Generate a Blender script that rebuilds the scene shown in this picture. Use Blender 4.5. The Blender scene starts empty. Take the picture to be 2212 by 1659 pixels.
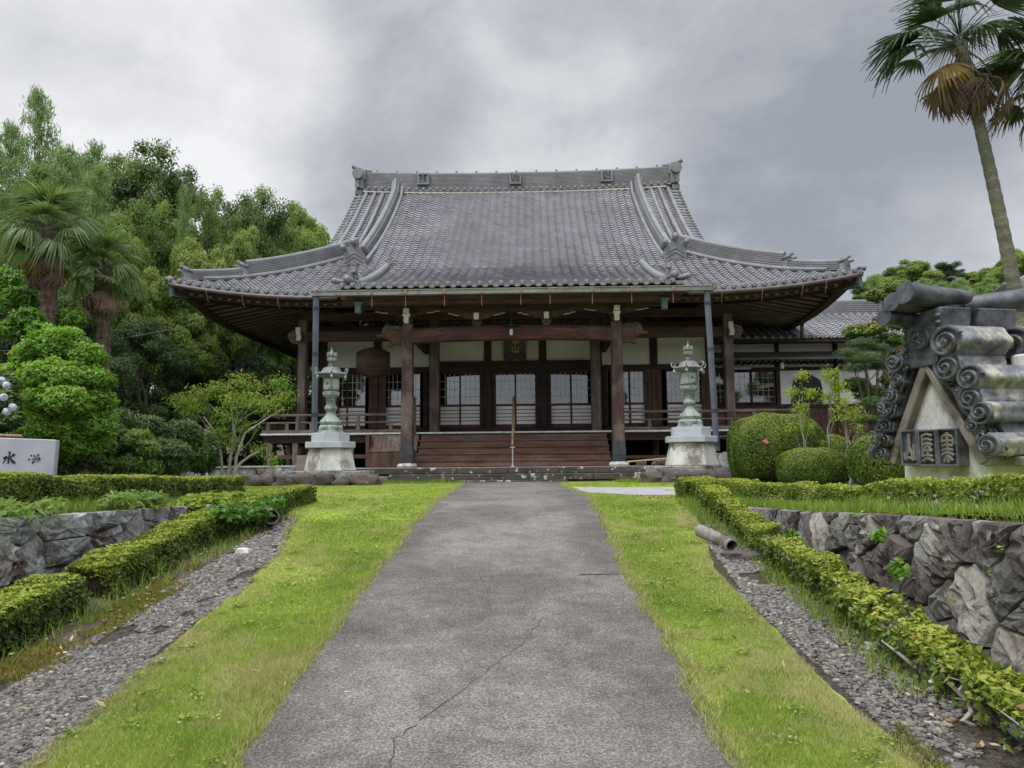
import bpy, bmesh, math, random
import numpy as np
from mathutils import Vector, Matrix, Euler
R = math.radians
scene = bpy.context.scene
col = scene.collection
rng = np.random.default_rng(7)
random.seed(7)

# ------------------------------------------------------------------ camera
CAMZ = 0.536
cam_d = bpy.data.cameras.new('camera')
cam = bpy.data.objects.new('camera', cam_d); col.objects.link(cam)
cam.location = (0, 0, CAMZ)
cam.matrix_world = Matrix.Translation((0, 0, CAMZ)) @ Matrix.Rotation(R(95.8), 4, 'X') @ Matrix.Rotation(R(-0.5), 4, 'Z')
cam_d.sensor_width = 36; cam_d.lens = 27.07
cam_d.clip_start = 0.05; cam_d.clip_end = 3000
scene.camera = cam

# ------------------------------------------------------------------ sun and sky
SUN_EL, SUN_AZ = 58.0, -50.0      # azimuth from +Y towards +X (negative: left)
world = bpy.data.worlds.new("World"); scene.world = world
world.use_nodes = True
nt = world.node_tree; nt.nodes.clear()
def wn(t, **k):
    n = nt.nodes.new(t)
    for a, b in k.items(): setattr(n, a, b)
    return n
wout = wn('ShaderNodeOutputWorld'); bg_sky = wn('ShaderNodeBackground'); bg_cl = wn('ShaderNodeBackground'); mixs = wn('ShaderNodeMixShader')
sky = wn('ShaderNodeTexSky'); sky.sky_type = 'NISHITA'; sky.sun_disc = False
sky.sun_elevation = R(SUN_EL); sky.sun_rotation = R(SUN_AZ)
bg_sky.inputs['Strength'].default_value = 0.1; bg_cl.inputs['Strength'].default_value = 0.1
nt.links.new(sky.outputs[0], bg_sky.inputs['Color'])
tc = wn('ShaderNodeTexCoord')
def wmath(op, a, b=None, c=None, clamp=False):
    n = wn('ShaderNodeMath', operation=op); n.use_clamp = clamp
    for i, v in enumerate((a, b, c)):
        if v is None: continue
        if isinstance(v, (int, float)): n.inputs[i].default_value = v
        else: nt.links.new(v, n.inputs[i])
    return n.outputs[0]
sep = wn('ShaderNodeSeparateXYZ'); nt.links.new(tc.outputs['Generated'], sep.inputs[0])
den = wmath('ADD', wmath('MAXIMUM', sep.outputs[2], 0.0), 0.42)
cx_ = wmath('DIVIDE', sep.outputs[0], den); cy_ = wmath('DIVIDE', sep.outputs[1], den)
cmb = wn('ShaderNodeCombineXYZ'); nt.links.new(sep.outputs[0], cmb.inputs[0]); nt.links.new(sep.outputs[1], cmb.inputs[1]); nt.links.new(wmath('ADD', wmath('MULTIPLY', sep.outputs[2], 1.45), wmath('MULTIPLY', sep.outputs[0], -.10)), cmb.inputs[2])
def wnoise(scale, det, rough, off):
    mp = wn('ShaderNodeMapping'); mp.inputs['Location'].default_value = off; nt.links.new(cmb.outputs[0], mp.inputs[0])
    n = wn('ShaderNodeTexNoise'); n.inputs['Scale'].default_value = scale; n.inputs['Detail'].default_value = det; n.inputs['Roughness'].default_value = rough
    n.inputs['Distortion'].default_value = .25; nt.links.new(mp.outputs[0], n.inputs['Vector']); return n.outputs[0]
n1 = wnoise(2.4, 7, 0.52, (3.1, 0.4, 0)); n2 = wnoise(5.6, 9, 0.60, (0.3, 5.2, 1))
def pxdir(px, py):
    v = Vector(((px - 1106) / 1663, -(py - 829.5) / 1663, -1.0)); v = cam.matrix_world.to_3x3() @ v
    return v.normalized()
def blob(px, py, radius_deg):
    d = pxdir(px, py)
    vm = wn('ShaderNodeVectorMath', operation='DOT_PRODUCT'); vm.inputs[1].default_value = d
    nm = wn('ShaderNodeVectorMath', operation='NORMALIZE'); nt.links.new(tc.outputs['Generated'], nm.inputs[0]); nt.links.new(nm.outputs[0], vm.inputs[0])
    mr = wn('ShaderNodeMapRange', interpolation_type='SMOOTHERSTEP'); mr.inputs['From Min'].default_value = math.cos(R(radius_deg)); mr.inputs['From Max'].default_value = 1.0
    nt.links.new(vm.outputs['Value'], mr.inputs['Value']); return mr.outputs[0]
t = wmath('ADD', wmath('MULTIPLY', n1, 1.15), wmath('MULTIPLY', n2, 0.72))
t = wmath('SUBTRACT', t, 0.46)
for (px, py, rd, w) in [(60, 40, 26, .36), (430, 230, 13, .14), (250, 90, 9, -.14), (420, 40, 8, -.06), (760, 210, 11, -.26), (1000, 60, 16, .04), (1150, 330, 14, .06), (1790, 390, 17, -.26), (2120, 440, 9, -.08),
                        (1500, 90, 20, -.06), (1400, 520, 12, .10), (2060, 570, 11, .24), (650, 440, 12, .10)]:
    t = wmath('ADD', t, wmath('MULTIPLY', blob(px, py, rd), w))
ramp = wn('ShaderNodeValToRGB'); nt.links.new(t, ramp.inputs[0])
cr = ramp.color_ramp
cr.elements[0].position = 0.15; cr.elements[0].color = (.325, .35, .395, 1)
cr.elements[1].position = .92; cr.elements[1].color = (.88, .885, .90, 1)
e = cr.elements.new(.38); e.color = (.455, .473, .515, 1)
e = cr.elements.new(.60); e.color = (.63, .64, .67, 1)
zr = wn('ShaderNodeMapRange', interpolation_type='SMOOTHSTEP'); zr.inputs['From Min'].default_value = .52; zr.inputs['From Max'].default_value = .95
zr.inputs['To Min'].default_value = 10.0; zr.inputs['To Max'].default_value = 38.0
nt.links.new(sep.outputs[2], zr.inputs['Value'])
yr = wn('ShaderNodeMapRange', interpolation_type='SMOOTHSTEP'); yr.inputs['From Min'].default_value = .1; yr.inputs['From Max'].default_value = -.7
yr.inputs['To Min'].default_value = 1.0; yr.inputs['To Max'].default_value = 1.9      # clouds brightened behind the viewer, unseen, to add light on the hall front
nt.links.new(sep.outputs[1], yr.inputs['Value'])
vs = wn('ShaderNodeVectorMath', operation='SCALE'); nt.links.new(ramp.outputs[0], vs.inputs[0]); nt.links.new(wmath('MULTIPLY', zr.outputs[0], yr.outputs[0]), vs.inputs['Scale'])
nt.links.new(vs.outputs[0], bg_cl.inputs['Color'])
mixs.inputs[0].default_value = 0.93
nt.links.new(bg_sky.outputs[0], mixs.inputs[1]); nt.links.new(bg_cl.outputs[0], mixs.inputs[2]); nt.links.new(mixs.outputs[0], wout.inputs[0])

sun_d = bpy.data.lights.new('sun', 'SUN'); sun_d.energy = 1.8; sun_d.angle = R(14); sun_d.color = (1, .965, .91)
sun = bpy.data.objects.new('sun', sun_d); col.objects.link(sun)
_sd = Vector((math.sin(R(SUN_AZ)) * math.cos(R(SUN_EL)), math.cos(R(SUN_AZ)) * math.cos(R(SUN_EL)) * -1, math.sin(R(SUN_EL))))
# the sun stands to the left and slightly behind the viewer's shoulder side
sun.rotation_euler = _sd.to_track_quat('Z', 'Y').to_euler()
sky.sun_rotation = math.atan2(_sd.x, _sd.y)

scene.view_settings.view_transform = 'Standard'; scene.view_settings.look = 'None'
scene.view_settings.exposure = 0.10; scene.view_settings.gamma = 1.0
scene.render.resolution_x = 1024; scene.render.resolution_y = 768
scene.cycles.max_bounces = 8; scene.cycles.diffuse_bounces = 5; scene.cycles.glossy_bounces = 3; scene.cycles.transparent_max_bounces = 8; scene.cycles.transmission_bounces = 4

# ------------------------------------------------------------------ helpers: tagging and object tree
def tag(o, label=None, cat=None, group=None, kind=None):
    if label: o['label'] = label
    if cat: o['category'] = cat
    if group: o['group'] = group
    if kind: o['kind'] = kind
    return o
def thing(name, label, cat, loc=(0, 0, 0), rz=0.0, group=None):
    o = bpy.data.objects.new(name, None); col.objects.link(o)
    o.location = loc; o.rotation_euler = (0, 0, rz); o.empty_display_size = .2
    return tag(o, label, cat, group)
def copy_tree(o, parent=None):
    c = o.copy(); col.objects.link(c); c.parent = parent
    for ch in list(o.children): copy_tree(ch, c)
    return c
def mesh_np(name, V, F, mat=None, parent=None, tint=None, smooth=False):
    """V (n,3); F (m,k) constant polygon size"""
    V = np.ascontiguousarray(V, dtype=np.float32); F = np.ascontiguousarray(F, dtype=np.int32)
    me = bpy.data.meshes.new(name)
    me.vertices.add(len(V)); me.vertices.foreach_set('co', V.ravel())
    m, k = F.shape
    me.loops.add(m * k); me.loops.foreach_set('vertex_index', F.ravel())
    me.polygons.add(m); me.polygons.foreach_set('loop_start', np.arange(0, m * k, k, dtype=np.int32))
    try: me.polygons.foreach_set('loop_total', np.full(m, k, dtype=np.int32))
    except Exception: pass
    if smooth: me.polygons.foreach_set('use_smooth', np.ones(m, dtype=bool))
    me.update(calc_edges=True)
    if tint is not None:
        a = me.attributes.new('tint', 'FLOAT', 'POINT'); a.data.foreach_set('value', np.asarray(tint, dtype=np.float32))
    if mat: me.materials.append(mat)
    o = bpy.data.objects.new(name, me); col.objects.link(o)
    if parent: o.parent = parent
    return o

class MB:
    def __init__(s): s.v = []; s.f = []
    def add(s, V, F):
        b = len(s.v); s.v += [tuple(p) for p in V]; s.f += [tuple(i + b for i in f) for f in F]; return s
    def box(s, c, d, rz=0, rx=0, ry=0):
        x, y, z = d[0] / 2, d[1] / 2, d[2] / 2
        V = [Vector((a * x, b * y, e * z)) for e in (-1, 1) for b in (-1, 1) for a in (-1, 1)]
        if rz or rx or ry:
            M = Euler((rx, ry, rz)).to_matrix(); V = [M @ v for v in V]
        V = [v + Vector(c) for v in V]
        return s.add(V, [(0, 2, 3, 1), (4, 5, 7, 6), (0, 1, 5, 4), (2, 6, 7, 3), (0, 4, 6, 2), (1, 3, 7, 5)])
    def bx(s, x0, x1, y0, y1, z0, z1): return s.box(((x0 + x1) / 2, (y0 + y1) / 2, (z0 + z1) / 2), (x1 - x0, y1 - y0, z1 - z0))
    def tube(s, pts, rad, n=8, cap=True):
        pts = [Vector(p) for p in pts]
        if isinstance(rad, (int, float)): rad = [rad] * len(pts)
        V = []; up = None
        for i, p in enumerate(pts):
            d = (pts[min(i + 1, len(pts) - 1)] - pts[max(i - 1, 0)]).normalized()
            if up is None: up = Vector((0, 0, 1)) if abs(d.z) < .9 else Vector((1, 0, 0))
            a = d.cross(up).normalized(); b = a.cross(d).normalized(); up = b
            for k in range(n):
                t = 2 * math.pi * k / n; V.append(p + (a * math.cos(t) + b * math.sin(t)) * rad[i])
        F = []
        for i in range(len(pts) - 1):
            for k in range(n):
                k2 = (k + 1) % n; F.append((i * n + k, i * n + k2, (i + 1) * n + k2, (i + 1) * n + k))
        if cap: F += [tuple(range(n - 1, -1, -1)), tuple((len(pts) - 1) * n + k for k in range(n))]
        return s.add(V, F)
    def lathe(s, prof, n=16, c=(0, 0, 0), rot=0.0, cap=True):
        V = []; F = []
        for r, z in prof:
            for k in range(n):
                t = 2 * math.pi * k / n + rot; V.append((c[0] + r * math.cos(t), c[1] + r * math.sin(t), c[2] + z))
        for i in range(len(prof) - 1):
            for k in range(n):
                k2 = (k + 1) % n; F.append((i * n + k, i * n + k2, (i + 1) * n + k2, (i + 1) * n + k))
        if cap: F += [tuple(range(n - 1, -1, -1)), tuple((len(prof) - 1) * n + k for k in range(n))]
        return s.add(V, F)
    def prism(s, poly, y0, y1, M=None):
        """poly: list of (x,z), extruded along y from y0 to y1"""
        n = len(poly); V = [Vector((x, y0, z)) for x, z in poly] + [Vector((x, y1, z)) for x, z in poly]
        if M is not None: V = [M @ v for v in V]
        F = [tuple(range(n)), tuple(range(2 * n - 1, n - 1, -1))] + [((i + 1) % n, i, n + i, n + (i + 1) % n) for i in range(n)]
        return s.add(V, F)
    def build(s, name, mat, parent=None, smooth=False, bevel=0, seg=1, auto=None):
        me = bpy.data.meshes.new(name); me.from_pydata(s.v, [], s.f); me.update()
        bm = bmesh.new(); bm.from_mesh(me); bmesh.ops.recalc_face_normals(bm, faces=bm.faces)
        if smooth:
            for f in bm.faces: f.smooth = True
            for e in bm.edges:
                if len(e.link_faces) == 2 and e.calc_face_angle(0) > R(auto or 38): e.smooth = False
        bm.to_mesh(me); bm.free()
        if mat: me.materials.append(mat)
        o = bpy.data.objects.new(name, me); col.objects.link(o)
        if parent: o.parent = parent
        if bevel:
            b = o.modifiers.new('bevel', 'BEVEL'); b.width = bevel; b.segments = seg; b.limit_method = 'ANGLE'; b.angle_limit = R(40)
        return o

def rock_mesh(mb, c, d, seed, rz=0, sub=2, amp=.16, flat=0):
    """an irregular rounded stone appended to mb"""
    from mathutils import noise as mn
    bm = bmesh.new(); bmesh.ops.create_cube(bm, size=1.0)
    bmesh.ops.subdivide_edges(bm, edges=bm.edges, cuts=sub + 1, use_grid_fill=True)
    M = Matrix.Rotation(rz, 3, 'Z'); V = []
    for v in bm.verts:
        p = v.co.copy(); q = p.normalized() * .62; p = p.lerp(q, .42)
        nn = mn.noise(p * 2.3 + Vector((seed * 3.7, seed * 1.3, 0))) + .5 * mn.noise(p * 5.1 + Vector((seed, 9, 2)))
        p = p * (1 + nn * amp * 2)
        V.append(M @ Vector((p.x * d[0], p.y * d[1], p.z * d[2])) + Vector(c))
    bm.verts.index_update()
    mb.add(V, [[v.index for v in f.verts] for f in bm.faces]); bm.free()

# ------------------------------------------------------------------ materials
def new_mat(name):
    m = bpy.data.materials.new(name); m.use_nodes = True
    t = m.node_tree; t.nodes.clear()
    o = t.nodes.new('ShaderNodeOutputMaterial'); p = t.nodes.new('ShaderNodeBsdfPrincipled'); t.links.new(p.outputs[0], o.inputs[0])
    return m, t, p, o
def nz(t, scale, detail=5, rough=.55, stretch=(1, 1, 1), coord='Object', off=(0, 0, 0), kind='noise', w=None):
    tcn = t.nodes.new('ShaderNodeTexCoord'); mp = t.nodes.new('ShaderNodeMapping')
    mp.inputs['Scale'].default_value = stretch; mp.inputs['Location'].default_value = off
    t.links.new(tcn.outputs[coord], mp.inputs[0])
    if kind == 'noise':
        n = t.nodes.new('ShaderNodeTexNoise'); n.inputs['Scale'].default_value = scale; n.inputs['Detail'].default_value = detail; n.inputs['Roughness'].default_value = rough
        t.links.new(mp.outputs[0], n.inputs['Vector']); return n.outputs[0]
    n = t.nodes.new('ShaderNodeTexVoronoi'); n.inputs['Scale'].default_value = scale; n.feature = kind
    t.links.new(mp.outputs[0], n.inputs['Vector']); return n.outputs[0]
def rampn(t, src, stops):
    r = t.nodes.new('ShaderNodeValToRGB'); t.links.new(src, r.inputs[0]); c = r.color_ramp
    while len(c.elements) < len(stops): c.elements.new(.5)
    for e_, (p, cc) in zip(c.elements, stops): e_.position = p; e_.color = (*cc, 1)
    return r.outputs[0]
def mixc(t, f, a, b, mode='MIX'):
    m = t.nodes.new('ShaderNodeMix'); m.data_type = 'RGBA'; m.blend_type = mode
    for s_, v in ((m.inputs['Factor'], f), (m.inputs['A'], a), (m.inputs['B'], b)):
        if isinstance(v, (int, float)): s_.default_value = v
        elif isinstance(v, tuple): s_.default_value = (*v, 1)
        else: t.links.new(v, s_)
    return m.outputs['Result']
def bumpn(t, p, h, strength=.4, dist=.01):
    b = t.nodes.new('ShaderNodeBump'); b.inputs['Strength'].default_value = strength; b.inputs['Distance'].default_value = dist
    t.links.new(h, b.inputs['Height']); t.links.new(b.outputs[0], p.inputs['Normal'])
def mat(name, c1, c2, scale=3, rough=.8, bump=.3, bdist=.01, stretch=(1, 1, 1), fine=40, spec=.3, metal=0, c3=None, cover=(.35, .65), blot=1.2, coord='Object'):
    m, t, p, o = new_mat(name)
    a = nz(t, scale, 6, .6, stretch, coord); f = nz(t, fine, 3, .6, stretch, coord, (5, 2, 1))
    c = rampn(t, a, [(cover[0], c1), (cover[1], c2)])
    if c3: c = mixc(t, rampn(t, nz(t, blot, 7, .65, (1, 1, 1), coord, (9, 4, 7)), [(.5, (0, 0, 0)), (.62, (1, 1, 1))]), c, c3)
    c = mixc(t, .55, c, rampn(t, f, [(.3, (.62, .62, .62)), (.7, (1.35, 1.35, 1.35))]), 'MULTIPLY')
    t.links.new(c, p.inputs['Base Color']); p.inputs['Roughness'].default_value = rough; p.inputs['Specular IOR Level'].default_value = spec; p.inputs['Metallic'].default_value = metal
    if bump: bumpn(t, p, f, bump, bdist)
    return m
def leafmat(name, stops, trans=.35, rough=.55, spec=.25):
    """colour of each leaf comes from its own 'tint' value"""
    m, t, p, o = new_mat(name)
    at_ = t.nodes.new('ShaderNodeAttribute'); at_.attribute_name = 'tint'
    c = rampn(t, at_.outputs['Fac'], stops)
    t.links.new(c, p.inputs['Base Color']); p.inputs['Roughness'].default_value = rough; p.inputs['Specular IOR Level'].default_value = spec
    tr = t.nodes.new('ShaderNodeBsdfTranslucent'); t.links.new(mixc(t, .5, c, (1.25, 1.3, .5), 'MULTIPLY'), tr.inputs[0])
    mx = t.nodes.new('ShaderNodeMixShader'); mx.inputs[0].default_value = trans
    t.links.new(p.outputs[0], mx.inputs[1]); t.links.new(tr.outputs[0], mx.inputs[2]); t.links.new(mx.outputs[0], o.inputs[0])
    return m
M = {}
def tilem():
    m, t, p, o = new_mat('roof_tile'); a = t.nodes.new('ShaderNodeAttribute'); a.attribute_name = 'tint'
    c = rampn(t, nz(t, .55, 8, .66, off=(3, 3, 1)), [(.36, (.165, .163, .174)), (.64, (.235, .233, .248))])
    c = mixc(t, 1.0, c, rampn(t, a.outputs['Fac'], [(0, (.74, .74, .75)), (.5, (1, 1, 1)), (1, (1.16, 1.16, 1.18))]), 'MULTIPLY')
    c = mixc(t, rampn(t, nz(t, 2.2, 8, .75, (1, .5, .5), off=(6, 1, 2)), [(.56, (0, 0, 0)), (.72, (.6, .6, .6))]), c, (.15, .152, .145))
    t.links.new(c, p.inputs['Base Color']); p.inputs['Roughness'].default_value = .5; p.inputs['Specular IOR Level'].default_value = .35
    return m
M['tile'] = tilem()
M['tile_ridge'] = mat('ridge_tile', (.15, .153, .16), (.225, .23, .235), 1.5, .5, .15, .004, fine=24, spec=.4, c3=(.17, .175, .16), blot=1.3)
M['tile_round'] = mat('round_tile', (.15, .153, .165), (.21, .214, .228), 1.8, .5, .1, .003, fine=20, spec=.35, c3=(.17, .172, .165), blot=2)
M['tile_old'] = mat('old_tile', (.030, .033, .040), (.125, .13, .145), 5.5, .42, .5, .010, fine=34, spec=.5)
M['tile_lichen'] = mat('lichen_tile', (.06, .063, .072), (.20, .205, .22), 5.5, .45, .3, .006, fine=22, spec=.4, c3=(.34, .33, .26), blot=3.6)
def woodm(name, c1, c2, ax, rough=.75, c3=None):
    s = {'x': (.12, 1, 1), 'y': (1, .12, 1), 'z': (1, 1, .12)}[ax]
    m, t, p, o = new_mat(name)
    a = nz(t, 9, 6, .62, s); g = nz(t, 55, 4, .6, tuple(v * (.5 if v < 1 else 1) for v in s), off=(3, 1, 4)); b = nz(t, 1.1, 4, .6, (1, 1, 1), off=(7, 7, 7))
    c = rampn(t, a, [(.35, c1), (.66, c2)])
    if c3: c = mixc(t, rampn(t, b, [(.48, (0, 0, 0)), (.66, (1, 1, 1))]), c, c3)
    c = mixc(t, .6, c, rampn(t, g, [(.3, (.5, .5, .5)), (.7, (1.45, 1.45, 1.45))]), 'MULTIPLY')
    t.links.new(c, p.inputs['Base Color']); p.inputs['Roughness'].default_value = rough; p.inputs['Specular IOR Level'].default_value = .25
    bumpn(t, p, g, .35, .006); return m
for ax in 'xyz':
    M['dark_' + ax] = woodm('dark_wood_' + ax, (.030, .019, .015), (.062, .040, .032), ax)
    M['mid_' + ax] = woodm('brown_wood_' + ax, (.060, .034, .025), (.125, .075, .054), ax)
    M['grey_' + ax] = woodm('weathered_wood_' + ax, (.105, .080, .068), (.235, .190, .165), ax, .85, (.10, .065, .05))
    M['red_' + ax] = woodm('reddish_wood_' + ax, (.060, .024, .020), (.125, .054, .044), ax, .6, (.055, .032, .028))
M['rafter_wood'] = woodm('pale_rafter_wood', (.20, .155, .13), (.36, .29, .245), 'x', .85)
M['post'] = woodm('porch_post_wood', (.040, .022, .020), (.095, .056, .048), 'z', .75, (.15, .11, .095))
M['stair'] = woodm('stair_wood', (.085, .042, .028), (.17, .092, .062), 'x', .7, (.14, .10, .08))
M['tan_z'] = woodm('tan_wood', (.17, .095, .055), (.26, .155, .095), 'z', .6)
M['plaster'] = mat('plaster', (.66, .65, .53), (.76, .75, .63), .8, .9, .05, .002, fine=60, spec=.1)
M['white_plaster'] = mat('white_plaster', (.72, .72, .72), (.80, .80, .80), .8, .9, .05, .002, fine=60, spec=.1)
M['paper'] = mat('paper_board', (.80, .76, .76), (.88, .85, .85), 1.5, .85, 0, fine=30, spec=.2)
M['cream'] = mat('cream_paint', (.56, .56, .44), (.70, .70, .58), 6, .7, .1, .003, fine=50)
M['white_edge'] = mat('white_edge', (.55, .53, .50), (.74, .72, .69), 7, .7, .1, .003, fine=50)
M['granite'] = mat('pale_granite', (.40, .40, .37), (.60, .60, .56), 4.0, .85, .4, .004, fine=70, c3=(.20, .18, .15), blot=2.6, stretch=(1, 1, .3))
M['granite_blue'] = mat('blue_grey_granite', (.36, .38, .41), (.46, .48, .51), 2, .8, .25, .003, fine=90)
M['granite_stain'] = mat('stained_granite', (.20, .19, .175), (.40, .385, .355), 3, .88, .3, .004, fine=60, c3=(.06, .055, .05), blot=2.2)
M['concrete'] = mat('concrete', (.33, .32, .29), (.44, .43, .40), 1.6, .9, .25, .003, fine=60, c3=(.24, .225, .19), blot=1.1)
M['concrete_tan'] = mat('tan_concrete', (.20, .17, .135), (.27, .235, .19), 2, .9, .25, .003, fine=50)
M['concrete_brown'] = mat('weathered_brown_concrete', (.17, .145, .12), (.27, .24, .205), 3, .92, .5, .006, fine=45, c3=(.09, .085, .06), blot=2)
M['bronze'] = mat('verdigris_bronze', (.19, .24, .215), (.32, .385, .345), 7, .65, .3, .004, fine=45, metal=0.0, spec=.4, c3=(.12, .125, .11), blot=5)
M['bronze_dark'] = mat('dark_bronze', (.10, .10, .105), (.19, .19, .20), 5, .5, .2, .003, fine=45, spec=.5, c3=(.17, .20, .18), blot=4)
M['copper'] = mat('old_copper', (.165, .175, .148), (.245, .25, .215), 2.5, .6, .1, .002, fine=30, stretch=(.3, 1, 2.5), c3=(.17, .13, .10), blot=3)
M['hook'] = mat('pink_copper', (.22, .11, .095), (.32, .18, .155), 4, .5, 0, fine=40)
M['gutter'] = mat('dark_gutter', (.055, .042, .040), (.10, .08, .075), 3, .45, .05, .002, fine=30, spec=.5)
M['pipe_slate'] = mat('slate_blue_metal', (.085, .095, .125), (.125, .135, .17), 2, .4, .05, .002, fine=30, spec=.5)
M['black_metal'] = mat('black_metal', (.028, .032, .036), (.05, .055, .06), 5, .45, .1, .002, fine=40, spec=.5)
M['steel'] = mat('dull_steel', (.42, .42, .43), (.56, .56, .57), 5, .4, .05, .002, fine=40, metal=.6)
M['gold'] = mat('old_gold', (.42, .27, .07), (.62, .42, .13), 9, .4, .2, .003, fine=50, metal=.5)
M['lacquer'] = mat('black_lacquer', (.020, .014, .012), (.035, .024, .020), 5, .35, .05, .002, fine=40, spec=.5)
M['shadow_wood'] = mat('shade_dark_wood', (.016, .012, .010), (.03, .022, .018), 3, .9, .1, .003, fine=30, spec=.1)  # shade put into the colour: soffit, underfloor and unlit rooms
M['ink'] = mat('ink_black', (.02, .022, .03), (.03, .032, .04), 5, .7, 0, fine=40)
M['verdigris'] = mat('green_copper_sheet', (.055, .095, .08), (.10, .15, .13), 5, .6, .1, .003, fine=40)
M['bark'] = mat('bark', (.085, .070, .055), (.20, .175, .145), 6, .95, .9, .03, stretch=(1, 1, .35), fine=25, c3=(.10, .11, .07), blot=2)
M['bark_pale'] = mat('pale_bark', (.22, .20, .17), (.38, .36, .32), 8, .9, .6, .01, stretch=(1, 1, .4), fine=40)
# window glass: a clear coat of glass over what stands behind it
def glassm():
    m, t, p, o = new_mat('window_glass')
    gl = t.nodes.new('ShaderNodeBsdfGlossy'); gl.inputs['Roughness'].default_value = .03; gl.inputs[0].default_value = (.9, .93, .96, 1)
    tr = t.nodes.new('ShaderNodeBsdfTransparent'); tr.inputs[0].default_value = (.80, .84, .84, 1)
    fr = t.nodes.new('ShaderNodeFresnel'); fr.inputs['IOR'].default_value = 2.3
    mx = t.nodes.new('ShaderNodeMixShader'); t.links.new(fr.outputs[0], mx.inputs[0]); t.links.new(tr.outputs[0], mx.inputs[1]); t.links.new(gl.outputs[0], mx.inputs[2])
    t.links.new(mx.outputs[0], o.inputs[0]); return m
M['glass'] = glassm()
# ------------------------------------------------------------------ terrain
def sm(a, b, x):
    t_ = np.clip((x - a) / (b - a), 0, 1); return t_ * t_ * (3 - 2 * t_)
def ramp_z(y):
    y = np.asarray(y, float); z = -1.114 + .1088 * np.clip(y, -6, 30)
    return -np.log1p(np.exp(-z * 22)) / 22
def terr_z(x, y):
    x = np.asarray(x, float); y = np.asarray(y, float)
    zr = np.interp(y, [3, 4.5, 8, 10, 14, 18], [.24, .19, .01, -.05, -.05, 0]); zl = np.interp(y, [4, 6, 9, 12, 16], [.20, .15, .06, .0, 0])
    return np.where(x > 0, zr, zl)
def H(x, y):
    x = np.asarray(x, float); y = np.asarray(y, float)
    
    m = np.where(x < 0, sm(3.78, 4.0, -x), sm(2.84, 3.04, x))
    m = np.maximum(m, sm(10.6, 11.6, y) * sm(1.2, 2.2, np.abs(x)) )
    z = ramp_z(y) * (1 - m) + terr_z(x, y) * m
    far = sm(30, 60, y)
    hl = sm(-11, -44, x) * sm(14, 34, y) * 7.5
    hr = sm(30, 75, y) * sm(8, 40, x) * 12 + sm(26, 60, y) * 2.0 * sm(-4, 10, x)
    bk = sm(-6, -30, y) * -1.0
    return z + hl + hr + bk
def strip(name, ys, xl, xr, n, mat_, dz=.004, bump=.0, kind='structure', f=None, wv=1.0):
    ys = np.asarray(ys, float); L = np.interp(ys, *zip(*xl)); Rr = np.interp(ys, *zip(*xr))
    wob = wv * .018 * np.sin(ys * 7.3 + L) + wv * .012 * np.sin(ys * 17.1) + .006 * np.sin(ys * 41)
    L = L + wob; Rr = Rr + np.roll(wob, 5)
    s = np.linspace(0, 1, n); X = L[:, None] * (1 - s) + Rr[:, None] * s; Y = np.repeat(ys[:, None], n, 1)
    Z = H(X, Y) + dz
    if bump: Z = Z + bump * (np.sin(X * 5.1 + Y * 1.7) * np.sin(Y * 3.3 - X * 2) * .5 + .5)
    V = np.stack([X, Y, Z], -1).reshape(-1, 3); m = len(ys)
    i = np.arange(m - 1)[:, None] * n + np.arange(n - 1)[None]; i = i.ravel()
    F = np.stack([i, i + 1, i + n + 1, i + n], 1)
    o = mesh_np(name, V, F, mat_, smooth=True)
    if kind: o['kind'] = kind
    return o
# the base sheet: fine near, coarse far
gx = np.unique(np.concatenate([np.linspace(-900, -60, 15), np.linspace(-60, -8, 40), np.linspace(-8, 8, 161), np.linspace(8, 60, 40), np.linspace(60, 900, 15)]))
gy = np.unique(np.concatenate([np.linspace(-600, -10, 12), np.linspace(-10, 24, 171), np.linspace(24, 110, 60), np.linspace(110, 1200, 15)]))
XX, YY = np.meshgrid(gx, gy); ZZ = H(XX, YY) - .012
n_ = len(gx); i = (np.arange(len(gy) - 1)[:, None] * n_ + np.arange(n_ - 1)[None]).ravel()
M['soil'] = mat('soil_and_litter', (.050, .040, .028), (.105, .085, .058), 3, .95, .8, .02, fine=18, c3=(.055, .075, .025), blot=.8)
ground = mesh_np('ground', np.stack([XX, YY, ZZ], -1).reshape(-1, 3), np.stack([i, i + 1, i + n_ + 1, i + n_], 1), M['soil'], smooth=True); ground['kind'] = 'structure'

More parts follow.
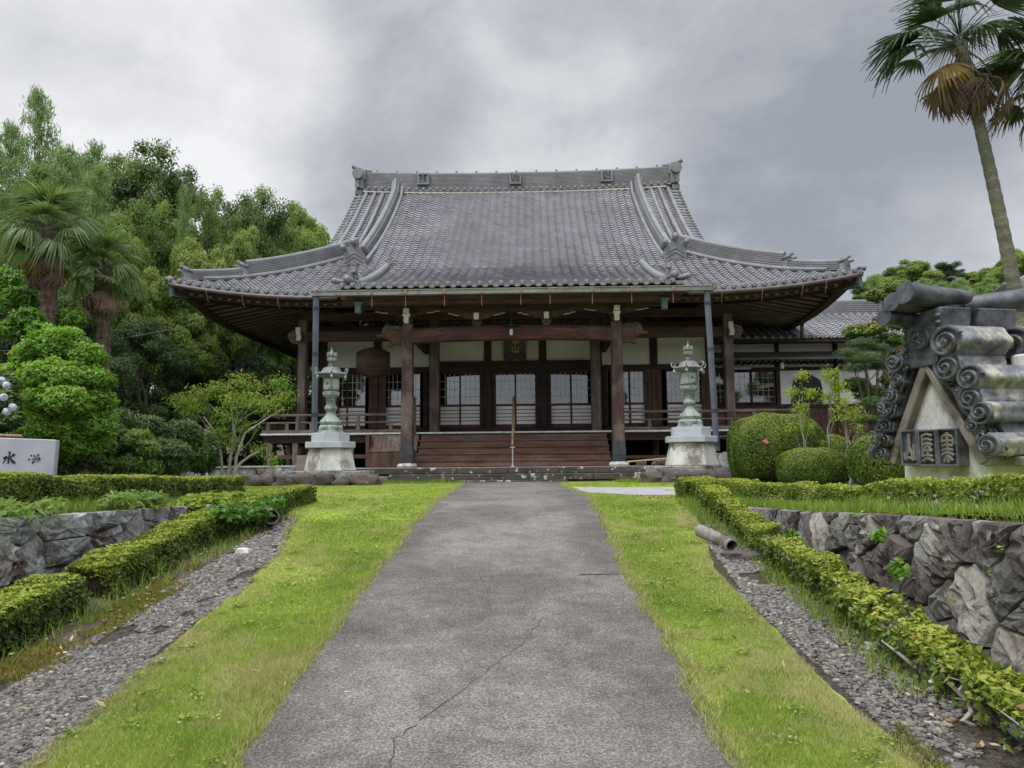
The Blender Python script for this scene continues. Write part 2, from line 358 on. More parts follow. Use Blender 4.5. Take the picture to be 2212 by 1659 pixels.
# path of worn concrete
def pathm():
    m, t, p, o = new_mat('worn_concrete_path')
    big = nz(t, .9, 5, .6); mid = nz(t, 6, 6, .7); f = nz(t, 75, 5, .8, (1, 1, 1), 'Object', (2, 2, 2)); sp = nz(t, 90, 1, .5, off=(9, 1, 1), kind='F1')
    c = rampn(t, f, [(.37, (.062, .058, .054)), (.50, (.140, .133, .125)), (.64, (.30, .29, .275))])
    c = mixc(t, .75, c, rampn(t, mid, [(.32, (.66, .65, .64)), (.66, (1.25, 1.24, 1.22))]), 'MULTIPLY')
    c = mixc(t, .9, c, rampn(t, big, [(.36, (.66, .64, .62)), (.62, (1.2, 1.2, 1.18))]), 'MULTIPLY')
    c = mixc(t, rampn(t, sp, [(.10, (.55, .55, .55)), (.19, (0, 0, 0))]), c, (.40, .38, .37))
    t.links.new(c, p.inputs['Base Color']); p.inputs['Roughness'].default_value = .88; p.inputs['Specular IOR Level'].default_value = .25
    sx_ = t.nodes.new('ShaderNodeSeparateXYZ'); tcx = t.nodes.new('ShaderNodeTexCoord'); t.links.new(tcx.outputs['Object'], sx_.inputs[0])
    def mt(op, a_, b_):
        q = t.nodes.new('ShaderNodeMath'); q.operation = op
        for i__, v_ in enumerate((a_, b_)):
            if isinstance(v_, (int, float)): q.inputs[i__].default_value = v_
            else: t.links.new(v_, q.inputs[i__])
        return q.outputs[0]
    dd_ = mt('ADD', mt('ABSOLUTE', mt('ADD', sx_.outputs[0], .08), 0), mt('MULTIPLY', mt('SUBTRACT', nz(t, 1.8, 6, .7, off=(1, 5, 2)), .5), .9))
    c2 = mixc(t, 1.0, c, (.74, .72, .70), 'MULTIPLY'); c = mixc(t, rampn(t, dd_, [(.52, (0, 0, 0)), (1.0, (.9, .9, .9))]), c, c2)
    st_ = nz(t, 2.6, 8, .72, (1, .6, 1), off=(8, 8, 3)); c = mixc(t, rampn(t, st_, [(.57, (0, 0, 0)), (.66, (.35, .35, .35))]), c, (.085, .082, .070))
    t.links.new(c, p.inputs['Base Color']); bumpn(t, p, f, .7, .006); return m
M['path'] = pathm()
PL = [(-4, -1.2), (3.4, -1.17), (6.3, -1.16), (7.9, -1.12), (10.4, -1.05), (11.4, -1.03), (13.5, -1.1), (17.0, -1.18), (19, -1.2), (21, -1.2)]
PR = [(-4, .95), (3.4, .94), (6.4, .93), (8.8, .99), (10.6, 1.08), (11.6, 1.14), (17, 1.05), (21, 1.3)]
path = strip('path', np.arange(-4, 20.4, .06), PL, PR, 26, M['path'], .024, wv=.3)
side = strip('side_path', np.arange(13.2, 16.4, .1), [(13, 1.1), (14, 1.0), (17, 1.0)], [(13, 12), (17, 12)], 30, mat('pale_side_path', (.26, .26, .27), (.36, .36, .37), 4, .9, .3, .004, fine=50), .010)
# cracks and the expansion joint
cm = MB()
def crackline(pts, w, seed):
    rs = random.Random(seed); P = []
    for (a, b) in zip(pts[:-1], pts[1:]):
        for k in range(8):
            f = k / 8; P.append((a[0] + (b[0] - a[0]) * f + rs.uniform(-.012, .012), a[1] + (b[1] - a[1]) * f + rs.uniform(-.012, .012)))
    P.append(pts[-1])
    for (a, b) in zip(P[:-1], P[1:]):
        ww = w * rs.uniform(.4, 1.2); d = Vector((b[0] - a[0], b[1] - a[1])); n = Vector((-d.y, d.x)).normalized() * ww / 2
        V = [(a[0] - n.x, a[1] - n.y), (b[0] - n.x, b[1] - n.y), (b[0] + n.x, b[1] + n.y), (a[0] + n.x, a[1] + n.y)]
        cm.add([(x, y, float(H(x, y)) + .027) for x, y in V], [(0, 1, 2, 3)])
crackline([(-.51, 3.2), (-.54, 3.6), (-.35, 3.98), (-.16, 4.39), (.05, 4.82), (.2, 5.35)], .0045, 1)
crackline([(-.17, 6.44), (-.21, 5.91), (-.15, 5.46)], .003, 2)
crackline([(-1.1, 6.42), (-.4, 6.42), (.3, 6.43), (.92, 6.45)], .004, 3)
crackline([(.55, 6.46), (.75, 6.45), (.93, 6.46)], .022, 4)
crackline([(-.95, 10.9), (-.7, 11.0), (-.4, 10.95)], .02, 6)
crack = cm.build('crack', mat('crack_dark_concrete', (.035, .032, .028), (.07, .065, .058), 8, .95, 0), path)  # thin strips in a dark concrete colour laid on the path

# lawn base
def lawnm():
    m, t, p, o = new_mat('lawn_turf')
    a = nz(t, 1.6, 6, .65); b = nz(t, 22, 5, .7); s = nz(t, .75, 6, .68, off=(4, 8, 1))
    c = rampn(t, a, [(.3, (.15, .24, .028)), (.5, (.25, .34, .045)), (.7, (.33, .39, .07))])
    c = mixc(t, rampn(t, s, [(.53, (0, 0, 0)), (.68, (.85, .85, .85))]), c, (.30, .235, .12))
    c = mixc(t, .8, c, rampn(t, b, [(.3, (.55, .55, .55)), (.7, (1.4, 1.4, 1.4))]), 'MULTIPLY')
    t.links.new(c, p.inputs['Base Color']); p.inputs['Roughness'].default_value = .95; p.inputs['Specular IOR Level'].default_value = .1
    bumpn(t, p, b, .8, .03); return m
M['lawn'] = lawnm()
LL = [(-4, -2.05), (3.4, -2.08), (5, -2.12), (7.3, -2.21), (8.7, -2.55), (10.2, -2.9), (11.3, -3.2), (11.8, -4.6), (12.6, -5.6), (14, -6.4), (20, -6.8), (21, -6.9)]
LR = [(-4, 1.85), (3.36, 1.73), (4.1, 1.64), (5.2, 1.68), (6.7, 1.70), (8.2, 2.0), (9.2, 2.15), (10.5, 2.3), (12, 2.7), (13.2, 3.4)]
lawnL = strip('lawn', np.arange(-4, 20.6, .12), LL, [(y, x + .12) for y, x in PL], 40, M['lawn'], .004, .006)
lawnR = strip('lawn', np.arange(-4, 13.3, .12), [(y, x - .12) for y, x in PR], LR, 24, M['lawn'], .004, .006)
lawnF = strip('lawn', np.arange(16.3, 20.7, .12), PR, [(16, 5.6), (21, 5.6)], 30, M['lawn'], .006, .006)
lawnT = strip('lawn', np.arange(4, 16, .2), [(4, 3.06), (16, 2.95)], [(4, 8), (16, 9)], 30, M['lawn'], .005, .02)

# grass blades
M['grass'] = leafmat('grass_blades', [(0, (.10, .165, .028)), (.35, (.205, .30, .052)), (.62, (.325, .41, .085)), (.8, (.40, .41, .15)), (1, (.48, .40, .25))], .3, .6, .1)
def vnoise(x, y, s=1.0, seed=0):
    r = np.random.default_rng(seed); g = r.random((64, 64))
    fx, fy = x * s, y * s; ix, iy = np.floor(fx).astype(int), np.floor(fy).astype(int); tx, ty = fx - ix, fy - iy
    tx = tx * tx * (3 - 2 * tx); ty = ty * ty * (3 - 2 * ty); G = lambda a, b: g[a % 64, b % 64]
    return (G(ix, iy) * (1 - tx) + G(ix + 1, iy) * tx) * (1 - ty) + (G(ix, iy + 1) * (1 - tx) + G(ix + 1, iy + 1) * tx) * ty
def fbm(x, y, s, seed): return .55 * vnoise(x, y, s, seed) + .3 * vnoise(x, y, s * 2.3, seed + 1) + .15 * vnoise(x, y, s * 5.1, seed + 2)
def blades(name, X, Y, h, w, lab, cat, tintf=None, mat_=None, dz=.004, lean=1.3):
    n = len(X); Z = H(X, Y) + dz
    a = rng.random(n) * 2 * np.pi; dx, dy = np.cos(a) * w / 2, np.sin(a) * w / 2
    la = rng.random(n) * 2 * np.pi; le = rng.random(n) * lean * h
    V = np.empty((n, 3, 3)); V[:, 0] = np.stack([X - dx, Y - dy, Z], 1); V[:, 1] = np.stack([X + dx, Y + dy, Z], 1)
    V[:, 2] = np.stack([X + np.cos(la) * le, Y + np.sin(la) * le, Z + h], 1)
    t_ = tintf(X, Y) if tintf is not None else rng.random(n)
    o = mesh_np(name, V.reshape(-1, 3), np.arange(3 * n).reshape(n, 3), mat_ or M['grass'], tint=np.repeat(t_, 3))
    return tag(o, lab, cat, kind='stuff')
def grass_tint(X, Y):
    d = .55 * fbm(X, Y, .9, 11) + .45 * fbm(X, Y, 5.5, 12); dry = np.clip((.6 * fbm(X + 40, Y + 9, .9, 21) + .4 * fbm(X, Y + 9, 4.2, 22) - .52) * 5.5, 0, 1)
    ed_ = np.minimum(np.abs(X - np.interp(Y, *zip(*PL))), np.abs(X - np.interp(Y, *zip(*PR)))); eo_ = np.minimum(np.abs(X - np.interp(Y, *zip(*LL))), np.abs(X - np.interp(Y, *zip(*LR)))); edge = np.clip(1 - ed_ / .12, 0, 1) * .45 + np.clip(1 - eo_ / .35, 0, 1) * .5 * (Y < 10)
    t_ = .36 + .8 * (d - .42) + rng.normal(0, .11, len(X)) + sm(8, 14, Y) * .10
    return np.clip(np.where(rng.random(len(X)) < dry * .75 + .05 + edge, .82 + .18 * rng.random(len(X)), t_), 0, 1)
def scat(n, y0, y1, xl, xr, power=1.0):
    y = y0 + (y1 - y0) * rng.random(n) ** power; L = np.interp(y, *zip(*xl)); Rr = np.interp(y, *zip(*xr))
    return L + (Rr - L) * rng.random(n), y
gxs, gys, ghs, gws = [], [], [], []
for (n, y0, y1, xl, xr, h, w) in [(85000, 2.6, 5.5, LL, PL, .042, .0042), (52000, 5.5, 9, LL, PL, .036, .006), (90000, 9, 20.5, LL, PL, .030, .011),
                                  (68000, 2.6, 5.5, PR, LR, .042, .0042), (50000, 5.5, 9, PR, LR, .036, .006), (42000, 9, 13.2, PR, LR, .03, .010), (26000, 16.4, 20.6, PR, [(16, 5.6), (21, 5.6)], .035, .014), (26000, 4, 13, [(4, 2.92), (14, 2.95)], [(4, 4.0), (8, 3.7), (13, 3.4)], .035, .007)]:
    x, y = scat(n, y0, y1, xl, xr)
    gxs.append(x); gys.append(y); k = fbm(x, y, 1.6, 33); ghs.append(h * (.45 + .9 * k) * (.6 + .7 * rng.random(n))); gws.append(np.full(n, w))
gX, gY, gHh, gW = map(np.concatenate, (gxs, gys, ghs, gws))
nearpath = (gX < -.95) & (gX > -1.5) & (gY < 9)
gHh = gHh * np.where(nearpath, .95, .66)
grass = blades('grass', gX, gY, gHh, gW, 'short green lawn grass with dry patches on both sides of the path', 'grass', grass_tint)
ny_ = 26000; yy_ = 2.6 + 15 * rng.random(ny_) ** 1.4; lf_ = rng.random(ny_) < .5; ex_ = np.where(lf_, np.interp(yy_, *zip(*PL)), np.interp(yy_, *zip(*PR)))
off_ = rng.normal(0, .022, ny_) + (fbm(yy_ * 2, lf_ * 3.0, 1.7, 44) - .62) * .16; ex_ = ex_ + np.where(lf_, -1, 1) * -off_
blades('edge_grass', ex_, yy_, .014 + .03 * rng.random(ny_), np.full(ny_, .006), 'dry straw coloured grass creeping over both path edges', 'grass', lambda X, Y: np.clip(np.where(rng.random(ny_) < .6, .88, .45) + .1 * rng.normal(0, 1, ny_), 0, 1), dz=.02)
# small broad leaved weeds in the lawn
nw_ = 420; wx_, wy_ = scat(nw_, 2.8, 16, LL, LR); kw_ = (wx_ < np.interp(wy_, *zip(*PL)) - .05) | (wx_ > np.interp(wy_, *zip(*PR)) + .05); kw_ &= (wy_ < 12.5) | (wx_ < 0); wx_, wy_ = wx_[kw_], wy_[kw_]
WX_ = np.repeat(wx_, 26) + rng.normal(0, .028, len(wx_) * 26); WY_ = np.repeat(wy_, 26) + rng.normal(0, .028, len(wx_) * 26)
# tall grass and weeds on top of the banks and along stone feet
x1, y1 = scat(16000, 5, 13.5, [(5, -4.45), (14, -4.45)], [(5, -3.84), (11, -3.84), (14, -3.9)]); x2, y2 = scat(9000, 4.2, 12, [(4, 2.88), (12, 3.0)], [(4, 3.2), (12, 3.4)])
x3, y3 = scat(5000, 20.0, 20.8, [(20, -6), (21, -6)], [(20, -1.3), (21, -1.3)]); x4, y4 = scat(5000, 19.2, 20.3, [(19, 2.6), (21, 2.6)], [(19, 6), (21, 6)])
x5, y5 = scat(1200, 4, 10, [(4, -3.2), (10, -3.0)], [(4, -2.9), (10, -2.6)]); x6, y6 = scat(3500, 4, 10.5, [(4, 1.95), (9, 2.1), (11, 2.2)], [(4, 2.3), (10, 2.5)])
X6 = np.concatenate([x1, x2, x3, x4, x5, x6]); Y6 = np.concatenate([y1, y2, y3, y4, y5, y6])
blades('tall_grass', X6, Y6, (.035 + .10 * rng.random(len(X6)) * fbm(X6, Y6, 2, 5) * 2), np.full(len(X6), .008), 'longer wild grass along the bank tops and stone edges', 'grass', lambda X, Y: np.clip(.3 + .2 * rng.normal(0, 1, len(X)), 0, .85), lean=.9)

# gravel strips
M['gravel_bed'] = mat('gravel_bed', (.055, .048, .04), (.15, .135, .115), 26, .98, 1.0, .05, fine=70, spec=.05, c3=(.12, .085, .055), blot=3)
GL = [(3, -3.1), (6, -3.1), (8.7, -2.9), (10, -2.95)]; GR = [(3, 2.3), (6, 2.35), (9, 2.4), (10.5, 2.5)]
gbl = strip('gravel_bed', np.arange(-2, 9.6, .1), [(-2, -2.8), (8, -2.75), (10, -2.9)], [(y, x + .06) for y, x in LL], 12, M['gravel_bed'], .002)
gbr = strip('gravel_bed', np.arange(-2, 10, .1), [(y, x - .06) for y, x in LR], [(-2, 2.3), (10, 2.4)], 12, M['gravel_bed'], .002)
def ico():
    f = (1 + 5 ** .5) / 2
    V = np.array([(-1, f, 0), (1, f, 0), (-1, -f, 0), (1, -f, 0), (0, -1, f), (0, 1, f), (0, -1, -f), (0, 1, -f), (f, 0, -1), (f, 0, 1), (-f, 0, -1), (-f, 0, 1)]) / 1.902
    F = np.array([(0, 11, 5), (0, 5, 1), (0, 1, 7), (0, 7, 10), (0, 10, 11), (1, 5, 9), (5, 11, 4), (11, 10, 2), (10, 7, 6), (7, 1, 8), (3, 9, 4), (3, 4, 2), (3, 2, 6), (3, 6, 8), (3, 8, 9), (4, 9, 5), (2, 4, 11), (6, 2, 10), (8, 6, 7), (9, 8, 1)])
    return V, F
def pebbles(name, X, Y, r, lab, cat, mat_):
    V0, F0 = ico(); n = len(X)
    s = np.stack([r * (.7 + .6 * rng.random(n)), r * (.7 + .6 * rng.random(n)), r * (.35 + .35 * rng.random(n))], 1)
    a = rng.random(n) * 6.28; j = 1 + .22 * rng.normal(0, 1, (n, 12, 1))
    P = V0[None] * j * s[:, None]; ca, sa = np.cos(a)[:, None], np.sin(a)[:, None]
    x = P[..., 0] * ca - P[..., 1] * sa; y = P[..., 0] * sa + P[..., 1] * ca
    V = np.stack([x + X[:, None], y + Y[:, None], P[..., 2] + (H(X, Y) + .004 + s[:, 2] * .4)[:, None]], -1)
    F = F0[None] + (np.arange(n) * 12)[:, None, None]
    o = mesh_np(name, V.reshape(-1, 3), F.reshape(-1, 3), mat_, tint=np.repeat(rng.random(n), 12), smooth=False)
    return tag(o, lab, cat, kind='stuff')
def tintstone(name, stops, rough=.85, blot=None, bscale=6, bump=.4):
    m, t, p, o = new_mat(name)
    a = t.nodes.new('ShaderNodeAttribute'); a.attribute_name = 'tint'; c = rampn(t, a.outputs['Fac'], stops)
    f = nz(t, 30, 6, .7); c = mixc(t, .7, c, rampn(t, f, [(.3, (.6, .6, .6)), (.7, (1.4, 1.4, 1.4))]), 'MULTIPLY')
    if blot:
        for k, (col_, lo, hi, sc) in enumerate(blot):
            c = mixc(t, rampn(t, nz(t, sc, 8, .68, off=(k * 5 + 2, k * 3, 7)), [(lo, (0, 0, 0)), (hi, (1, 1, 1))]), c, col_)
    t.links.new(c, p.inputs['Base Color']); p.inputs['Roughness'].default_value = rough; p.inputs['Specular IOR Level'].default_value = .25
    bumpn(t, p, nz(t, bscale, 9, .72, off=(1, 2, 9)), bump, .05); return m
M['pebble'] = tintstone('gravel_stone', [(0, (.060, .056, .052)), (.4, (.135, .130, .120)), (.7, (.20, .19, .175)), (.9, (.18, .14, .105)), (1, (.34, .33, .30))])
gx_, gy_, gr_ = [], [], []
for (n, y0, y1, a, b, r) in [(30000, 2.7, 6, [(2.7, -2.72), (6, -2.7)], [(2.7, -2.02), (5, -2.06), (6, -2.1)], .0085), (14000, 6, 9.2, [(6, -2.72), (9.2, -2.7)], [(6, -2.1), (7.3, -2.2), (9.2, -2.55)], .011),
                             (17000, 2.4, 6, [(2.4, 1.72), (6, 1.7)], [(2.4, 2.62), (6, 2.3)], .0095), (9000, 6, 8.6, [(6, 1.74), (8.6, 2.0)], [(6, 2.2), (8.6, 2.3)], .012)]:
    x, y = scat(n, y0, y1, a, b); gx_.append(x); gy_.append(y); gr_.append(np.full(n, r) * (.7 + rng.random(n) ** 3 * 1.5))
gx_, gy_, gr_ = map(np.concatenate, (gx_, gy_, gr_))
keep = ~((gx_ > 0) & (fbm(gx_, gy_, 1.4, 71) < .36)) & ~((gx_ < 0) & (fbm(gx_ * 1.7, gy_, 2.1, 73) < .35 + .10 * (np.abs(gx_ + 2.38) > .22)))
pebbles('gravel', gx_[keep], gy_[keep], gr_[keep], 'loose grey gravel in the two drainage strips beside the lawn', 'gravel', M['pebble'])
# moss along the left hedge foot
M['moss'] = leafmat('moss_tufts', [(0, (.12, .14, .03)), (.5, (.20, .195, .045)), (1, (.25, .17, .06))], .15, .9, .05)
mx_, my_ = scat(50000, 3.6, 7.6, [(3.6, -3.05), (8.3, -2.8)], [(3.6, -2.62), (5.5, -2.62), (8.3, -2.55)])
kp = fbm(mx_, my_, 1.6, 51) + .25 * (rng.random(len(mx_)) - .5) > .60; mx_, my_ = mx_[kp], my_[kp]
blades('moss', mx_, my_, .016 + .014 * rng.random(len(mx_)), np.full(len(mx_), .010), 'yellow orange moss between the left hedge and the gravel', 'moss', lambda X, Y: np.clip(fbm(X, Y, 1.7, 61) * 1.4 - .2 + .1 * rng.normal(0, 1, len(X)), 0, 1), M['moss'])
mx_, my_ = scat(16000, 3.2, 6.8, [(3.2, 1.5), (8, 1.6)], [(3.2, 1.8), (8, 1.8)]); kp = fbm(mx_, my_, .9, 52) > .5; mx_, my_ = mx_[kp], my_[kp]
blades('moss', mx_, my_, .018 + .014 * rng.random(len(mx_)), np.full(len(mx_), .010), 'olive moss along the gravel edge of the right lawn', 'moss', lambda X, Y: np.clip(.3 + .2 * rng.normal(0, 1, len(X)), 0, 1), M['moss'])
# dead leaves
M['deadleaf'] = leafmat('dead_leaves', [(0, (.13, .07, .035)), (.5, (.30, .19, .09)), (1, (.48, .38, .22))], .1, .8, .1)
def leaves_np(P, N, L, W, droop=0.0):
    """rhombic leaf faces: P centre (n,3), N normal (n,3)"""
    n = len(P); rv = rng.normal(0, 1, (n, 3)); T = np.cross(N, rv); T /= np.linalg.norm(T, axis=1, keepdims=True) + 1e-9
    B = np.cross(N, T); B /= np.linalg.norm(B, axis=1, keepdims=True) + 1e-9
    T = T + np.array([0, 0, -droop]); L = np.broadcast_to(L, n)[:, None]; W = np.broadcast_to(W, n)[:, None]
    V = np.empty((n, 4, 3)); V[:, 0] = P - T * L / 2; V[:, 1] = P + B * W / 2 - T * L * .08; V[:, 2] = P + T * L / 2; V[:, 3] = P - B * W / 2 - T * L * .08
    return V.reshape(-1, 3), np.arange(4 * n).reshape(n, 4)
def leafobj(name, P, N, L, W, tint, mat_, parent=None, droop=0.0):
    V, F = leaves_np(P, N, L, W, droop); return mesh_np(name, V, F, mat_, parent, tint=np.repeat(tint, 4))
n = 5200; x, y = scat(n, 2.6, 13, [(2.8, -3.0), (13, -4.5)], [(2.8, 2.3), (13, 3)])
litter = ((x < -2.6) | (x > 1.95)) ; kp = (~((x > -1.15) & (x < .95)) | (rng.random(n) < .03)) & ((litter & (rng.random(n) < .9)) | (rng.random(n) < .12)); x, y = x[kp], y[kp]; n = len(x)
lw_ = leafobj('lawn_weeds', np.stack([WX_, WY_, H(WX_, WY_) + .022 + .02 * rng.random(len(WX_))], 1), (lambda q: q / np.linalg.norm(q, axis=1, keepdims=True))(rng.normal(0, .35, (len(WX_), 3)) + np.array([0, 0, 1])), .026, .015, np.clip(rng.normal(.35, .2, len(WX_)), 0, 1), M['grass']); tag(lw_, 'small broad leaved weeds scattered through the lawn', 'weeds', kind='stuff')
N = rng.normal(0, .25, (n, 3)) + np.array([0, 0, 1]); N /= np.linalg.norm(N, axis=1, keepdims=True)
P = np.stack([x, y, H(x, y) + .03], 1)
dl = leafobj('dead_leaves', P, N, .03 + .06 * rng.random(n) ** 2, .012 + .012 * rng.random(n), rng.random(n), M['deadleaf']); tag(dl, 'dry fallen leaves scattered over grass and gravel', 'leaves', kind='stuff')

# ------------------------------------------------------------------ stone walls
def clip_poly(poly, px_, py_, nx, ny):
    out = []; m = len(poly)
    for k in range(m):
        a, b = poly[k], poly[(k + 1) % m]; da = (a[0] - px_) * nx + (a[1] - py_) * ny; db = (b[0] - px_) * nx + (b[1] - py_) * ny
        if da <= 0: out.append(a)
        if (da < 0 < db) or (db < 0 < da):
            f = da / (da - db); out.append((a[0] + (b[0] - a[0]) * f, a[1] + (b[1] - a[1]) * f))
    return out
edge_pts = []
def stone_wall(name, A, B, z0, ztopf, nrm, seedpts, seed, mat_, depth=.11, batter=.12, backmat=None, cell=.4, caprow=None):
    """wall between plan points A and B (seen side = nrm); irregular stones by cells in (u, v)"""
    A = Vector((*A, 0)); B = Vector((*B, 0)); D = (B - A); Ln = D.length; D.normalize(); Nn = Vector((*nrm, 0)).normalized(); rs = random.Random(seed)
    top0 = max(ztopf(0), ztopf(Ln)); pts = []
    nu = int(Ln / cell); nv = max(1, int((top0 - z0) / (cell * .72)))
    for iu in range(nu + 1):
        for iv in range(nv):
            pts.append(((iu + rs.uniform(-.48, .48) + (.5 if iv % 2 else 0)) * Ln / nu, z0 + (iv + .5 + rs.uniform(-.42, .42)) * (top0 - z0) / nv))
    pts = [p_ for p_ in pts if rs.random() > .30]
    V, F, T_ = [], [], []
    from mathutils import noise as mn
    for (u, v) in pts:
        poly = [(max(0, u - 1.2), z0), (min(Ln, u + 1.2), z0), (min(Ln, u + 1.2), ztopf(min(Ln, u + 1.2))), (max(0, u - 1.2), ztopf(max(0, u - 1.2)))]
        for (a, b) in pts:
            if (a, b) == (u, v) or abs(a - u) > 2: continue
            poly = clip_poly(poly, (a + u) / 2, (b + v) / 2, a - u, b - v)
            if len(poly) < 3: break
        if len(poly) < 3: continue
        cu = sum(p[0] for p in poly) / len(poly); cv = sum(p[1] for p in poly) / len(poly)
        # densify the outline
        dens = []
        for k in range(len(poly)):
            a, b = poly[k], poly[(k + 1) % len(poly)]; l_ = math.hypot(b[0] - a[0], b[1] - a[1]); c_ = max(1, int(l_ / .05))
            for q in range(c_): dens.append((a[0] + (b[0] - a[0]) * q / c_, a[1] + (b[1] - a[1]) * q / c_))
        m = len(dens); base = len(V); tint = rs.random(); dd = depth * rs.uniform(.5, 1.25); ins_ = rs.choice((1, 1, 1, .985, .97)); tu, tv = rs.uniform(-.12, .12), rs.uniform(-.12, .12)
        rings = [(.985, -.06), (.975, .35), (.955, .70), (.90, .88), (.60, 1.0), (.28, .98)]
        for sc_, h_ in rings:
            for (a, b) in dens:
                uu = cu + (a - cu) * sc_ * ins_; vv = cv + (b - cv) * sc_ * ins_
                w = mn.noise(Vector((uu * 5, vv * 5, seed))) * .35 + abs(mn.noise(Vector((uu * 11, vv * 11, seed + 4)))) * -.55 + mn.noise(Vector((uu * 24, vv * 24, seed + 4))) * .26
                hh = dd * (h_ + (w if h_ > .2 else 0)) + (tu * (uu - cu) + tv * (vv - cv)) * (h_ > .5)
                r_ = 1 + (mn.noise(Vector((uu * 9, vv * 9, 3))) * .05 if h_ < .7 else 0)
                uu = cu + (uu - cu) * r_; vv = cv + (vv - cv) * r_
                p = A + D * uu + Nn * (hh - batter * (vv - z0)); V.append((p.x, p.y, vv)); T_.append(tint)
        p = A + D * cu + Nn * (dd * 1.02 - batter * (cv - z0)); V.append((p.x, p.y, cv)); T_.append(tint)
        for r_ in range(len(rings) - 1):
            for k in range(m):
                k2 = (k + 1) % m; F.append((base + r_ * m + k, base + r_ * m + k2, base + (r_ + 1) * m + k2, base + (r_ + 1) * m + k))
        for k in range(m): F.append((base + (len(rings) - 1) * m + k, base + (len(rings) - 1) * m + (k + 1) % m, base + len(rings) * m))
    root = thing(name, None, None, (0, 0, 0)); edge_pts.clear()
    for q in range(0, len(V), 97):
        if rs.random() < .35: edge_pts.append(V[q])
    me = bpy.data.meshes.new('stone_face'); me.from_pydata(V, [], F); me.update()
    bm = bmesh.new(); bm.from_mesh(me); bmesh.ops.recalc_face_normals(bm, faces=bm.faces); bm.to_mesh(me); bm.free()
    for p_ in me.polygons: p_.use_smooth = False
    a = me.attributes.new('tint', 'FLOAT', 'POINT'); a.data.foreach_set('value', T_); me.materials.append(mat_)
    o = bpy.data.objects.new('stone_face', me); col.objects.link(o); o.parent = root
    k = MB(); n_ = 24
    for q in range(n_):
        u0, u1 = Ln * q / n_, Ln * (q + 1) / n_; pa, pb = A + D * u0, A + D * u1; za, zb = ztopf(u0) - .03, ztopf(u1) - .03; b0 = -Nn * .02; 
        bt = lambda z: -Nn * batter * (z - z0)
        V8 = [pa + b0, pb + b0, pb - Nn * .4, pa - Nn * .4]
        k.add([(v.x, v.y, z0 - .3) for v in V8] + [((V8[0] + bt(za)).x, (V8[0] + bt(za)).y, za), ((V8[1] + bt(zb)).x, (V8[1] + bt(zb)).y, zb), (V8[2].x, V8[2].y, zb), (V8[3].x, V8[3].y, za)],
              [(0, 1, 5, 4), (1, 2, 6, 5), (2, 3, 7, 6), (3, 0, 4, 7), (4, 5, 6, 7), (0, 3, 2, 1)])
    k.build('backing', backmat or M['joint'], root)
    return root
M['joint'] = mat('earthy_joint', (.075, .072, .060), (.15, .145, .12), 8, .95, .8, .02, fine=30, c3=(.05, .07, .03), blot=3)
M['stone_l'] = tintstone('left_wall_stone', [(0, (.15, .165, .16)), (.3, (.24, .255, .245)), (.55, (.30, .30, .28)), (.8, (.19, .19, .19)), (1, (.35, .36, .34))], .85, [((.115, .082, .080), .52, .60, 2.1), ((.46, .47, .44), .54, .66, 5.0), ((.09, .10, .06), .60, .70, 3.1), ((.05, .05, .045), .60, .66, 9.0)], 9, .9)
M['stone_r'] = tintstone('right_wall_stone', [(0, (.115, .095, .088)), (.35, (.165, .145, .135)), (.55, (.15, .148, .138)), (.8, (.22, .215, .20)), (1, (.36, .335, .29))], .9, [((.095, .075, .070), .54, .62, 1.9), ((.36, .355, .32), .58, .66, 5.2), ((.25, .16, .095), .64, .72, 1.9), ((.12, .135, .09), .58, .70, 3.0), ((.045, .042, .038), .60, .65, 9.0)], 9, 1.0)
def joint_weeds(w, nx, seed):
    r = np.random.default_rng(seed); P0 = np.array(edge_pts); P = np.repeat(P0, 9, 0) + r.normal(0, .022, (len(P0) * 9, 3)) + np.array([nx * .03, 0, 0]); n = len(P); N = r.normal(0, .5, (n, 3)) + np.array([nx * .7, 0, .6]); N /= np.linalg.norm(N, axis=1, keepdims=True)
    leafobj('joint_weeds', P, N, .030, .016, r.random(n) * .8, M['grass'], w)
w = stone_wall('stone_wall', (-3.72, -1.0), (-3.72, 11.3), -1.35, lambda u: float(np.interp(u - 1.0, [-2, 4, 6, 9, 11.6], [.21, .20, .155, .065, -.0])), (1, 0), None, 5, M['stone_l'], .09, .10, cell=.34)
joint_weeds(w, 1, 3); tag(w, 'grey and plum coloured rubble stone retaining wall behind the left hedge', 'stone wall')
w = stone_wall('stone_wall', (2.78, -1.0), (2.78, 10.2), -1.35, lambda u: float(np.interp(u - 1.0, [-2, 4.5, 8, 10.6], [.25, .19, .02, -.06])), (-1, 0), None, 12, M['stone_r'], .10, .06, cell=.29)
joint_weeds(w, -1, 4); tag(w, 'dark purple brown rubble stone retaining wall behind the right hedge', 'stone wall')
